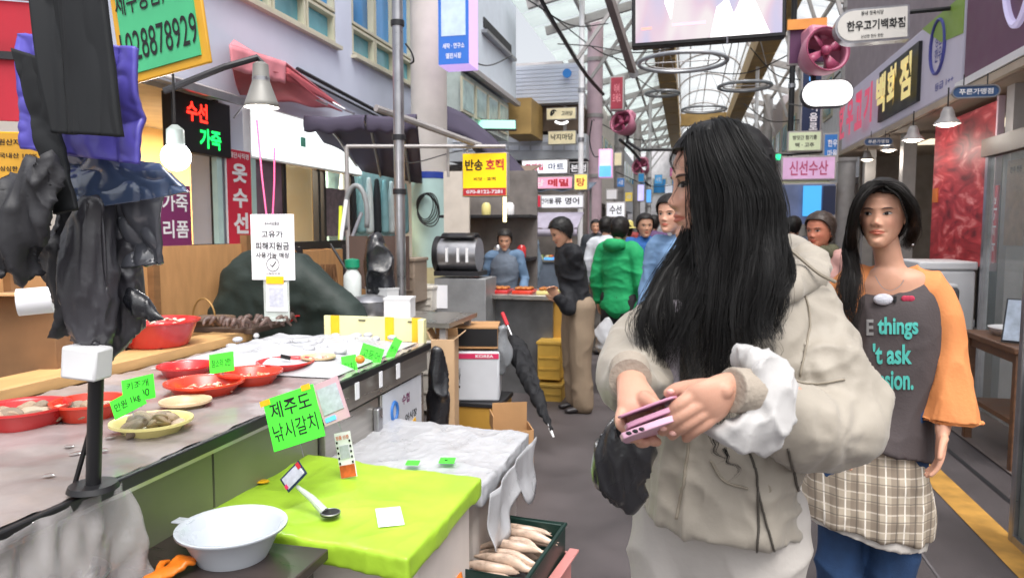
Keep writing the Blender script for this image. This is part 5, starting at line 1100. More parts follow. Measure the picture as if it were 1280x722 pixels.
def cartonbox(lbl, px, py, Y, w, d, h, m, rot=0, name='carton', group=None, flaps=False, tilt=0, z=None):
    c = P(px, py, Y=Y)
    if z is not None: c[2] = z
    o = thing(name, lbl, 'carton', c, group); M = FR(c, rot, tilt); t = .006
    for n_, cc, dd in (('front', (0, -d/2, h/2), (w, t, h)), ('back', (0, d/2, h/2), (w, t, h)), ('side', (-w/2, 0, h/2), (t, d-t, h)), ('side', (w/2, 0, h/2), (t, d-t, h)), ('bottom', (0, 0, t), (w-t, d-t, t))): box(n_, cc, dd, m, o, M)
    if flaps:
        for n_, a, r_ in (('flap', (0, -d/2, h), (-2.4, 0)), ('flap', (0, d/2, h), (.5, 0)), ('flap', (-w/2, 0, h), (0, -.5)), ('flap', (w/2, 0, h), (0, .9))):
            L = (Matrix.Translation(a) @ Matrix.Rotation(r_[0], 4, 'X') @ Matrix.Rotation(r_[1], 4, 'Y'))
            box(n_, (0, 0, d*.2), (w, t, d*.4) if r_[1] == 0 else (t, d, d*.4), m, o, M @ L)
    else: box('lid', (0, 0, h), (w+.01, d+.01, t*2), m, o, M)
    return o, M
cartonbox('small white box at the far end behind the yellow splash board', 500, 396, 4.2, .16, .16, .12, m_white, 10, 'white_box'); cartonbox('small white box leaning, left of the far white box', 478, 378, 4.6, .22, .1, .10, mat('pale_grey_plastic', '#c0c2c4', .4), -25, 'white_box')
v = vox(loft([P(470, 300, Y=4.6), P(472, 330, Y=4.6), P(480, 365, Y=4.6)], [.06, .12, .10], [.05, .08, .07]), .012, 3); wrinkle(v, .015, (10, 9, 6), 21); obj('black_sack', v, m_bag, label='black plastic sack slumped on the table behind the counter', cat='sack', smooth=180)
bb = thing('spray_bottle', 'white bottle with green cap standing behind the counter', 'bottle', P(441, 370, Y=4.5)); c = P(441, 374, Y=4.5)
obj('body', MB().lathe([(.001, 0), (.055, 0), (.06, .02), (.06, .16), (.03, .21), (.025, .22)], 24, c), mat('frosted_white', '#ced4d2', .3), bb); obj('cap', MB().lathe([(.03, .2), (.05, .22), (.05, .27), (.001, .28)], 20, c), mat('emerald_cap', '#1e8f6a', .4), bb)
bs = thing('bristle_broom', 'worn brown bristle brush on a black pole leaning on the screen', 'brush', P(415, 380, Y=4.9))
obj('pole', MB().tube([P(413, 305, Y=4.9), P(447, 360, Y=4.7)], .01, 8), m_black, bs)
q = random.Random(8); mb = MB()
for k in range(60): a = P(410+q.uniform(-9, 10), 330, Y=4.9+q.uniform(-.04, .04)); mb.tube([a, a + np.array([q.uniform(-.03, .03), 0, -.25+q.uniform(-.05, .05)])], [.004, .002], 4)
obj('bristles', mb, mat('bristle_brown', '#7c5636', .8, var=.3), bs, kind='stuff')
box('brown_board', P(474, 328, Y=5.3), (.5, .03, .42), mat('dark_brown_board', '#5a473f', .6, var=.15), label='dark brown board standing behind the black sack', cat='board')
for k, (x0, x1, m_) in enumerate(((433, 440, m_paper), (426, 433, mat('acid_yellow', '#c8d33a', .5)), (452, 441, m_steel))):
    obj('leaning_stick', MB().tube([P(x0, 250+8*k, Y=5.5), P(x1-14+6*k, 300, Y=5.4)], .016, 8), m_, label=['white', 'acid yellow', 'steel'][k] + ' stick leaning by the tent leg', cat='stick', group='sticks leaning by the tent leg')
obj('hose_loop', MB().tube([P(445+14*math.cos(t), 270-38*math.sin(t) if math.sin(t) > 0 else 270-50*math.sin(t), Y=5.6) for t in np.linspace(-.3, 3.5, 30)], .022, 8), mat('grey_hose', '#8e9193', .4), label='grey hose looped over the tent leg', cat='hose', smooth=180)
# racks of clothes seen through the cold lit window
for k in range(9):
    y = 8.45+.26*k; v = loft([(-4.25, y, 2.15), (-4.25, y, 1.9), (-4.25, y, 1.45)], [.04, .07, .08], [.03, .05, .06], (0, 1, 0), n=10)
    obj('hanging_garment', v, mat('garment_%d' % (k % 3), ['#cfd8da', '#26282e', '#89b6bd'][k % 3], .8), label=['white', 'black', 'pale teal'][k % 3] + ' garment behind the cold lit window, ' + ['nearest', 'middle', 'farthest'][k//3] + ' of that colour', cat='garment', group='garments behind the cold lit window', smooth=180)
# ------------------------------------------------------------------ middle stalls
rst = thing('roaster', 'silver drum roaster with black handle on a grey cabinet', 'roaster', P(575, 345, Y=6.0)); c = P(576, 318, Y=6.0)
obj('drum', MB().tube([c + np.array([-.17, 0, 0]), c + np.array([.17, 0, 0])], .145, 28), m_steel, rst); obj('black_end', MB().tube([c + np.array([-.215, 0, 0]), c + np.array([-.17, 0, 0])], .16, 28), m_black, rst)
obj('black_hood', MB().grid(lambda u, v: tuple(c + np.array([-.15+.3*u, .15*math.cos(1.0+1.2*v)*1.15, .165*math.sin(1.0+1.2*v)*1.1])), 4, 8), m_black, rst, solid=.015)
for x in (-.08, .02, .1): box('rib', c + np.array([x, -.145, 0]), (.02, .02, .12), m_white, rst)
box('frame', c + np.array([0, 0, -.16]), (.4, .28, .04), m_dark, rst)
gc = thing('grey_cabinet', 'grey metal cabinet below the roaster with a paper taped on', 'cabinet', P(575, 345, Y=6.0)); box('body', c + np.array([.03, .05, -.62]), (.46, .36, .84), mat('cabinet_grey', '#8f9092', .4, metal=.3, var=.15), gc, bevel=.006)
box('paper', c + np.array([-.14, -.135, -.36]), (.12, .004, .2), m_paper, gc)
# carton group by the counter end
cartonbox('tall open brown carton standing on end beside the counter', 557, 530, 4.25, .14, .16, .62, m_cardl, 8, z=.16, flaps=True)
o, M = cartonbox('open dark lined carton on top of the white foam crate', 596, 445, 4.75, .30, .30, .14, m_card, 12, z=.66)
box('dark_band', (0, -.153, .075), (.302, .004, .12), m_black, o, M)
wf = thing('white_fish_box', 'white foam fish box with magenta print below the dark lined carton', 'foam box', P(597, 500, Y=4.75)); M = FR((*P(597, 500, Y=4.75)[:2], .30), 12)
box('body', (0, 0, .17), (.32, .32, .34), mat('clean_foam', '#c9ccd2', .6, var=.05), wf, M, bevel=.015); box('magenta_band', (0, -.162, .31), (.31, .004, .035), m_magenta, wf, M); text('KOREA', M, .06, .31, .12, .02, m_inkw, wf, y=-.165); text('수산', M, -.12, .16, .035, .14, m_ink, wf, y=-.162)
yc = thing('yellow_crate', 'black and ochre crate under the white fish box', 'crate', P(597, 520, Y=4.75)); box('body', (*P(597, 520, Y=4.75)[:2], .20), (.40, .38, .16), mat('ochre_plastic', '#b58a3a', .5, var=.1), yc, bevel=.008); box('rim', (*P(597, 520, Y=4.75)[:2], .285), (.42, .40, .03), m_dark, yc, bevel=.005); box('base', (*P(597, 520, Y=4.75)[:2], .06), (.36, .34, .11), m_dark, yc)
o, M = cartonbox('open brown carton on the lane floor before the black umbrella', 640, 560, 4.05, .22, .2, .30, m_card, 22, z=0.0, flaps=False)
for ch in list(o.children):
    if ch.name.startswith('lid'): bpy.data.objects.remove(ch)
box('raised_flap', (0, .10, .36), (.21, .006, .12), m_card, o, M); box('side_flap', (-.12, 0, .34), (.006, .18, .09), m_card, o, M @ Matrix.Rotation(0.0, 4, 'Y')); box('packing', (0, 0, .2), (.19, .17, .02), m_dark, o, M)
cartonbox('flattened grey bag lined carton between counter and foam box', 600, 545, 3.7, .25, .2, .2, m_cardl, -10, z=0.0)
# black bag by the cabinet side
bagb = vox(loft([P(546, 440, Y=3.85), P(548, 480, Y=3.85), P(546, 530, Y=3.85)], [.03, .055, .06], [.03, .05, .05]), .008, 2); wrinkle(bagb, .014, (12, 12, 6), 5); obj('black_bag', bagb, m_bag, label='narrow black plastic bag hanging at the far end of the counter', cat='plastic bag', smooth=180)
# umbrella
um = thing('black_umbrella', 'folded black umbrella with white tip leaning by the brown carton', 'umbrella', P(692, 547, Y=4.5))
ta, tb_ = P(692, 546, Y=4.45), P(640, 420, Y=4.9); dr = tb_ - ta
obj('shaft', MB().tube([ta + dr*.08, tb_ + dr*.12], .008, 8), m_steel, um); obj('tip', MB().tube([ta, ta + dr*.08], [.006, .012], 8), m_white, um)
v = vox(loft([ta + dr*t for t in (.07, .3, .6, .85, .98)], [.012, .038, .062, .070, .030], [.012, .032, .048, .05, .025], n=24), .006, 1); wrinkle(v, .009, (24, 24, 2.5), 7, sharp=2); obj('canopy', v, mat('black_nylon', '#121318', .8, var=.2), um, smooth=180)
obj('handle', MB().tube([tb_ + dr*.12, tb_ + dr*.26], .014, 10), m_inkr, um)
gbag = vox(loft([P(628, 412, Y=4.7), P(627, 440, Y=4.7), P(625, 462, Y=4.7)], [.03, .07, .05], [.03, .05, .03]), .007, 2); wrinkle(gbag, .012, (14, 14, 8), 4); obj('grey_bag', gbag, mat('smoky_bag', '#777a7e', .3, var=.3, spec=.8), label='smoky grey plastic bag hanging left of the black umbrella', cat='plastic bag', smooth=180)
# food stall with griddle behind
fs = thing('food_stall', 'hotteok stall counter with steel front and ochre side beyond the cartons', 'stall', P(650, 480, Y=6.2))
a = P(612, 400, Y=6.2); b = P(684, 400, Y=6.2)
box('counter_body', ((a[0]+b[0])/2, 6.5, .42), (b[0]-a[0]+.1, .6, .84), mat('dull_steel', '#77787a', .35, metal=.6, var=.2), fs); box('counter_top', ((a[0]+b[0])/2, 6.45, .87), (b[0]-a[0]+.16, .75, .04), m_stain, fs, bevel=.004)
box('yellow_panel', (b[0]+.13, 6.3, .42), (.16, .12, .8), mat('ochre_plastic'), fs); box('wood_strip', (b[0]+.25, 6.5, .45), (.04, .5, .9), m_tan, fs)
for k, (dx, m_) in enumerate(((-.12, m_redp), (.10, m_orp), (.32, m_ylp))):
    cc = (a[0]+.2+dx, 6.3, .89); q2 = thing('food_tray', ['red', 'orange red', 'pale yellow'][k] + ' tray of fried food on the stall beyond the cartons', 'tray', cc, 'trays on the food stall')
    box('tray', (cc[0], cc[1], .905), (.18, .25, .03), m_, q2, bevel=.006)
    for j in range(6): obj('food_piece', MB().ball((cc[0]-.05+.05*(j % 3), cc[1]-.06+.1*(j//3), .935), (.03, .04, .015), 10, 6), mat('fried_brown', '#a8662c', .5, var=.3), q2, smooth=180)
dk = thing('stall_back_shelf', 'dark shelf unit with kettles under the yellow sign', 'shelf', P(610, 330, Y=7.4))
c = P(612, 300, Y=7.6); box('back', (c[0], 7.75, 1.1), (1.0, .05, 2.0), mat('shelf_dark', '#77716e', .6, var=.3), dk)
for z in (.7, 1.15, 1.6): box('shelf_board', (c[0], 7.55, z), (1.0, .36, .03), m_dark, dk)
for k in range(7): cc = (c[0]-.4+.13*k, 7.5, [1.165, 1.615][k % 2]); obj('jar', MB().lathe([(.001, 0), (.045, 0), (.05, .02), (.05, .1), (.03, .13), (.001, .135)], 16, cc), [m_steel, m_white, m_redp, m_ylp][k % 4], label=['steel', 'white', 'red', 'yellow'][k % 4] + ' jar on the dark shelf unit under the yellow sign', cat='jar', group='jars on the dark shelf')
box('led_tube', P(631, 256, Y=7.0), (.03, .03, .34), glow('warm_tube', '#ffe9a8', 1.6), label='short warm lit tube lamp right of the yellow sign', cat='lamp')
box('stall_partition', P(571, 262, Y=7.3), (.28, .03, .8), mat('off_white_panel', '#cfc7bd', .6, var=.1), label='off white stall partition between the column and the yellow sign', cat='partition')
# ------------------------------------------------------------------ people
Zs = np.array([-.1155, -.112, -.105, -.095, -.08, -.06, -.04, -.02, 0, .02, .05, .08, .098, .110, .1155])
Ws = np.array([.010, .021, .029, .037, .048, .0570, .0640, .0695, .0725, .0740, .0730, .0635, .049, .030, .010])
Fs = np.array([.066, .078, .083, .085, .086, .0875, .0885, .0875, .087, .0905, .0885, .074, .055, .034, .012])
Bs = np.array([-.035, -.025, -.012, .005, .025, .050, .070, .085, .094, .099, .097, .082, .062, .038, .012])
def gz(a, s): return np.exp(-(a/s)**2)
def feat(x, z, open_=0):
    d = .0150*gz(x, .0115)*gz(z+.030, .0115) + .0060*gz(x, .0120)*gz(z+.008, .020) + .0075*gz(np.abs(x)-.0115, .0062)*gz(z+.0365, .0065)
    d = d - .0055*gz(np.abs(x)-.031, .0175)*gz(z-.001, .0125) + .0048*gz(np.abs(x)-.031, .0130)*gz(z+.001, .0085) + .003*gz(np.abs(x)-.03, .02)*gz(z-.021, .007)
    d = d + .0045*gz(np.abs(x)-.040, .018)*gz(z+.028, .018) + .0066*gz(x, .015)*gz(z+.0575, .0042) + .0078*gz(x, .0135)*gz(z+.0665, .0048) - .0035*gz(x, .020)*gz(z+.0620, .0016)
    d = d - .0050*gz(x, .018)*gz(z+.0775, .0050) + .0060*gz(x, .017)*gz(z+.096, .010) - .002*gz(x, .004)*gz(z+.049, .005) - .003*gz(np.abs(x)-.027, .006)*gz(z+.063, .006)
    return d
def head_mb(nu=110, nv=112):
    t = np.linspace(0, 2*np.pi, nu, endpoint=False); a = t - .42*np.sin(t)
    zz = -.1155 + .231*np.linspace(0, 1, nv); V = []
    for z in zz:
        W, F, B = np.interp(z, Zs, Ws), np.interp(z, Zs, Fs), np.interp(z, Zs, Bs)
        x = W*np.sign(np.sin(a))*np.abs(np.sin(a))**.92; c = np.cos(a); mid = (B - F)/2 if B < 0.02 else 0
        yc = (B-F)/2; hy = (B+F)/2; mt = np.clip((B+.03)/.10, 0, 1); mt = mt*mt*(3-2*mt)
        y = (yc - hy*c)*(1-mt) + mt*np.where(c > 0, -F*np.abs(c)**.95, max(B, 0)*np.abs(c)**.95)
        y = y - np.where(c > 0, feat(x, z)*np.clip(c*2.2, 0, 1), 0); V.append(np.stack([x, y, np.full(nu, z)], 1))
    V = np.concatenate(V); F_ = [(i*nu+j, i*nu+(j+1)%nu, (i+1)*nu+(j+1)%nu, (i+1)*nu+j) for i in range(nv-1) for j in range(nu)]
    F_ += [tuple(range(nu-1, -1, -1)), tuple((nv-1)*nu+j for j in range(nu))]
    mb = MB().add(V, F_); v, f = applied(mb.V(), mb.f, [('SMOOTH', dict(factor=.5, iterations=2))]); r = MB(); r.add(v, f); return r
def face_y(x, z):
    W, F = np.interp(z, Zs, Ws), np.interp(z, Zs, Fs); s = np.clip(np.abs(x)/W, 0, .999)**(1/.92); c = np.sqrt(1-s*s); return -F*c**.95 - feat(x, z)*np.clip(c*2.2, 0, 1)
def face_patch(pl, name, outline, off, m, parent, H, n=10, label=None):
    """a thin piece that lies on the face, outline in face x-z"""
    o = np.array(outline); c = o.mean(0); mb = MB(); V = []
    for t in np.linspace(.02, 1, 5):
        for p in o: q = c + (p-c)*t; V.append((q[0], face_y(q[0], q[1]) - off - .0006*(1-t), q[1]))
    k = len(o); F = [(i*k+j, i*k+(j+1)%k, (i+1)*k+(j+1)%k, (i+1)*k+j) for i in range(4) for j in range(k)] + [tuple(range(k))]
    mb.add(V, F); ob = obj(name, mb, m, parent, H, smooth=180, solid=.0006); return ob
def hskin(c): 
    return mat('skin_' + c[1:], c, .48, var=.05, scale=25, bump=.12, bscale=500, attr='tone', sss=.12, spec=.4)
def union(mbs):
    base = mbs[0]; me0 = mesh_from(base.V(), base.f, None, 0); o = bpy.data.objects.new('t', me0); col.objects.link(o); tmp = []
    for m_ in mbs[1:]:
        p = bpy.data.objects.new('t2', mesh_from(m_.V(), m_.f, None, 0)); col.objects.link(p); tmp.append(p)
        md = o.modifiers.new('b', 'BOOLEAN'); md.operation = 'UNION'; md.object = p; md.solver = 'MANIFOLD'
    ev = o.evaluated_get(bpy.context.evaluated_depsgraph_get()); m2 = bpy.data.meshes.new_from_object(ev); v, f = mdata(m2)
    for p in tmp + [o]: bpy.data.objects.remove(p)
    r = MB()
    if len(v) < sum(len(x.V()) for x in mbs)*.45:
        for x in mbs: r.add(x.V(), x.f)
        print('union fell back', len(v)); return r
    r.add(v, f); return r
def paint(o, H, lip=(.80, .42, .40), brow=None):
    """skin tone differences that belong to the face: lips, cheeks, ears; nostril shade is painted in as well"""
    me = o.data; n = len(me.vertices); v = np.zeros(n*3); me.vertices.foreach_get('co', v); v = v.reshape(-1, 3) + _org[o.name]
    Hi = np.array(H.inverted()); q = v @ Hi[:3, :3].T + Hi[:3, 3]; x, y, z = q.T; front = y < -.03
    L = np.clip(1.3 - ((x/.0235)**2 + ((z+.0622)/(.0095 - .003*np.abs(x)/.02))**2), 0, 1)*front
    c = np.ones((n, 4)); 
    for k in range(3): c[:, k] = 1 + (lip[k]-1)*np.clip(L*3, 0, 1)
    bl = (gz(np.abs(x)-.042, .02)*gz(z+.028, .018)*.10 + gz(x, .008)*gz(z+.034, .008)*.06)*front
    c[:, 1] *= 1-bl; c[:, 2] *= 1-bl*.9
    ns = gz(np.abs(x)-.0065, .0032)*gz(z+.0425, .0022)*front*.6; c[:, :3] *= (1-ns)[:, None]  # shade inside the nostrils, darkened into the skin colour
    at = me.color_attributes.new('tone', 'FLOAT_COLOR', 'POINT'); at.data.foreach_set('color', c.ravel())
m_iris = mat('iris_dark_brown', '#1c1210', .4, var=0, spec=.25); m_sclera = mat('sclera', '#b9afa9', .6, var=0, spec=.2); m_lash = mat('lash_black', '#17110f', .6, var=0); m_browc = mat('brow_brown', '#55403a', .8, var=0)
m_hair = mat('black_hair', '#0b0909', .5, var=.35, scale=30, spec=.35, stretch=(8, 8, 1)); m_hair2 = mat('brown_black_hair', '#15100e', .5, var=.35, scale=30, spec=.35)
def almond(cx, cz, w, h, up=1.0, dn=.7, n=16, sx=1, tilt=.0016):
    out = []
    for k in range(n):
        a = 2*math.pi*k/n; c, s = math.cos(a), math.sin(a); out.append((cx + w*c, cz + (h*up if s > 0 else h*dn)*s*(1-.25*c*c) + tilt*c*sx))
    return out
def eyes(parent, H, look=0.0, closed=False):
    for sx in (-1, 1):
        cx, cz = .0305*sx, .0015
        e = face_patch(None, 'eye', almond(cx, cz, .0142, .0058, sx=sx), .0016, m_sclera, parent, H)
        face_patch(None, 'iris', [(cx + look + .0064*math.cos(a), cz + .0006 + .0054*math.sin(a)) for a in np.linspace(0, 6.28, 14, endpoint=False)], .0022, m_iris, parent, H)
        t = np.linspace(-1, 1, 13)
        obj('eyelash', MB().tube([(cx + .0138*q, float(face_y(cx+.0138*q, cz)) - .0026, cz + .0060*(1-q*q)**.8 + .0016*q*sx + .0002) for q in t], [.0004, .0012, .0013, .0013, .0007] if sx > 0 else [.0007, .0013, .0013, .0012, .0004], 6), m_lash, parent, H, smooth=180)
        obj('lower_lash', MB().tube([(cx + .012*q, float(face_y(cx+.012*q, cz-.003)) - .0012, cz - .0042*(1-q*q) + .0014*q*sx) for q in t], .0004, 5), m_browc, parent, H, smooth=180)
        obj('eyebrow', MB().tube([(cx + .0165*q, float(face_y(cx+.0165*q, .0195)) - .0002, .0180 + .0028*(1-q*q) + .0010*q*sx) for q in t], [.0008, .0026, .0030, .0026, .0008], 6), m_browc, parent, H, smooth=180)
HJ = dict(ankle=(.085, .02, .08), knee=(.09, -.01, .48), hip=(.085, 0, .90), shoulder=(.165, .01, 1.395), elbow=(.23, .03, 1.12), wrist=(.245, -.05, .88), hand=(.245, -.09, .79))
def fingers(mb, base, dirv, side, nrmv, L, s=1, curl=.5):
    """four fingers and a thumb from the palm end; dirv along the hand, side towards the thumb, nrmv towards the palm"""
    base, dirv, side, nrmv = map(np.array, (base, dirv, side, nrmv))
    for k, (o_, l) in enumerate(((.030, .92), (.010, 1.0), (-.010, .94), (-.029, .76))):
        b = base + side*o_*s; p = [b - dirv*.02*s]; d = dirv.copy(); p.append(b)
        for j, f in enumerate((.45, .32, .23)):
            d = nrm(d + nrmv*curl*(.55+.15*k*.5)); p.append(p[-1] + d*L*l*f*.085*s/.085)
        loft(p, [.0095*s, .0092*s, .0088*s, .008*s, .0068*s], None, side, n=12, mb=mb, sub=14)
    b = base - dirv*.055*s + side*.030*s; d = nrm(side*.8 + dirv*.7 + nrmv*.3); loft([b - d*.015*s, b + d*.015*s, b + d*.035*s + dirv*.012*s, b + d*.045*s + dirv*.032*s], [.014*s, .0125*s, .0105*s, .0085*s], None, nrmv, n=12, mb=mb, sub=12)
def simple_hand(wr, hd, side, nrmv, s=1, curl=.45, vs=.0035):
    wr, hd = np.array(wr), np.array(hd); d = nrm(hd - wr); side = nrm(side - d*(d @ side)); nv = nrm(np.array(nrmv) - d*(d @ np.array(nrmv)) - side*(side @ np.array(nrmv)))
    mb = MB(); loft([wr - d*.05*s, wr, wr + d*.03*s, wr + d*.065*s, wr + d*.088*s], [.026*s, .025*s, .034*s, .041*s, .038*s], [.021*s, .019*s, .017*s, .015*s, .012*s], side, n=20, mb=mb)
    fingers(mb, wr + d*.085*s, d, side, nv, .082*s, s, curl); return vox(mb, vs, 2)
def figure(name, label, xy, yaw, Ht, top, bottom, skin='#c99a80', hair=None, shoes='#2a2628', head_yaw=0, head_pitch=0, J=None, lean=0, vs=.013, sleeve_r=.062, top_len=.93, top_w=1.0, leg_w=1.0, hand=True, skirt=False,
           group=None, hires=False, sleeve_m=None, torso=True, Hd=None, hands=None, topseed=1, eyelook=0, legs=True, sleeve_end=1.0):
    s = Ht/1.70; root = thing if False else None
    M = FR((xy[0], xy[1], 0), yaw); Wp = lambda p: np.array(M @ Vector((p[0]*s, p[1]*s, p[2]*s)))
    def ln(p):  # lean forward above the hips
        z = max(0, p[2]-.92); return (p[0], p[1] - math.sin(lean)*z, .92 + z*math.cos(lean) if p[2] > .92 else p[2])
    K = {}
    for sd, t in (('r', -1), ('l', 1)):
        for k, p in HJ.items(): q = (p[0]*t, p[1], p[2]); K[k+sd] = Wp(ln(q) if k in ('shoulder', 'elbow', 'wrist', 'hand') else q)
    K['neck'] = Wp(ln((0, .015, 1.45))); K['chest'] = Wp(ln((0, .0, 1.27))); K['waist'] = Wp(ln((0, 0, 1.06))); K['pelvis'] = Wp((0, .0, .92)); K['head'] = Wp(ln((0, -.012, 1.585)))
    if J: K.update({k: np.array(v, float) for k, v in J.items()})
    X = nrm(Wp((1, 0, 0)) - Wp((0, 0, 0))); Yd = nrm(Wp((0, 1, 0)) - Wp((0, 0, 0)))
    H = Matrix.Translation(Vector([float(q) for q in K['head']])) @ Matrix.Rotation(math.radians(yaw + head_yaw), 4, 'Z') @ Matrix.Rotation(head_pitch + lean*.4, 4, 'X') @ Matrix.Scale(s if Hd is None else Hd, 4)
    b = MB(); nk = K['neck']; hb = np.array(H @ Vector((0, .02, -.055)))
    loft([K['pelvis'] - (0, 0, .06*s), K['pelvis'], K['waist'], K['chest'], nk - (0, 0, .06*s)], np.array([.13, .15, .115, .145, .12])*s, np.array([.085, .095, .075, .09, .06])*s, X, n=24, mb=b)
    loft([K['chest'], nk - (0, 0, .05*s), nk, hb, hb + (0, 0, .03)], np.array([.10, .078, .047, .045, .044])*s, np.array([.07, .062, .049, .047, .043])*s, X, n=24, mb=b)
    for sd in 'rl':
        sh, el, wr = K['shoulder'+sd], K['elbow'+sd], K['wrist'+sd]
        loft([nk - (0, 0, .06*s), sh, sh*.5+el*.5, el, wr*.45+el*.55, wr], np.array([.045, .044, .038, .034, .033, .024])*s, None, Yd, n=16, mb=b)
        hp, kn, an = K['hip'+sd], K['knee'+sd], K['ankle'+sd]
        loft([hp, hp*.5+kn*.5, kn, kn*.55+an*.45, an, an - (0, 0, .04)], np.array([.085, .075, .053, .05, .034, .03])*s, None, X, n=16, mb=b)
    body = vox(b, vs if not hires else .007, 5)
    hd_ = head_mb() if hires else head_mb(64, 70); 
    hd_.xf(H)
    ears = []
    for t in (-1, 1):
        e = MB().ball((.0735*t, .012, -.008), (.007, .018, .031), 14, 10, Matrix.Rotation(-.3*t, 3, 'Z')); ears.append(e.xf(H))
    parts = [body, hd_] + ears
    if hands is not None: parts += hands
    elif hand:
        for sd, t in (('r', -1), ('l', 1)): parts.append(simple_hand(K['wrist'+sd], K['hand'+sd], -Yd if True else X, -X*t, s, vs=.004 if hires else .006))
    bodymb = union(parts)
    o = obj(name, bodymb, hskin(skin), label=label, cat='person', group=group, smooth=180)
    paint(o, H); eyes(o, H, eyelook)
    t = MB()
    if torso:
        hz = top_len*s; base = np.array([K['pelvis'][0], K['pelvis'][1], hz])
        loft([base, K['waist'], K['chest'], nk - (0, 0, .065*s), nk - (0, 0, .012*s)], np.array([.175*top_w, .155*top_w, .175*top_w, .150, .078])*s, np.array([.115*top_w, .105*top_w, .12*top_w, .095, .075])*s, X, n=28, mb=t)
    sl = t if sleeve_m is None else MB()
    for sd in 'rl':
        sh, el, wr = K['shoulder'+sd], K['elbow'+sd], K['wrist'+sd]; wr2 = el + (wr-el)*sleeve_end
        loft([nk - (0, 0, .05*s), sh*.5 + nk*.5 - (0, 0, .025*s), sh, sh*.5+el*.5, el, wr2*.5+el*.5, wr2], np.array([min(.065, sleeve_r+.01), sleeve_r*1.05, sleeve_r*1.05, sleeve_r*.98, sleeve_r*.92, sleeve_r*.8, sleeve_r*.6])*s, None, Yd, n=18, mb=sl)
    if t.n:
        v = vox(t, vs*.85, 4); wrinkle(v, .007, (7, 7, 12), topseed); wrinkle(v, .002, (26, 26, 32), topseed+3); obj('top', v, top, o, smooth=180)
    if sleeve_m is not None: v = vox(sl, vs*.8, 4); wrinkle(v, .006, (8, 8, 12), topseed+5); obj('sleeves', v, sleeve_m, o, smooth=180)
    if legs:
        p = MB(); loft([K['waist'] - (0, 0, .05*s), K['pelvis'], K['pelvis'] - (0, 0, .07*s)], np.array([.145, .172, .165])*s, np.array([.09, .115, .11])*s, X, n=24, mb=p)
        for sd in 'rl':
            hp, kn, an = K['hip'+sd], K['knee'+sd], K['ankle'+sd]; loft([hp + (0, 0, .02), hp*.5+kn*.5, kn, kn*.5+an*.5, an + (0, 0, -.01)], np.array([.105, .098, .085, .083, .082])*s*leg_w, None, X, n=20, mb=p)
        v = vox(p, vs*.85, 4); wrinkle(v, .007, (9, 9, 7), topseed+7); obj('trousers', v, bottom, o, smooth=180)
        for sd in 'rl':
            an = K['ankle'+sd]; f = -Yd
            sm = vox(loft([an + Yd*.05*s + (0, 0, -.035*s), an + (0, 0, -.03*s), an + f*.07*s + (0, 0, -.045*s), an + f*.15*s + (0, 0, -.055*s)], np.array([.035, .042, .045, .035])*s, np.array([.035, .045, .032, .022])*s, X, n=16), .008, 2)
            obj('shoe', sm, mat('shoe_'+shoes[1:], shoes, .5), o, smooth=180)
    return o, K, H, X, Yd, s
def cap_hair(o, H, m, off=.012, cut=None, puff=.0, name='hair_cap', ext=None):
    mb = head_mb(64, 60); v = mb.V(); x, y, z = v.T
    line = np.interp(z, [-.115, -.08, -.04, 0, .04, .065, .085, .1155], [.05, .03, .005, -.012, -.045, -.072, -.12, -.2]) if cut is None else cut(x, z)
    keep = y > line; N = normals(mb); v2 = v + N*(off + puff*np.clip(z/.1, 0, 1)[:, None])
    f = [q for q in mb.f if all(keep[i] for i in q)]; us = sorted({i for q in f for i in q}); mp = {i: k for k, i in enumerate(us)}
    r = MB().add(v2[us], [tuple(mp[i] for i in q) for q in f]); n_ = .003*noise3(r.V()*np.array([90, 90, 30]))
    push(r, n_); ob = obj(name, r, m, o, H, smooth=180, solid=.010)
    q = np.random.RandomState(int(abs(off)*1e5)); rv = r.V(); N2 = normals(r); fr_ok = np.where(rv[:, 1] > -.045)[0]; idx = fr_ok[q.randint(0, len(fr_ok), 700)]; V = []; F = []
    for k, i in enumerate(idx):
        p0 = rv[i] - N2[i]*.004; dn = np.array([0, .006, -.018]) + q.randn(3)*.006; dn = dn - N2[i]*(dn @ N2[i])*.8; p1 = p0 + N2[i]*.010 + dn*.6; p2 = p1 + dn*1.2 + N2[i]*.001; sd = nrm(np.cross(dn, N2[i]))*.0011
        V += [p0-sd, p0+sd, p1-sd, p1+sd, p2]; n = 5*k; F += [(n, n+1, n+3, n+2), (n+2, n+3, n+4)]
    obj('hair_tufts', MB().add(V, F), m, ob, H, smooth=180, kind='stuff'); return ob
def bend(t, gi): return .015*np.sin(t*(12 + gi % 3) + gi*1.7)*np.clip(t*1.6-.5, 0, 1)
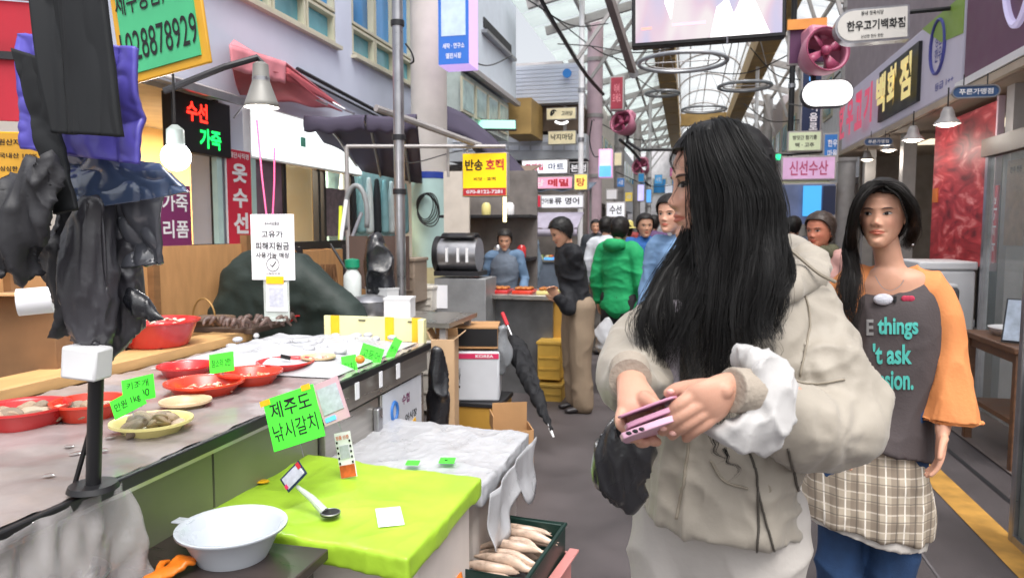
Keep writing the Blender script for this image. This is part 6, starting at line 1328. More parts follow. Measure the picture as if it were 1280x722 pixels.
def strands(guides, per, rad, seed=0, wave=.004, ns=26, clump=.35, taper=.25, rag=.3):
    """guides: (points, spread radii). returns one mesh of fine tapered strands"""
    q = np.random.RandomState(seed); V = []; F = []; n0 = 0; tri = np.array([0, 2.094, 4.189])
    for gi, (pts, rr) in enumerate(guides):
        c = spline(pts, ns); r = np.interp(np.linspace(0, 1, ns), np.linspace(0, 1, len(rr)), rr)
        t = np.gradient(c, axis=0); t /= np.linalg.norm(t, axis=1)[:, None]; u = np.cross(t, (0.3, 1, .2)); u /= np.linalg.norm(u, axis=1)[:, None]; w = np.cross(t, u)
        tt = np.linspace(0, 1, ns); c = c + bend(tt, gi)[:, None]*u + bend(tt, gi+5)[:, None]*w*.6
        for k in range(per):
            a = q.rand()*6.28; d = math.sqrt(q.rand())*(1 if q.rand() < .9 else 1.25); ph = q.rand()*6.28; am = wave*(q.rand()+.3); e = 1 - rag*q.rand()**1.6; fr = 6 + 5*q.rand()
            tw = a + clump*np.sin(tt*3+ph); off = (r*d)[:, None]*(np.cos(tw)[:, None]*u + np.sin(tw)[:, None]*w) + am*(np.sin(tt*fr+ph)*tt**1.5)[:, None]*u + am*.6*(np.sin(tt*fr*1.7+ph*2)*tt)[:, None]*w
            p = c + off; nn = max(6, int(ns*e)); p = p[:nn]; R_ = rad*(.7+.6*q.rand())*np.linspace(1, taper, nn)
            ring = p[:, None, :] + R_[:, None, None]*(np.cos(tri)[None, :, None]*u[:nn, None, :] + np.sin(tri)[None, :, None]*w[:nn, None, :])
            V.append(ring.reshape(-1, 3)); i = np.arange(nn-1)[:, None]*3; j = np.arange(3)[None]; j2 = (j+1) % 3
            F.append(np.stack([i+j, i+j2, i+3+j2, i+3+j], -1).reshape(-1, 4) + n0); n0 += nn*3
    mb = MB(); mb.v = [np.concatenate(V)]; mb.n = n0; mb.f = [tuple(x) for x in np.concatenate(F).tolist()]; return mb
def locks(guides, k=.85, n=16):
    mb = MB()
    for gi, (pts, rr) in enumerate(guides):
        ns = 26; c = spline(pts, ns); r = np.interp(np.linspace(0, 1, ns), np.linspace(0, 1, len(rr)), rr)*k; c = c[:ns-4]; r = r[:ns-4]*np.clip((1-np.linspace(0, 1, ns-4))*3.5, .03, 1)**.8; start = mb.n
        t_ = np.gradient(c, axis=0); t_ /= np.linalg.norm(t_, axis=1)[:, None]; u_ = np.cross(t_, (0.3, 1, .2)); u_ /= np.linalg.norm(u_, axis=1)[:, None]; w_ = np.cross(t_, u_); tl = np.linspace(0, 1, ns)[:ns-4]
        c = c + bend(tl, gi)[:, None]*u_ + bend(tl, gi+5)[:, None]*w_*.6; mb.tube(c, list(r), n)
        v = mb.v[-1]; ci = np.repeat(c, n, 0); a = np.tile(np.arange(n), len(c)); mb.v[-1] = ci + (v-ci)*(1 + .16*np.sin(a*2.9+gi) + .08*np.sin(a*5.1+gi*2) )[:, None]
    return mb
def G(pts, rr): return (np.array([P(a, b, Y=y) for a, b, y in pts]), rr)

# ================================================================== dark haired woman in front
m_jack = mat('beige_grey_nylon', '#9f978b', .6, var=.06, scale=5, bump=.35, bscale=45, sheen=.2)
m_skw = '#c79781'
Y0 = 1.45; hc = P(899, 231, Y=Y0)
def LH():
    """her left hand: back of hand towards the lane, fingers closing on the phone case"""
    mb = MB(); Yh = 1.10; p = lambda a, b, d=0: P(a, b, Y=Yh+d)
    loft([p(930, 486, .04), p(908, 488, .015), p(893, 498), p(880, 505, -.005), p(868, 510, .0)], [.026, .028, .036, .037, .032], [.02, .019, .017, .016, .013], (0, 0, 1), n=22, mb=mb)
    r = [.0105, .0108, .0100, .0095, .008]
    for c in ([(884, 486, -.004), (866, 494, -.012), (848, 506, -.02), (837, 516, -.01), (832, 524, .004)], [(886, 498, -.006), (868, 509, -.016), (848, 521, -.02), (834, 531, -.008), (828, 539, .006)],
              [(888, 510, -.004), (873, 520, -.012), (856, 531, -.014), (845, 538, -.002), (840, 544, .008)], [(892, 519, .0), (882, 528, -.004), (870, 536, -.004), (862, 542, .004), (858, 547, .012)]):
        loft([p(*q) for q in c], r, None, (0, 0, 1), n=14, mb=mb, sub=16)
    loft([p(905, 487, .0), p(882, 484, .004), p(862, 484, .01), p(845, 487, .012), p(835, 491, .012)], [.016, .0145, .012, .011, .008], None, (0, 0, 1), n=14, mb=mb, sub=16)
    return vox(mb, .0024, 2)
def RH():
    mb = MB(); p = lambda a, b, d=0: P(a, b, Y=1.14+d)
    loft([p(788, 462, .12), p(790, 480, .06), p(797, 500, .02), p(800, 515, .012), p(803, 528, .01)], [.026, .026, .034, .036, .028], [.02, .02, .016, .016, .012], (1, 0, 0), n=20, mb=mb)
    for k, c in enumerate(([(786, 500, .02), (777, 516, .0), (776, 530, -.02), (786, 538, -.03)], [(790, 512, .03), (783, 530, .01), (786, 545, -.01), (796, 548, -.012)], [(800, 520, .03), (796, 538, .02), (800, 552, 0), (808, 553, -.01)], [(812, 520, .03), (812, 538, .02), (816, 550, .0), (822, 552, 0)])):
        loft([p(*q) for q in c], [.0105, .0098, .009, .0075], None, (0, 1, 0), n=14, mb=mb, sub=14)
    loft([p(806, 498, .01), p(818, 505, -.01), p(826, 512, -.02)], [.014, .012, .009], None, (0, 1, 0), n=14, mb=mb, sub=10)
    return vox(mb, .0026, 2)
JW = dict(head=hc, neck=P(918, 318, Y=1.475), shoulderl=P(985, 378, Y=1.50), elbowl=P(1022, 512, Y=1.37), wristl=P(930, 486, Y=1.16), shoulderr=P(850, 372, Y=1.52), elbowr=P(803, 452, Y=1.42), wristr=P(788, 470, Y=1.24),
          chest=P(912, 410, Y=1.49), waist=P(905, 540, Y=1.49), pelvis=P(893, 640, Y=1.50))
wo, K, H, X, Yd, s = figure('person', 'woman with very long black hair in beige grey jacket holding a pink phone', (hc[0]+.01, 1.50), -22, 1.64, m_jack, mat('off_white_cotton', '#bdb7b1', .8, var=.05, bump=.3, bscale=70), skin=m_skw, head_yaw=-52, head_pitch=.05,
       J=JW, hires=True, hands=[LH(), RH()], torso=False, sleeve_m=None, vs=.009, leg_w=1.02, topseed=3, sleeve_r=.001, shoes='#e0dcd6')
for ch in list(wo.children):
    if ch.name.startswith('top'): bpy.data.objects.remove(ch)
# jacket: body, hood, big sleeves in one cloth
jb = MB()
loft([P(897, 642, Y=1.47), P(900, 600, Y=1.47), P(905, 540, Y=1.47), P(912, 470, Y=1.48), P(918, 410, Y=1.49), P(920, 360, Y=1.50), P(918, 328, Y=1.50)], [.160, .154, .150, .152, .150, .120, .078], [.146, .138, .128, .128, .125, .105, .08], X, n=36, mb=jb, round_=False)
pl_ = lambda *a: [P(x, y, Y=d) for x, y, d in a]
loft(pl_((930, 350, 1.50), (980, 374, 1.50), (1008, 424, 1.48), (1028, 478, 1.44), (1036, 522, 1.39), (1012, 532, 1.33), (972, 508, 1.26), (946, 494, 1.19)), [.06, .070, .080, .090, .084, .072, .056, .034], [.06, .072, .080, .088, .086, .072, .055, .034], Yd, n=28, mb=jb, sub=44)
loft(pl_((905, 352, 1.50), (856, 362, 1.51), (836, 402, 1.49), (808, 444, 1.43), (795, 468, 1.34), (789, 474, 1.26)), [.06, .058, .062, .072, .064, .040], [.06, .060, .064, .072, .060, .040], Yd, n=26, mb=jb, sub=34)
jk = vox(jb, .006, 6)
vv = jk.V(); el = P(1034, 530, Y=1.38); lo = 1 - np.clip((vv[:, 2]-1.0)/.4, 0, 1)
wrinkle(jk, .012, (7, 6, 4.5), 4, lambda v: .7 + .6*gz(np.linalg.norm(v-el, axis=1), .18), 1.3); wrinkle(jk, .0065, (15, 13, 9), 8, sharp=1.5); wrinkle(jk, .0028, (30, 28, 20), 10, sharp=1.6); wrinkle(jk, .007, (15, 13, 1.6), 19, lambda v: np.clip((1.14-v[:, 2])/.12, 0, 1)*(v[:, 1] < 1.42), 1.8)
# deep gather folds fanning out from the elbow
vv = jk.V(); rel = vv - el; dist = np.linalg.norm(rel, axis=1); ang = np.arctan2(rel[:, 2], rel[:, 0]); wrinkle(jk, .010, (4, 4, 12), 23, lambda v: np.clip((v[:, 0]-P(975, 420, Y=1.45)[0])/.06, 0, 1), 2.4); vv = jk.V(); rel = vv - el; dist = np.linalg.norm(rel, axis=1); ang = np.arctan2(rel[:, 2], rel[:, 0]); push(jk, .0012*np.sin(ang*7 + 3*noise3(vv*6, 5))*gz(dist-.08, .09))
jk_o = obj('jacket', jk, m_jack, wo, smooth=180)
hm = MB(); loft(pl_((945, 382, 1.365), (975, 366, 1.375), (1000, 352, 1.42), (1012, 336, 1.52), (990, 318, 1.62), (940, 310, 1.66), (880, 316, 1.64), (848, 332, 1.56)), [.014, .026, .034, .040, .044, .046, .04, .02], [.012, .020, .026, .036, .042, .044, .04, .02], (0, 0, 1), n=24, mb=hm, sub=40)
hv = vox(hm, .006, 4); wrinkle(hv, .008, (9, 9, 9), 31, sharp=2.5); wrinkle(hv, .003, (25, 25, 25), 33); obj('hood', hv, m_jack, wo, smooth=180)
# collar seam line, hem cord, zip ruffle
obj('hood_seam', MB().tube(spline(pl_((975, 300, 1.43), (1000, 322, 1.42), (1024, 342, 1.415), (1044, 352, 1.44)), 20), .0035, 6), mat('seam_taupe', '#8f8678', .7), wo)
def on_surface(mbt, name, px_pts, off=.002, r=.003, m=None, parent=None, n=30, noise=0):
    bv = BVHTree.FromPolygons([Vector(q) for q in mbt.V().tolist()], mbt.f); out = []
    for a, b in spline([(x, y) for x, y in px_pts], n)[:, :2] if len(px_pts[0]) == 2 else []:
        d = P(a, b, Y=1) - CAM; d = nrm(d); h = bv.ray_cast(Vector(CAM), Vector(d))
        if h[0] is not None: out.append(np.array(h[0]) + np.array(h[1])*off*(1 if h[1].dot(Vector(d)) < 0 else -1))
    if len(out) > 2: return obj(name, MB().tube(np.array(out), r, 6), m, parent, smooth=180)
m_seam = mat('seam_taupe'); m_cordm = mat('elastic_cord', '#4b463f', .6)
for pts_, nm, r_, m_ in (([(862, 545), (858, 580), (852, 620), (846, 648)], 'zip_line', .003, m_seam), ([(935, 560), (945, 590), (947, 612)], 'drawcord', .0022, m_cordm), ([(947, 612), (957, 650), (968, 690)], 'drawcord', .0022, m_cordm), ([(947, 612), (948, 660), (946, 690)], 'drawcord', .0022, m_cordm),
                         ([(888, 575), (905, 600), (935, 610)], 'pocket_seam', .0025, m_seam), ([(985, 560), (992, 590), (997, 612)], 'side_seam', .0025, m_cordm), ([(1000, 352), (1012, 400), (1000, 470)], 'sleeve_seam', .002, m_seam), ([(978, 470), (1010, 480), (1056, 474)], 'sleeve_seam', .002, m_seam)):
    on_surface(jk, nm, pts_, .002, r_, m_, wo)
obj('cord_bow', MB().tube(spline(pl_((947, 612, 1.335), (934, 618, 1.33), (930, 608, 1.33), (944, 610, 1.325), (958, 604, 1.33), (962, 614, 1.33), (948, 613, 1.33)), 30), .003, 6), m_seam, wo, smooth=180)
# inner shirt strip with ruffle seen between the hair locks
m_shirt = mat('grey_lilac_shirt', '#8f8890', .7, bump=.5, bscale=60)
v = vox(loft(pl_((846, 378, 1.335), (842, 420, 1.33), (838, 470, 1.325), (845, 530, 1.325)), [.012, .016, .018, .02], [.006]*4, X, n=16), .004, 1); wrinkle(v, .003, (40, 40, 14), 3); obj('inner_shirt', v, m_shirt, wo, smooth=180)
pass
# ribbed cuff and puffed white under sleeve
cf = MB(); cl_ = spline(pl_((944, 490, 1.14), (930, 488, 1.125), (914, 487, 1.11)), 22); 
rr = [.0335 + .0016*(k % 2) for k in range(22)]; cf.tube(cl_, rr, 28); wv = vox(cf, .0025, 0); obj('ribbed_cuff', wv, mat('cuff_greige', '#a3988b', .8, bump=.6, bscale=120), wo, smooth=180)
pf = MB(); loft(pl_((934, 448, 1.16), (953, 462, 1.15), (960, 498, 1.145), (950, 530, 1.135), (925, 540, 1.125), (900, 538, 1.12), (884, 532, 1.12)), [.026, .036, .042, .044, .036, .026, .014], [.024, .032, .036, .036, .03, .022, .012], (0, 1, 0), n=24, mb=pf, sub=36)
loft(pl_((925, 436, 1.16), (940, 445, 1.15), (950, 470, 1.15)), [.012, .022, .026], None, (0, 1, 0), n=16, mb=pf)
pv = vox(pf, .004, 3); wrinkle(pv, .008, (15, 15, 8), 41, sharp=2.6); wrinkle(pv, .004, (36, 36, 18), 43, sharp=2.6); obj('puffed_cuff', pv, mat('sheer_white_cotton', '#b6b4b3', .6, sheen=.3, bump=.3, bscale=60), wo, smooth=180)
cf2 = MB(); cf2.tube(spline(pl_((787, 462, 1.26), (788, 474, 1.21)), 12), [.036]*12, 24); obj('ribbed_cuff', cf2, mat('cuff_greige'), wo, smooth=60)
# pink phone case
ph = thing('phone_case', 'pink folding phone case held open in both hands of the dark haired woman', 'phone case', P(810, 520, Y=1.09))
m_pk = mat('dusty_pink_case', '#c08aa4', .45, var=.06); m_pk2 = mat('pale_pink_case', '#d3a6bc', .4, var=.05)
def slab(name, p4, th, m, bev=.003):
    p4 = [np.array(q) for q in p4]; N = nrm(np.cross(p4[1]-p4[0], p4[3]-p4[0])); mb = MB(); ctr = sum(p4)/4; o2 = []
    for i in range(4):
        a, b_, c_ = p4[i-1], p4[i], p4[(i+1) % 4]; r = .25
        for t in (0, .5, 1): q = b_ + ((a-b_)*(1-t) + (c_-b_)*t)*r*(.5 if t == .5 else 1)*(.5 if np.linalg.norm(a-b_) > .1 else 1); o2.append(q)
    k = len(o2); mb.add([q + N*th/2 for q in o2] + [q - N*th/2 for q in o2], [tuple(range(k)), tuple(range(2*k-1, k-1, -1))] + [(i, i+k, (i+1) % k+k, (i+1) % k) for i in range(k)])
    return obj(name, mb, m, ph, bevel=bev*.5, fixn=True)
q_ = lambda a, b, d: P(a, b, Y=d)
slab('lower_cover', [q_(773, 546, 1.06), q_(846, 520, 1.07), q_(852, 528, 1.14), q_(783, 552, 1.15)], .010, m_pk2); slab('inner_leaf', [q_(779, 533, 1.065), q_(846, 508, 1.075), q_(850, 512, 1.14), q_(786, 540, 1.14)], .008, m_pk)
slab('upper_flap', [q_(770, 522, 1.06), q_(845, 494, 1.07), q_(850, 500, 1.14), q_(778, 520, 1.14)], .004, m_pk)
for k, (a, b) in enumerate(((786, 541), (794, 538.5), (802, 536))): obj('camera_hole', MB().ball(q_(a, b, 1.052), (.0045, .003, .003), 12, 8), m_ink, ph)
# crinkled black bag hanging from her right hand
bgm = vox(loft(pl_((792, 525, 1.24), (784, 550, 1.25), (778, 580, 1.26), (784, 606, 1.26), (796, 622, 1.26)), [.03, .048, .056, .05, .03], [.02, .035, .04, .035, .02], (1, 0, 0), n=24), .0045, 2); wrinkle(bgm, .006, (20, 20, 5), 9, sharp=3); wrinkle(bgm, .003, (44, 40, 9), 13, sharp=3)
hb_ = obj('handbag', bgm, m_bag, label='crinkled glossy black bag hanging from the dark haired woman\'s hand', cat='bag', smooth=180)
obj('strap', MB().tube(spline(pl_((790, 500, 1.19), (779, 515, 1.2), (776, 540, 1.22), (780, 560, 1.24)), 16), .005, 6), m_black, hb_, smooth=180)
for a, b, y_ in ((834, 514, 1.081), (829, 535, 1.083), (841, 541, 1.088), (838, 489, 1.100)): obj('fingernail', MB().ball(P(a, b, Y=y_), (.0062, .0035, .0045), 12, 8), mat('nail_pink', '#dba79c', .25, var=0), wo, smooth=180)
# hair
gW = []
# near side fan from the parting
for k, (a1, a2, a3, a4, yend, e) in enumerate(((866, 874, 876, 858, 470, 842), (876, 888, 884, 866, 510, 856), (884, 900, 893, 878, 485, 866), (893, 912, 905, 890, 550, 892), (902, 924, 918, 902, 580, 904), (911, 935, 930, 914, 490, 904), (920, 946, 942, 928, 474, 914), (928, 955, 954, 940, 462, 928), (933, 962, 964, 954, 446, 946))):
    near = 1.345 + .006*abs(k-3)
    gW.append(G([(872 + 6*k, 160 - 1.2*min(k, 5) + 1.2*max(0, k-5), 1.475), (869 + 6.4*k, 167 - 1.8*min(k, 5) + 1.0*max(0, k-5), 1.42), (a1+2, 190, 1.365 + .004*abs(k-3)), (a2, 240, near), (a2+4 - .5*k, 290, near-.005), (a3, 345, 1.335), (a4, 400, 1.315), ((a4+e)/2, (400+yend)/2+10, 1.30), (e, yend, 1.285 if yend < 500 else 1.25)], [.012, .014, .018, .020, .022, .023, .022, .018, .008]))
# back of head, falls behind and to the right
for k, (x1, x2, x3) in enumerate(((942, 966, 968), (946, 972, 975), (944, 968, 960))):
    gW.append(G([(918, 160, 1.45+.03*k), (x1, 190, 1.43+.03*k), (x2-3, 250, 1.42+.03*k), (x2, 300, 1.40+.02*k), (x3-4, 350, 1.36+.01*k), (x3-8, 395, 1.335), (x3-10, 432, 1.32)], [.012, .018, .02, .02, .018, .014, .004]))
gW.append(G([(950, 215, 1.42), (972, 270, 1.395), (982, 310, 1.375), (983, 350, 1.355), (972, 385, 1.34), (962, 420, 1.33)], [.006, .006, .006, .005, .004, .001]))
# far side hair falling forward past the chin
for k, (x1, x2, x3, x4, ye) in enumerate(((858, 838, 822, 808, 480), (862, 848, 836, 822, 505), (868, 858, 845, 832, 470), (856, 828, 810, 797, 462), (866, 852, 842, 838, 450))):
    gW.append(G([(880, 168, 1.47), (870, 215, 1.46), (x1+6, 290, 1.45-.01*k), (x2, 345, 1.385), (x3, 395, 1.335), ((x3+x4)/2, 430, 1.325), (x4-2, ye, 1.31)], [.010, .014, .017, .02, .018, .014, .003]))
# wisps at the forehead and loose ends
ws = [G([(862, 168, 1.40), (846, 182, 1.42), (840, 205, 1.425), (845, 235, 1.40), (852, 255, 1.395)], [.003, .004, .004, .003, .002]), G([(868, 166, 1.39), (854, 180, 1.40), (850, 200, 1.40), (858, 225, 1.375)], [.005, .006, .005, .003]),
      G([(890, 540, 1.25), (896, 560, 1.25), (903, 585, 1.25)], [.008, .006, .001]), G([(905, 560, 1.26), (912, 575, 1.26), (921, 600, 1.27)], [.006, .004, .001])]
ho = obj('hair', locks(gW, .72), m_hair, wo, smooth=180)
obj('hair_strands', strands(gW, 210, .00072, 3, .015, rag=.42), m_hair, ho, smooth=180, kind='stuff'); obj('loose_hair', strands(ws, 16, .0005, 5, .004, 18), m_hair, ho, smooth=180, kind='stuff')
cap_hair(wo, H, m_hair, .007, puff=.0)

# ================================================================== woman in charcoal and orange shirt
m_char = mat('charcoal_cotton', '#4a4243', .85, var=.06, bump=.3, bscale=120); m_orange = mat('apricot_cotton', '#d98a52', .8, var=.05, bump=.3, bscale=110)
m_denim = mat('denim_blue', '#223f66', .85, var=.2, scale=14, bump=.4, bscale=200)
Y1 = 2.6; hc2 = P(1103, 269, Y=Y1)
J2 = dict(head=hc2, neck=P(1112, 332, Y=2.625), shoulderl=P(1160, 370, Y=2.64), elbowl=P(1186, 455, Y=2.62), wristl=P(1178, 540, Y=2.52), handl=P(1174, 580, Y=2.49), shoulderr=P(1064, 366, Y=2.65), elbowr=P(1035, 450, Y=2.66), wristr=P(1040, 530, Y=2.5), handr=P(1046, 565, Y=2.46),
          chest=P(1116, 405, Y=2.65), waist=P(1108, 490, Y=2.65), pelvis=P(1090, 560, Y=2.66))
w2, K2, H2, X2, Yd2, s2 = figure('person', 'woman in charcoal shirt with orange raglan sleeves and low black ponytail', (P(1086, 600, Y=2.66)[0], 2.66), -8, 1.62, m_char, m_denim, skin='#cd9b82', head_yaw=-16, head_pitch=-.03, J=J2, hires=True, torso=False, vs=.009, topseed=8, eyelook=-.0026, sleeve_r=.001, Hd=.93)
for ch in list(w2.children):
    if ch.name.startswith('top'): bpy.data.objects.remove(ch)
tb2 = MB(); loft(pl_((1092, 553, 2.65), (1106, 505, 2.65), (1114, 440, 2.65), (1117, 390, 2.65), (1116, 362, 2.655), (1113, 349, 2.665)), [.186, .152, .154, .158, .142, .105], [.140, .112, .115, .110, .078, .043], X2, n=32, mb=tb2, round_=False)
ts = vox(tb2, .007, 4); wrinkle(ts, .007, (6, 6, 4), 14, sharp=1.6); wrinkle(ts, .0015, (18, 18, 10), 16); obj('shirt', ts, m_char, w2, smooth=180)
sm_ = MB(); loft(pl_((1136, 348, 2.65), (1160, 362, 2.64), (1178, 392, 2.62), (1184, 440, 2.61), (1187, 490, 2.58), (1189, 530, 2.56)), [.044, .064, .066, .066, .074, .088], [.040, .064, .062, .060, .062, .066], X2, n=24, mb=sm_, round_=True)
loft(pl_((1092, 346, 2.65), (1070, 354, 2.65), (1052, 390, 2.66), (1040, 440, 2.66), (1036, 490, 2.6), (1036, 520, 2.57)), [.036, .062, .068, .07, .08, .09], [.03, .058, .06, .062, .07, .075], X2, n=24, mb=sm_)
sv = vox(sm_, .006, 2); vq = sv.V(); zc_ = P(1188, 524, Y=2.56)[2]; vq[:, 2] = np.maximum(vq[:, 2], zc_); sv.v = [vq]; wrinkle(sv, .008, (12, 9, 3.0), 18, sharp=2.2); wrinkle(sv, .002, (26, 26, 9), 19); obj('sleeves', sv, m_orange, w2, smooth=180)
# plaid wrap skirt over jeans
def plaid():
    m = bpy.data.materials.new('beige_plaid'); m.use_nodes = True; nt = m.node_tree; b = nt.nodes['Principled BSDF']; L = nt.links.new; b.inputs['Roughness'].default_value = .85
    tc = nt.nodes.new('ShaderNodeTexCoord'); sx = nt.nodes.new('ShaderNodeSeparateXYZ'); L(tc.outputs['Object'], sx.inputs[0]); out = None
    def stripe(sock, freq, w, ph):
        a = nt.nodes.new('ShaderNodeMath'); a.operation = 'MULTIPLY_ADD'; L(sock, a.inputs[0]); a.inputs[1].default_value = freq; a.inputs[2].default_value = ph
        f = nt.nodes.new('ShaderNodeMath'); f.operation = 'FRACT'; L(a.outputs[0], f.inputs[0]); g = nt.nodes.new('ShaderNodeMath'); g.operation = 'LESS_THAN'; L(f.outputs[0], g.inputs[0]); g.inputs[1].default_value = w; return g.outputs[0]
    cur = None
    rg = nt.nodes.new('ShaderNodeRGB'); rg.outputs[0].default_value = (*lin('#b5a896'), 1); cur = rg.outputs[0]
    for ax, fr, w, ph, c, fac in (('X', 17, .42, 0, '#77695c', .55), ('Z', 17, .42, .2, '#77695c', .5), ('X', 17, .08, .30, '#e9e2d8', .9), ('Z', 17, .07, .3, '#d9cfc2', .6), ('X', 17, .07, .72, '#5d564f', .7), ('Z', 17, .06, .70, '#5d564f', .6)):
        st_ = stripe(sx.outputs[ax], fr, w, ph); mx = nt.nodes.new('ShaderNodeMix'); mx.data_type = 'RGBA'; ml = nt.nodes.new('ShaderNodeMath'); ml.operation = 'MULTIPLY'; L(st_, ml.inputs[0]); ml.inputs[1].default_value = fac
        L(ml.outputs[0], mx.inputs[0]); L(cur, mx.inputs[6]); mx.inputs[7].default_value = (*lin(c), 1); cur = mx.outputs[2]
    L(cur, b.inputs['Base Color']); return m
sk = MB(); loft(pl_((1100, 518, 2.66), (1093, 558, 2.66), (1086, 620, 2.66), (1080, 652, 2.66)), [.125, .162, .206, .215], [.09, .118, .145, .15], X2, n=40, mb=sk, round_=False, sub=24)
kv = vox(sk, .007, 2); wrinkle(kv, .012, (8, 8, 1.6), 22, sharp=1.6); wrinkle(kv, .003, (25, 25, 10), 24); obj('plaid_skirt', kv, plaid(), w2, smooth=180)
uh = MB(); loft(pl_((1084, 640, 2.66), (1078, 662, 2.66)), [.200, .205], [.138, .142], X2, n=36, mb=uh, round_=False, sub=6); uv = vox(uh, .007, 2); wrinkle(uv, .010, (9, 9, 2), 25); obj('under_hem', uv, mat('off_white_cotton'), w2, smooth=180)
# shirt lettering laid on the cloth
bv = BVHTree.FromPolygons([Vector(q) for q in ts.V().tolist()], ts.f)
def cloth_text(t, x0, y0, x1, y1, m, bold=.03):
    Xt, Zt, f = text(t, None, (x0+x1)/2, -(y0+y1)/2, x1-x0, y1-y0, m, None, bold=bold, flat=1); V = []
    for a, b_ in zip(Xt, -Zt):
        d = nrm(P(a, b_, Y=1) - CAM); h = bv.ray_cast(Vector(CAM), Vector(d)); p = np.array(h[0]) if h[0] is not None else P(a, b_, Y=2.53); V.append(p - d*.004)
    obj('shirt_lettering', MB().add(V, f), m, w2, smooth=0)
m_teal = mat('teal_print_shirt', '#4fb5aa', .7, var=0)
cloth_text('things', 1097, 396, 1148, 424, m_teal); cloth_text("'t ask", 1091, 429, 1140, 455, m_teal); cloth_text('ission.', 1094, 463, 1142, 487, m_teal); cloth_text('E', 1083, 399, 1092, 419, mat('grey_print', '#8f8d8c', .7, var=0))
for k in range(3): p = P(1129+5*k, 373 - (k % 2), Y=2.5); d = nrm(P(1131+4*k, 373, Y=1)-CAM); h = bv.ray_cast(Vector(CAM), Vector(d)); p = np.array(h[0]) - d*.003; obj('red_print', MB().ball(p, (.011, .003, .010), 12, 8), mat('raspberry_print', '#b8304e', .7, var=0), w2, smooth=180)
d = nrm(P(1104, 374, Y=1)-CAM); h = bv.ray_cast(Vector(CAM), Vector(d)); p = np.array(h[0]) - d*.012 if h[0] is not None else P(1104, 374, Y=2.53)
mc = obj('clip_microphone', MB().ball(p, (.030, .012, .019), 18, 12), mat('pale_fur', '#c9c9d2', .9, bump=.8, bscale=200), label='small fuzzy pale microphone clipped at the neckline of the charcoal shirt', cat='microphone', smooth=180); box('clip', p + np.array([.034, -.004, .002]), (.006, .01, .02), m_black, mc)
obj('necklace', MB().tube(spline(pl_((1094, 345, 2.58), (1102, 358, 2.545), (1112, 363, 2.54), (1124, 358, 2.545), (1132, 346, 2.58)), 24), .001, 5), m_steel, w2)
# hair of the second woman: centre parting, low ponytail to the viewer's left
hp_ = lambda a, b, y: (a, b, y); g2 = []
for k in range(6):
    t = k/5; yb = 2.52 + .16*t
    g2.append(G([(1103, 230 - 0*t, yb), (1088 - 5*t, 234, yb-.02), (1072, 254 + 6*t, yb - .03 + .02*t), (1065 - 1*t, 284, yb + .0), (1064 - 3*t, 312, 2.62), (1064, 334, 2.60), (1066 - 4*k*.5, 360, 2.56), (1064 - 3*k*.5, 400, 2.535), (1070 - 2*k, 446, 2.53)], [.010, .016, .016, .016, .02, .024, .032, .030, .008]))
    g2.append(G([(1104, 230, yb), (1122 + 4*t, 234, yb-.02), (1138, 252 + 5*t, yb-.02), (1144, 278, yb + .02), (1139, 296, 2.66), (1128, 312, 2.70)], [.010, .015, .014, .012, .010, .008]))
w2s = [G([(1100, 233, 2.505), (1082, 244, 2.49), (1073, 270, 2.49), (1072, 300, 2.5), (1078, 316, 2.51)], [.003, .004, .003, .002, .001]), G([(1107, 233, 2.505), (1124, 246, 2.49), (1131, 272, 2.50), (1134, 300, 2.52), (1131, 318, 2.53)], [.003, .004, .003, .002, .001])]
h2o = obj('hair', locks(g2, .72), m_hair2, w2, smooth=180); obj('hair_strands', strands(g2, 110, .0009, 13, .008, 22), m_hair2, h2o, smooth=180, kind='stuff'); obj('loose_hair', strands(w2s, 12, .0006, 15, .003, 16), m_hair2, h2o, smooth=180, kind='stuff')
cap_hair(w2, H2, m_hair2, .008, puff=.004, cut=lambda x, z: np.interp(z, [-.115, -.08, -.04, 0, .04, .065, .085, .1155], [.04, .02, .0, -.015, -.05, -.075, -.10, -.2]))
obj('earring', MB().ball(P(1141, 306, Y=2.57), .004, 10, 6), m_steel, w2)
# ================================================================== people farther back
def fab(n, c, r=.8): return mat(n, c, r, var=.1, scale=8, bump=.3, bscale=90)
def short_hair(o, H, m, off=.009, cut=None): return cap_hair(o, H, m, min(off, .010), cut=cut, puff=.003)
def gl(K, px, py, Y): return P(px, py, Y=Y)
# man in black jacket counting money, seen from the side
x0 = P(722, 500, Y=5.7)
o, K, H, X, Yd, s = figure('person', 'man in black jacket and khaki trousers with head bowed over hands', (x0[0], 5.7), -62, 1.56, fab('black_jacket_cloth', '#16181e'), fab('khaki_cloth', '#8c7a66'), lean=.22, head_pitch=.35, leg_w=1.15, top_w=1.05, sleeve_r=.066,
    J=dict(elbowr=P(712, 385, Y=5.5), wristr=P(696, 372, Y=5.4), handr=P(690, 362, Y=5.35), elbowl=P(716, 388, Y=5.75), wristl=P(700, 376, Y=5.55), handl=P(692, 366, Y=5.5)), topseed=31)
short_hair(o, H, m_hair)
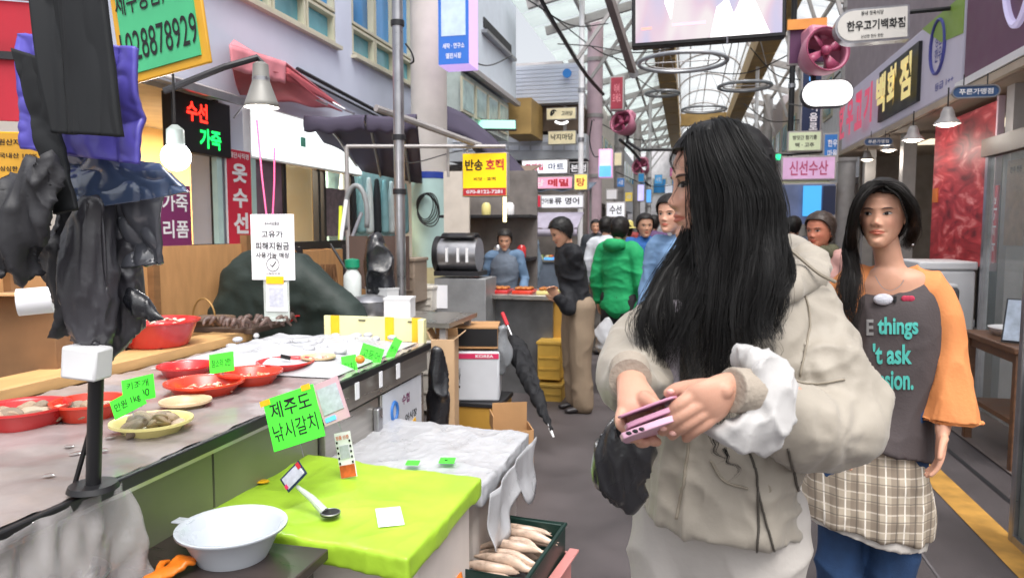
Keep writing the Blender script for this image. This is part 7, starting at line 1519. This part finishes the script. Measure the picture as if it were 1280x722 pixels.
# green hoodie
x0 = P(772, 480, Y=6.4)
o, K, H, X, Yd, s = figure('person', 'person in bright green jacket with dark hair seen from behind', (x0[0], 6.4), 160, 1.56, fab('kelly_green', '#12975a'), fab('black_trouser_cloth', '#1c1c20'), top_len=.84, sleeve_r=.07, top_w=1.08, topseed=33, skin='#c99a80')
short_hair(o, H, m_hair2); v = vox(loft([K['neck'] + Yd*.09 - X*.07, K['neck'] + Yd*.12, K['neck'] + Yd*.09 + X*.07], [.04, .06, .04], n=16), .01, 2); wrinkle(v, .006, (12, 12, 12), 4); obj('hood', v, fab('kelly_green', ''), o, smooth=180)
pb_ = vox(loft([P(758, 398, Y=6.25), P(756, 415, Y=6.25), P(757, 440, Y=6.25)], [.03, .09, .07], [.02, .06, .05]), .01, 2); wrinkle(pb_, .012, (12, 12, 8), 3); obj('shopping_bag', pb_, m_ice, label='white plastic shopping bag held by the person in green jacket', cat='bag', smooth=180)
# blue jacket beyond
x0 = P(803, 480, Y=6.9)
o, K, H, X, Yd, s = figure('person', 'person in blue jacket half hidden behind the long haired woman', (x0[0], 6.9), 15, 1.6, fab('royal_blue_cloth', '#2c62a8'), fab('navy_trousers', '#20242e'), sleeve_r=.07, topseed=35); short_hair(o, H, m_hair2)
# smiling woman behind the main one's shoulder
hcx = P(839, 268, Y=4.5)
o, K, H, X, Yd, s = figure('person', 'woman in light blue jacket whose face shows just left of the long black hair', (hcx[0]+.07, 4.52), -12, hcx[2]+.115, fab('pale_jacket_cloth', '#6f8fb5'), fab('grey_trousers', '#6a6a70'), hires=False, head_yaw=-14, topseed=37, skin='#cf9f88', vs=.011, top_w=.9, J=dict(head=hcx), sleeve_r=.055)
short_hair(o, H, m_hair2, .010, cut=lambda x, z: np.interp(z, [-.115, -.04, 0, .04, .06, .075, .1155], [.03, .0, -.02, -.05, -.075, -.11, -.2]))
# vendor in the middle stall
hv_ = P(628, 300, Y=6.9)
o, K, H, X, Yd, s = figure('person', 'vendor in dusty blue top behind the food stall trays, head bowed', (hv_[0], 7.0), 10, hv_[2]+.10, fab('slate_knit', '#5d6775'), fab('black_trouser_cloth', ''), head_pitch=.25, topseed=39, J=dict(wristl=P(650, 392, Y=6.7), wristr=P(612, 392, Y=6.7)), sleeve_m=fab('dusty_blue_cloth', '#5f7996'))
short_hair(o, H, m_hair2)
# tousled person beside the screen sign
hr_ = P(1027, 292, Y=4.6)
o, K, H, X, Yd, s = figure('person', 'person with tousled brown hair and olive scarf behind the ponytailed woman', (hr_[0], 4.62), -40, hr_[2]+.12, fab('dusty_pink_cloth', '#b98d86'), fab('grey_trousers', ''), topseed=41, skin='#b8755c')
short_hair(o, H, mat('brown_hair', '#33251e', .5, var=.4, scale=40), .016); v = vox(loft([K['neck'] - X*.07 - Yd*.04, K['neck'] - Yd*.10 - (0, 0, .02), K['neck'] + X*.07 - Yd*.03, K['neck'] + Yd*.07, K['neck'] - X*.07 - Yd*.04], [.035, .045, .04, .04, .035], n=16), .009, 2); wrinkle(v, .010, (12, 12, 12), 4); obj('scarf', v, fab('olive_scarf', '#4f4d39'), o, smooth=180)
# crowd
cr_ = [(655, 9.5, 1.58, '#5c6a78', -20, 'slate blue jacket passing the pink column'), (757, 8.4, 1.60, '#c9cdd4', 170, 'off white padded coat beyond the green jacket'), (782, 9.0, 1.55, '#c9b06a', 200, 'straw hat and mustard top beyond the green jacket'),
       (816, 10.5, 1.66, '#5b3f66', 165, 'plum coat walking away down the lane'), (744, 11.8, 1.62, '#33383f', 10, 'dark grey coat walking toward the stalls'), (800, 13.0, 1.65, '#8d3a3a', 185, 'maroon jumper far down the lane'), (990, 8.6, 1.6, '#3f4756', 150, 'dark blue coat on the right side of the lane'), (588, 8.6, 1.58, '#7c7f86', 30, 'grey waistcoat behind the roaster')]
for k, (px, Yp, hh, c, yw_, lb_) in enumerate(cr_):
    x0 = P(px, 330, Y=Yp); o, K, H, X, Yd, s = figure('person', 'person in ' + lb_, (x0[0], Yp), yw_, hh, fab('crowd_top_%d' % k, c), fab('crowd_leg_%d' % (k % 3), ['#2b2d33', '#54504c', '#3a4456'][k % 3]), vs=.02, topseed=50+k)
    short_hair(o, H, [m_hair, m_hair2][k % 2])
    if k == 2:
        ht = thing('straw_hat', 'pale yellow straw hat worn in the crowd beyond the green jacket', 'hat', H.to_translation() + Vector((0, 0, .08))); obj('crown', MB().lathe([(.17, .035), (.095, .045), (.088, .11), (.06, .13), (.001, .135)], 28, H.to_translation()), mat('straw', '#c9bd72', .8, bump=.6, bscale=90), ht, solid=.004)
# ------------------------------------------------------------------ small things that fill the market
q = random.Random(12)
for k, (a, b) in enumerate((((660, 0, 10), (760, 30, 12)), ((690, 20, 12), (800, 80, 16)), ((742, 150, 15.8), (830, 175, 20)), ((765, 70, 13), (850, 120, 18)), ((938, 60, 14), (1000, 100, 15)), ((930, 130, 16), (1000, 150, 14)), ((880, 90, 14), (1000, 62, 12)), ((770, 215, 16), (850, 230, 20)), ((985, 130, 12.5), (1050, 90, 9)), ((560, 60, 8.2), (640, 70, 12)))):
    p, r_ = P(a[0], a[1], Y=a[2]), P(b[0], b[1], Y=b[2]); m_ = (p+r_)/2 - np.array([0, 0, .18])
    cable('thin sagging wire %s' % ['from the slit window to the pink column', 'under the green roof sheets', 'between the left grey columns', 'beside the ring lights', 'right of the skylight', 'behind the navy sign', 'over the dark haired woman\'s head', 'far beyond the green jacket', 'above the capsule sign', 'from the round column to the mint balcony'][k], [p, m_, r_], .010)
for k, (px, py, Y, c) in enumerate(((772, 262, 15, '#c94a4a'), (786, 246, 17, '#e3c85c'), (823, 224, 20, '#4f9fd6'), (836, 236, 22, '#d8dbe6'), (842, 215, 24, '#b05f8a'), (776, 228, 15, '#3d6ea8'), (961, 214, 14, '#d98a4a'), (954, 236, 17, '#6aa07a'))):
    M, w, h = pxframe(px-5, py-6, px+5, py+6, Y); board('small_sign', ['red', 'yellow', 'sky blue', 'pale', 'plum', 'deep blue', 'orange', 'green'][k] + ' small square sign far down the lane', 'sign', M, w, h, .06, mat('small_sign_%d' % k, c, .5, emit=.25), m_gsteel, [('시장', 0, 0, .6, .5, m_inkw)], 'small far signs', fr=.01)
# shelves and goods of the stalls on the far left and right
def stall(lbl, px, Y, w, side, c):
    p = P(px, 300, Y=Y); o = thing('market_stall', lbl, 'stall', (p[0], Y, 0), 'stalls down the lane')
    box('counter', (p[0], Y, .42), (w, .8, .84), mat('stall_' + c[1:], c, .6, var=.15), o, bevel=.01); box('counter_top', (p[0], Y, .86), (w+.08, .86, .04), m_stain, o)
    for sx in (-1, 1): box('post', (p[0]+sx*w*.48, Y+.35, 1.2), (.04, .04, 2.4), m_gsteel, o)
    obj('canopy', MB().grid(lambda u, v: (p[0] - w*.55 + w*1.1*u, Y-.7+1.2*v, 2.2 + .22*v + .02*math.sin(u*25)*(1-v)), 16, 4), mat('stall_canvas_' + c[1:], c, .8), o, solid=.012)
    for k in range(7):
        cc = (p[0] - w*.4 + w*.8*k/6, Y-.25, .88); t = thing('produce_tray', '%s tray of goods, number %s along on the %s' % (['red', 'white', 'yellow', 'blue'][k % 4], ['first', 'second', 'third', 'fourth', 'fifth', 'sixth', 'last'][k], lbl.split(' on ')[0]), 'tray', cc, 'goods trays on the far stalls')
        box('tray', (cc[0], cc[1], .90), (w*.11, .3, .05), [m_redp, m_white, m_ylp, m_sky][k % 4], t, bevel=.005)
        for j in range(4): obj('goods', MB().ball((cc[0]-.03+.06*(j % 2), cc[1]-.08+.14*(j//2), .94), (.045, .06, .035), 10, 6), mat('goods_%d' % ((k+j) % 4), ['#c97f36', '#7f9a4a', '#b9483a', '#d9cba0'][(k+j) % 4], .5, var=.25), t, smooth=180)
stall('umber food stall on the left beyond the yellow sign', 600, 10.2, 1.5, -1, '#7d6a5c'); stall('slate blue stall on the left by the pink column', 690, 14.2, 1.5, -1, '#6f7b8c'); stall('olive stall on the right beyond the butcher shop', 985, 13.6, 1.1, 1, '#75755c')
# stacked crates and bins by the food stall
for k, (px, py, Y, w, h, c, lb) in enumerate(((690, 448, 6.15, .20, .32, '#c9a043', 'mustard plastic crate, upper of two beside the food stall'), (690, 490, 6.1, .22, .18, '#a8873b', 'dull ochre crate, lower of two beside the food stall'), (548, 470, 5.4, .3, .5, '#b9b4ad', 'pale grey bin between the counter end and the roaster cabinet'), (505, 350, 5.6, .3, .35, '#8f7f70', 'brown box stacked behind the steel pole'), (530, 372, 5.9, .26, .2, '#c8c3ba', 'pale box stacked left of the roaster'))):
    p = P(px, py, Y=Y); o = thing('storage_crate', lb, 'crate', p); 
    box('body', (p[0], p[1], p[2]), (w, .3, h), mat('crate_' + c[1:], c, .55, var=.12), o, bevel=.008); box('rim', (p[0], p[1], p[2]+h/2), (w+.02, .32, .025), mat('crate_' + c[1:], c), o, bevel=.004)
    for j in range(2): box('rib', (p[0], p[1]-.153, p[2]-h*.2+h*.3*j), (w*.9, .01, .015), mat('crate_' + c[1:], c), o)
# more things on the seafood counter
for k, (px, py, w, m_, lb) in enumerate(((398, 447, 40, m_creamp, 'cream dish of pale strips beside the farthest red bowl'), (320, 436, 44, m_white, 'white tray half sunk in the ice behind the red bowls'))):
    c, r = bowl(lb, px, py, w, CZ+.03, m_, .02, 'dish', .8, 'dish'); scatter('shellfish', meat_me, c, r*.8, 9, .012, 'shellfish slice in the ' + lb.split(' beside')[0].split(' half')[0], 'shellfish', 'sliced shellfish in small dishes', .01, .4, 90+k)
for k in range(26):
    p = P(290 + 8.5*k + q.uniform(-6, 6), 424 + q.uniform(-6, 16), z=CZ+.05); 
    if p[0] > CX1-.06 or p[1] > 3.55: continue
    obj('ice_lump', MB().ball(p, (q.uniform(.02, .04), q.uniform(.015, .03), .014), 10, 6, Matrix.Rotation(q.uniform(0, 3), 3, 'Z')), m_ice, label='white lump of covered ice on the far half of the counter', cat='ice lump', group='ice lumps on the counter', smooth=180)
# wet scraps on the counter front
for k in range(16):
    p = P(q.uniform(20, 330), q.uniform(540, 600), z=CZ+.006)
    if CX0 < p[0] < CX1-.03: obj('water_drop', MB().lathe([(.001, .002), (.011, .0016), (.014, .0)], 14, p, sy=q.uniform(.6, 1.4)), mat('wet_gloss', '#8d8785', .06, spec=1.0), label='small puddle of water on the near counter film', cat='puddle', group='puddles on the counter', smooth=180)
for m in bpy.data.materials:
    pass
bpy.context.view_layer.update()
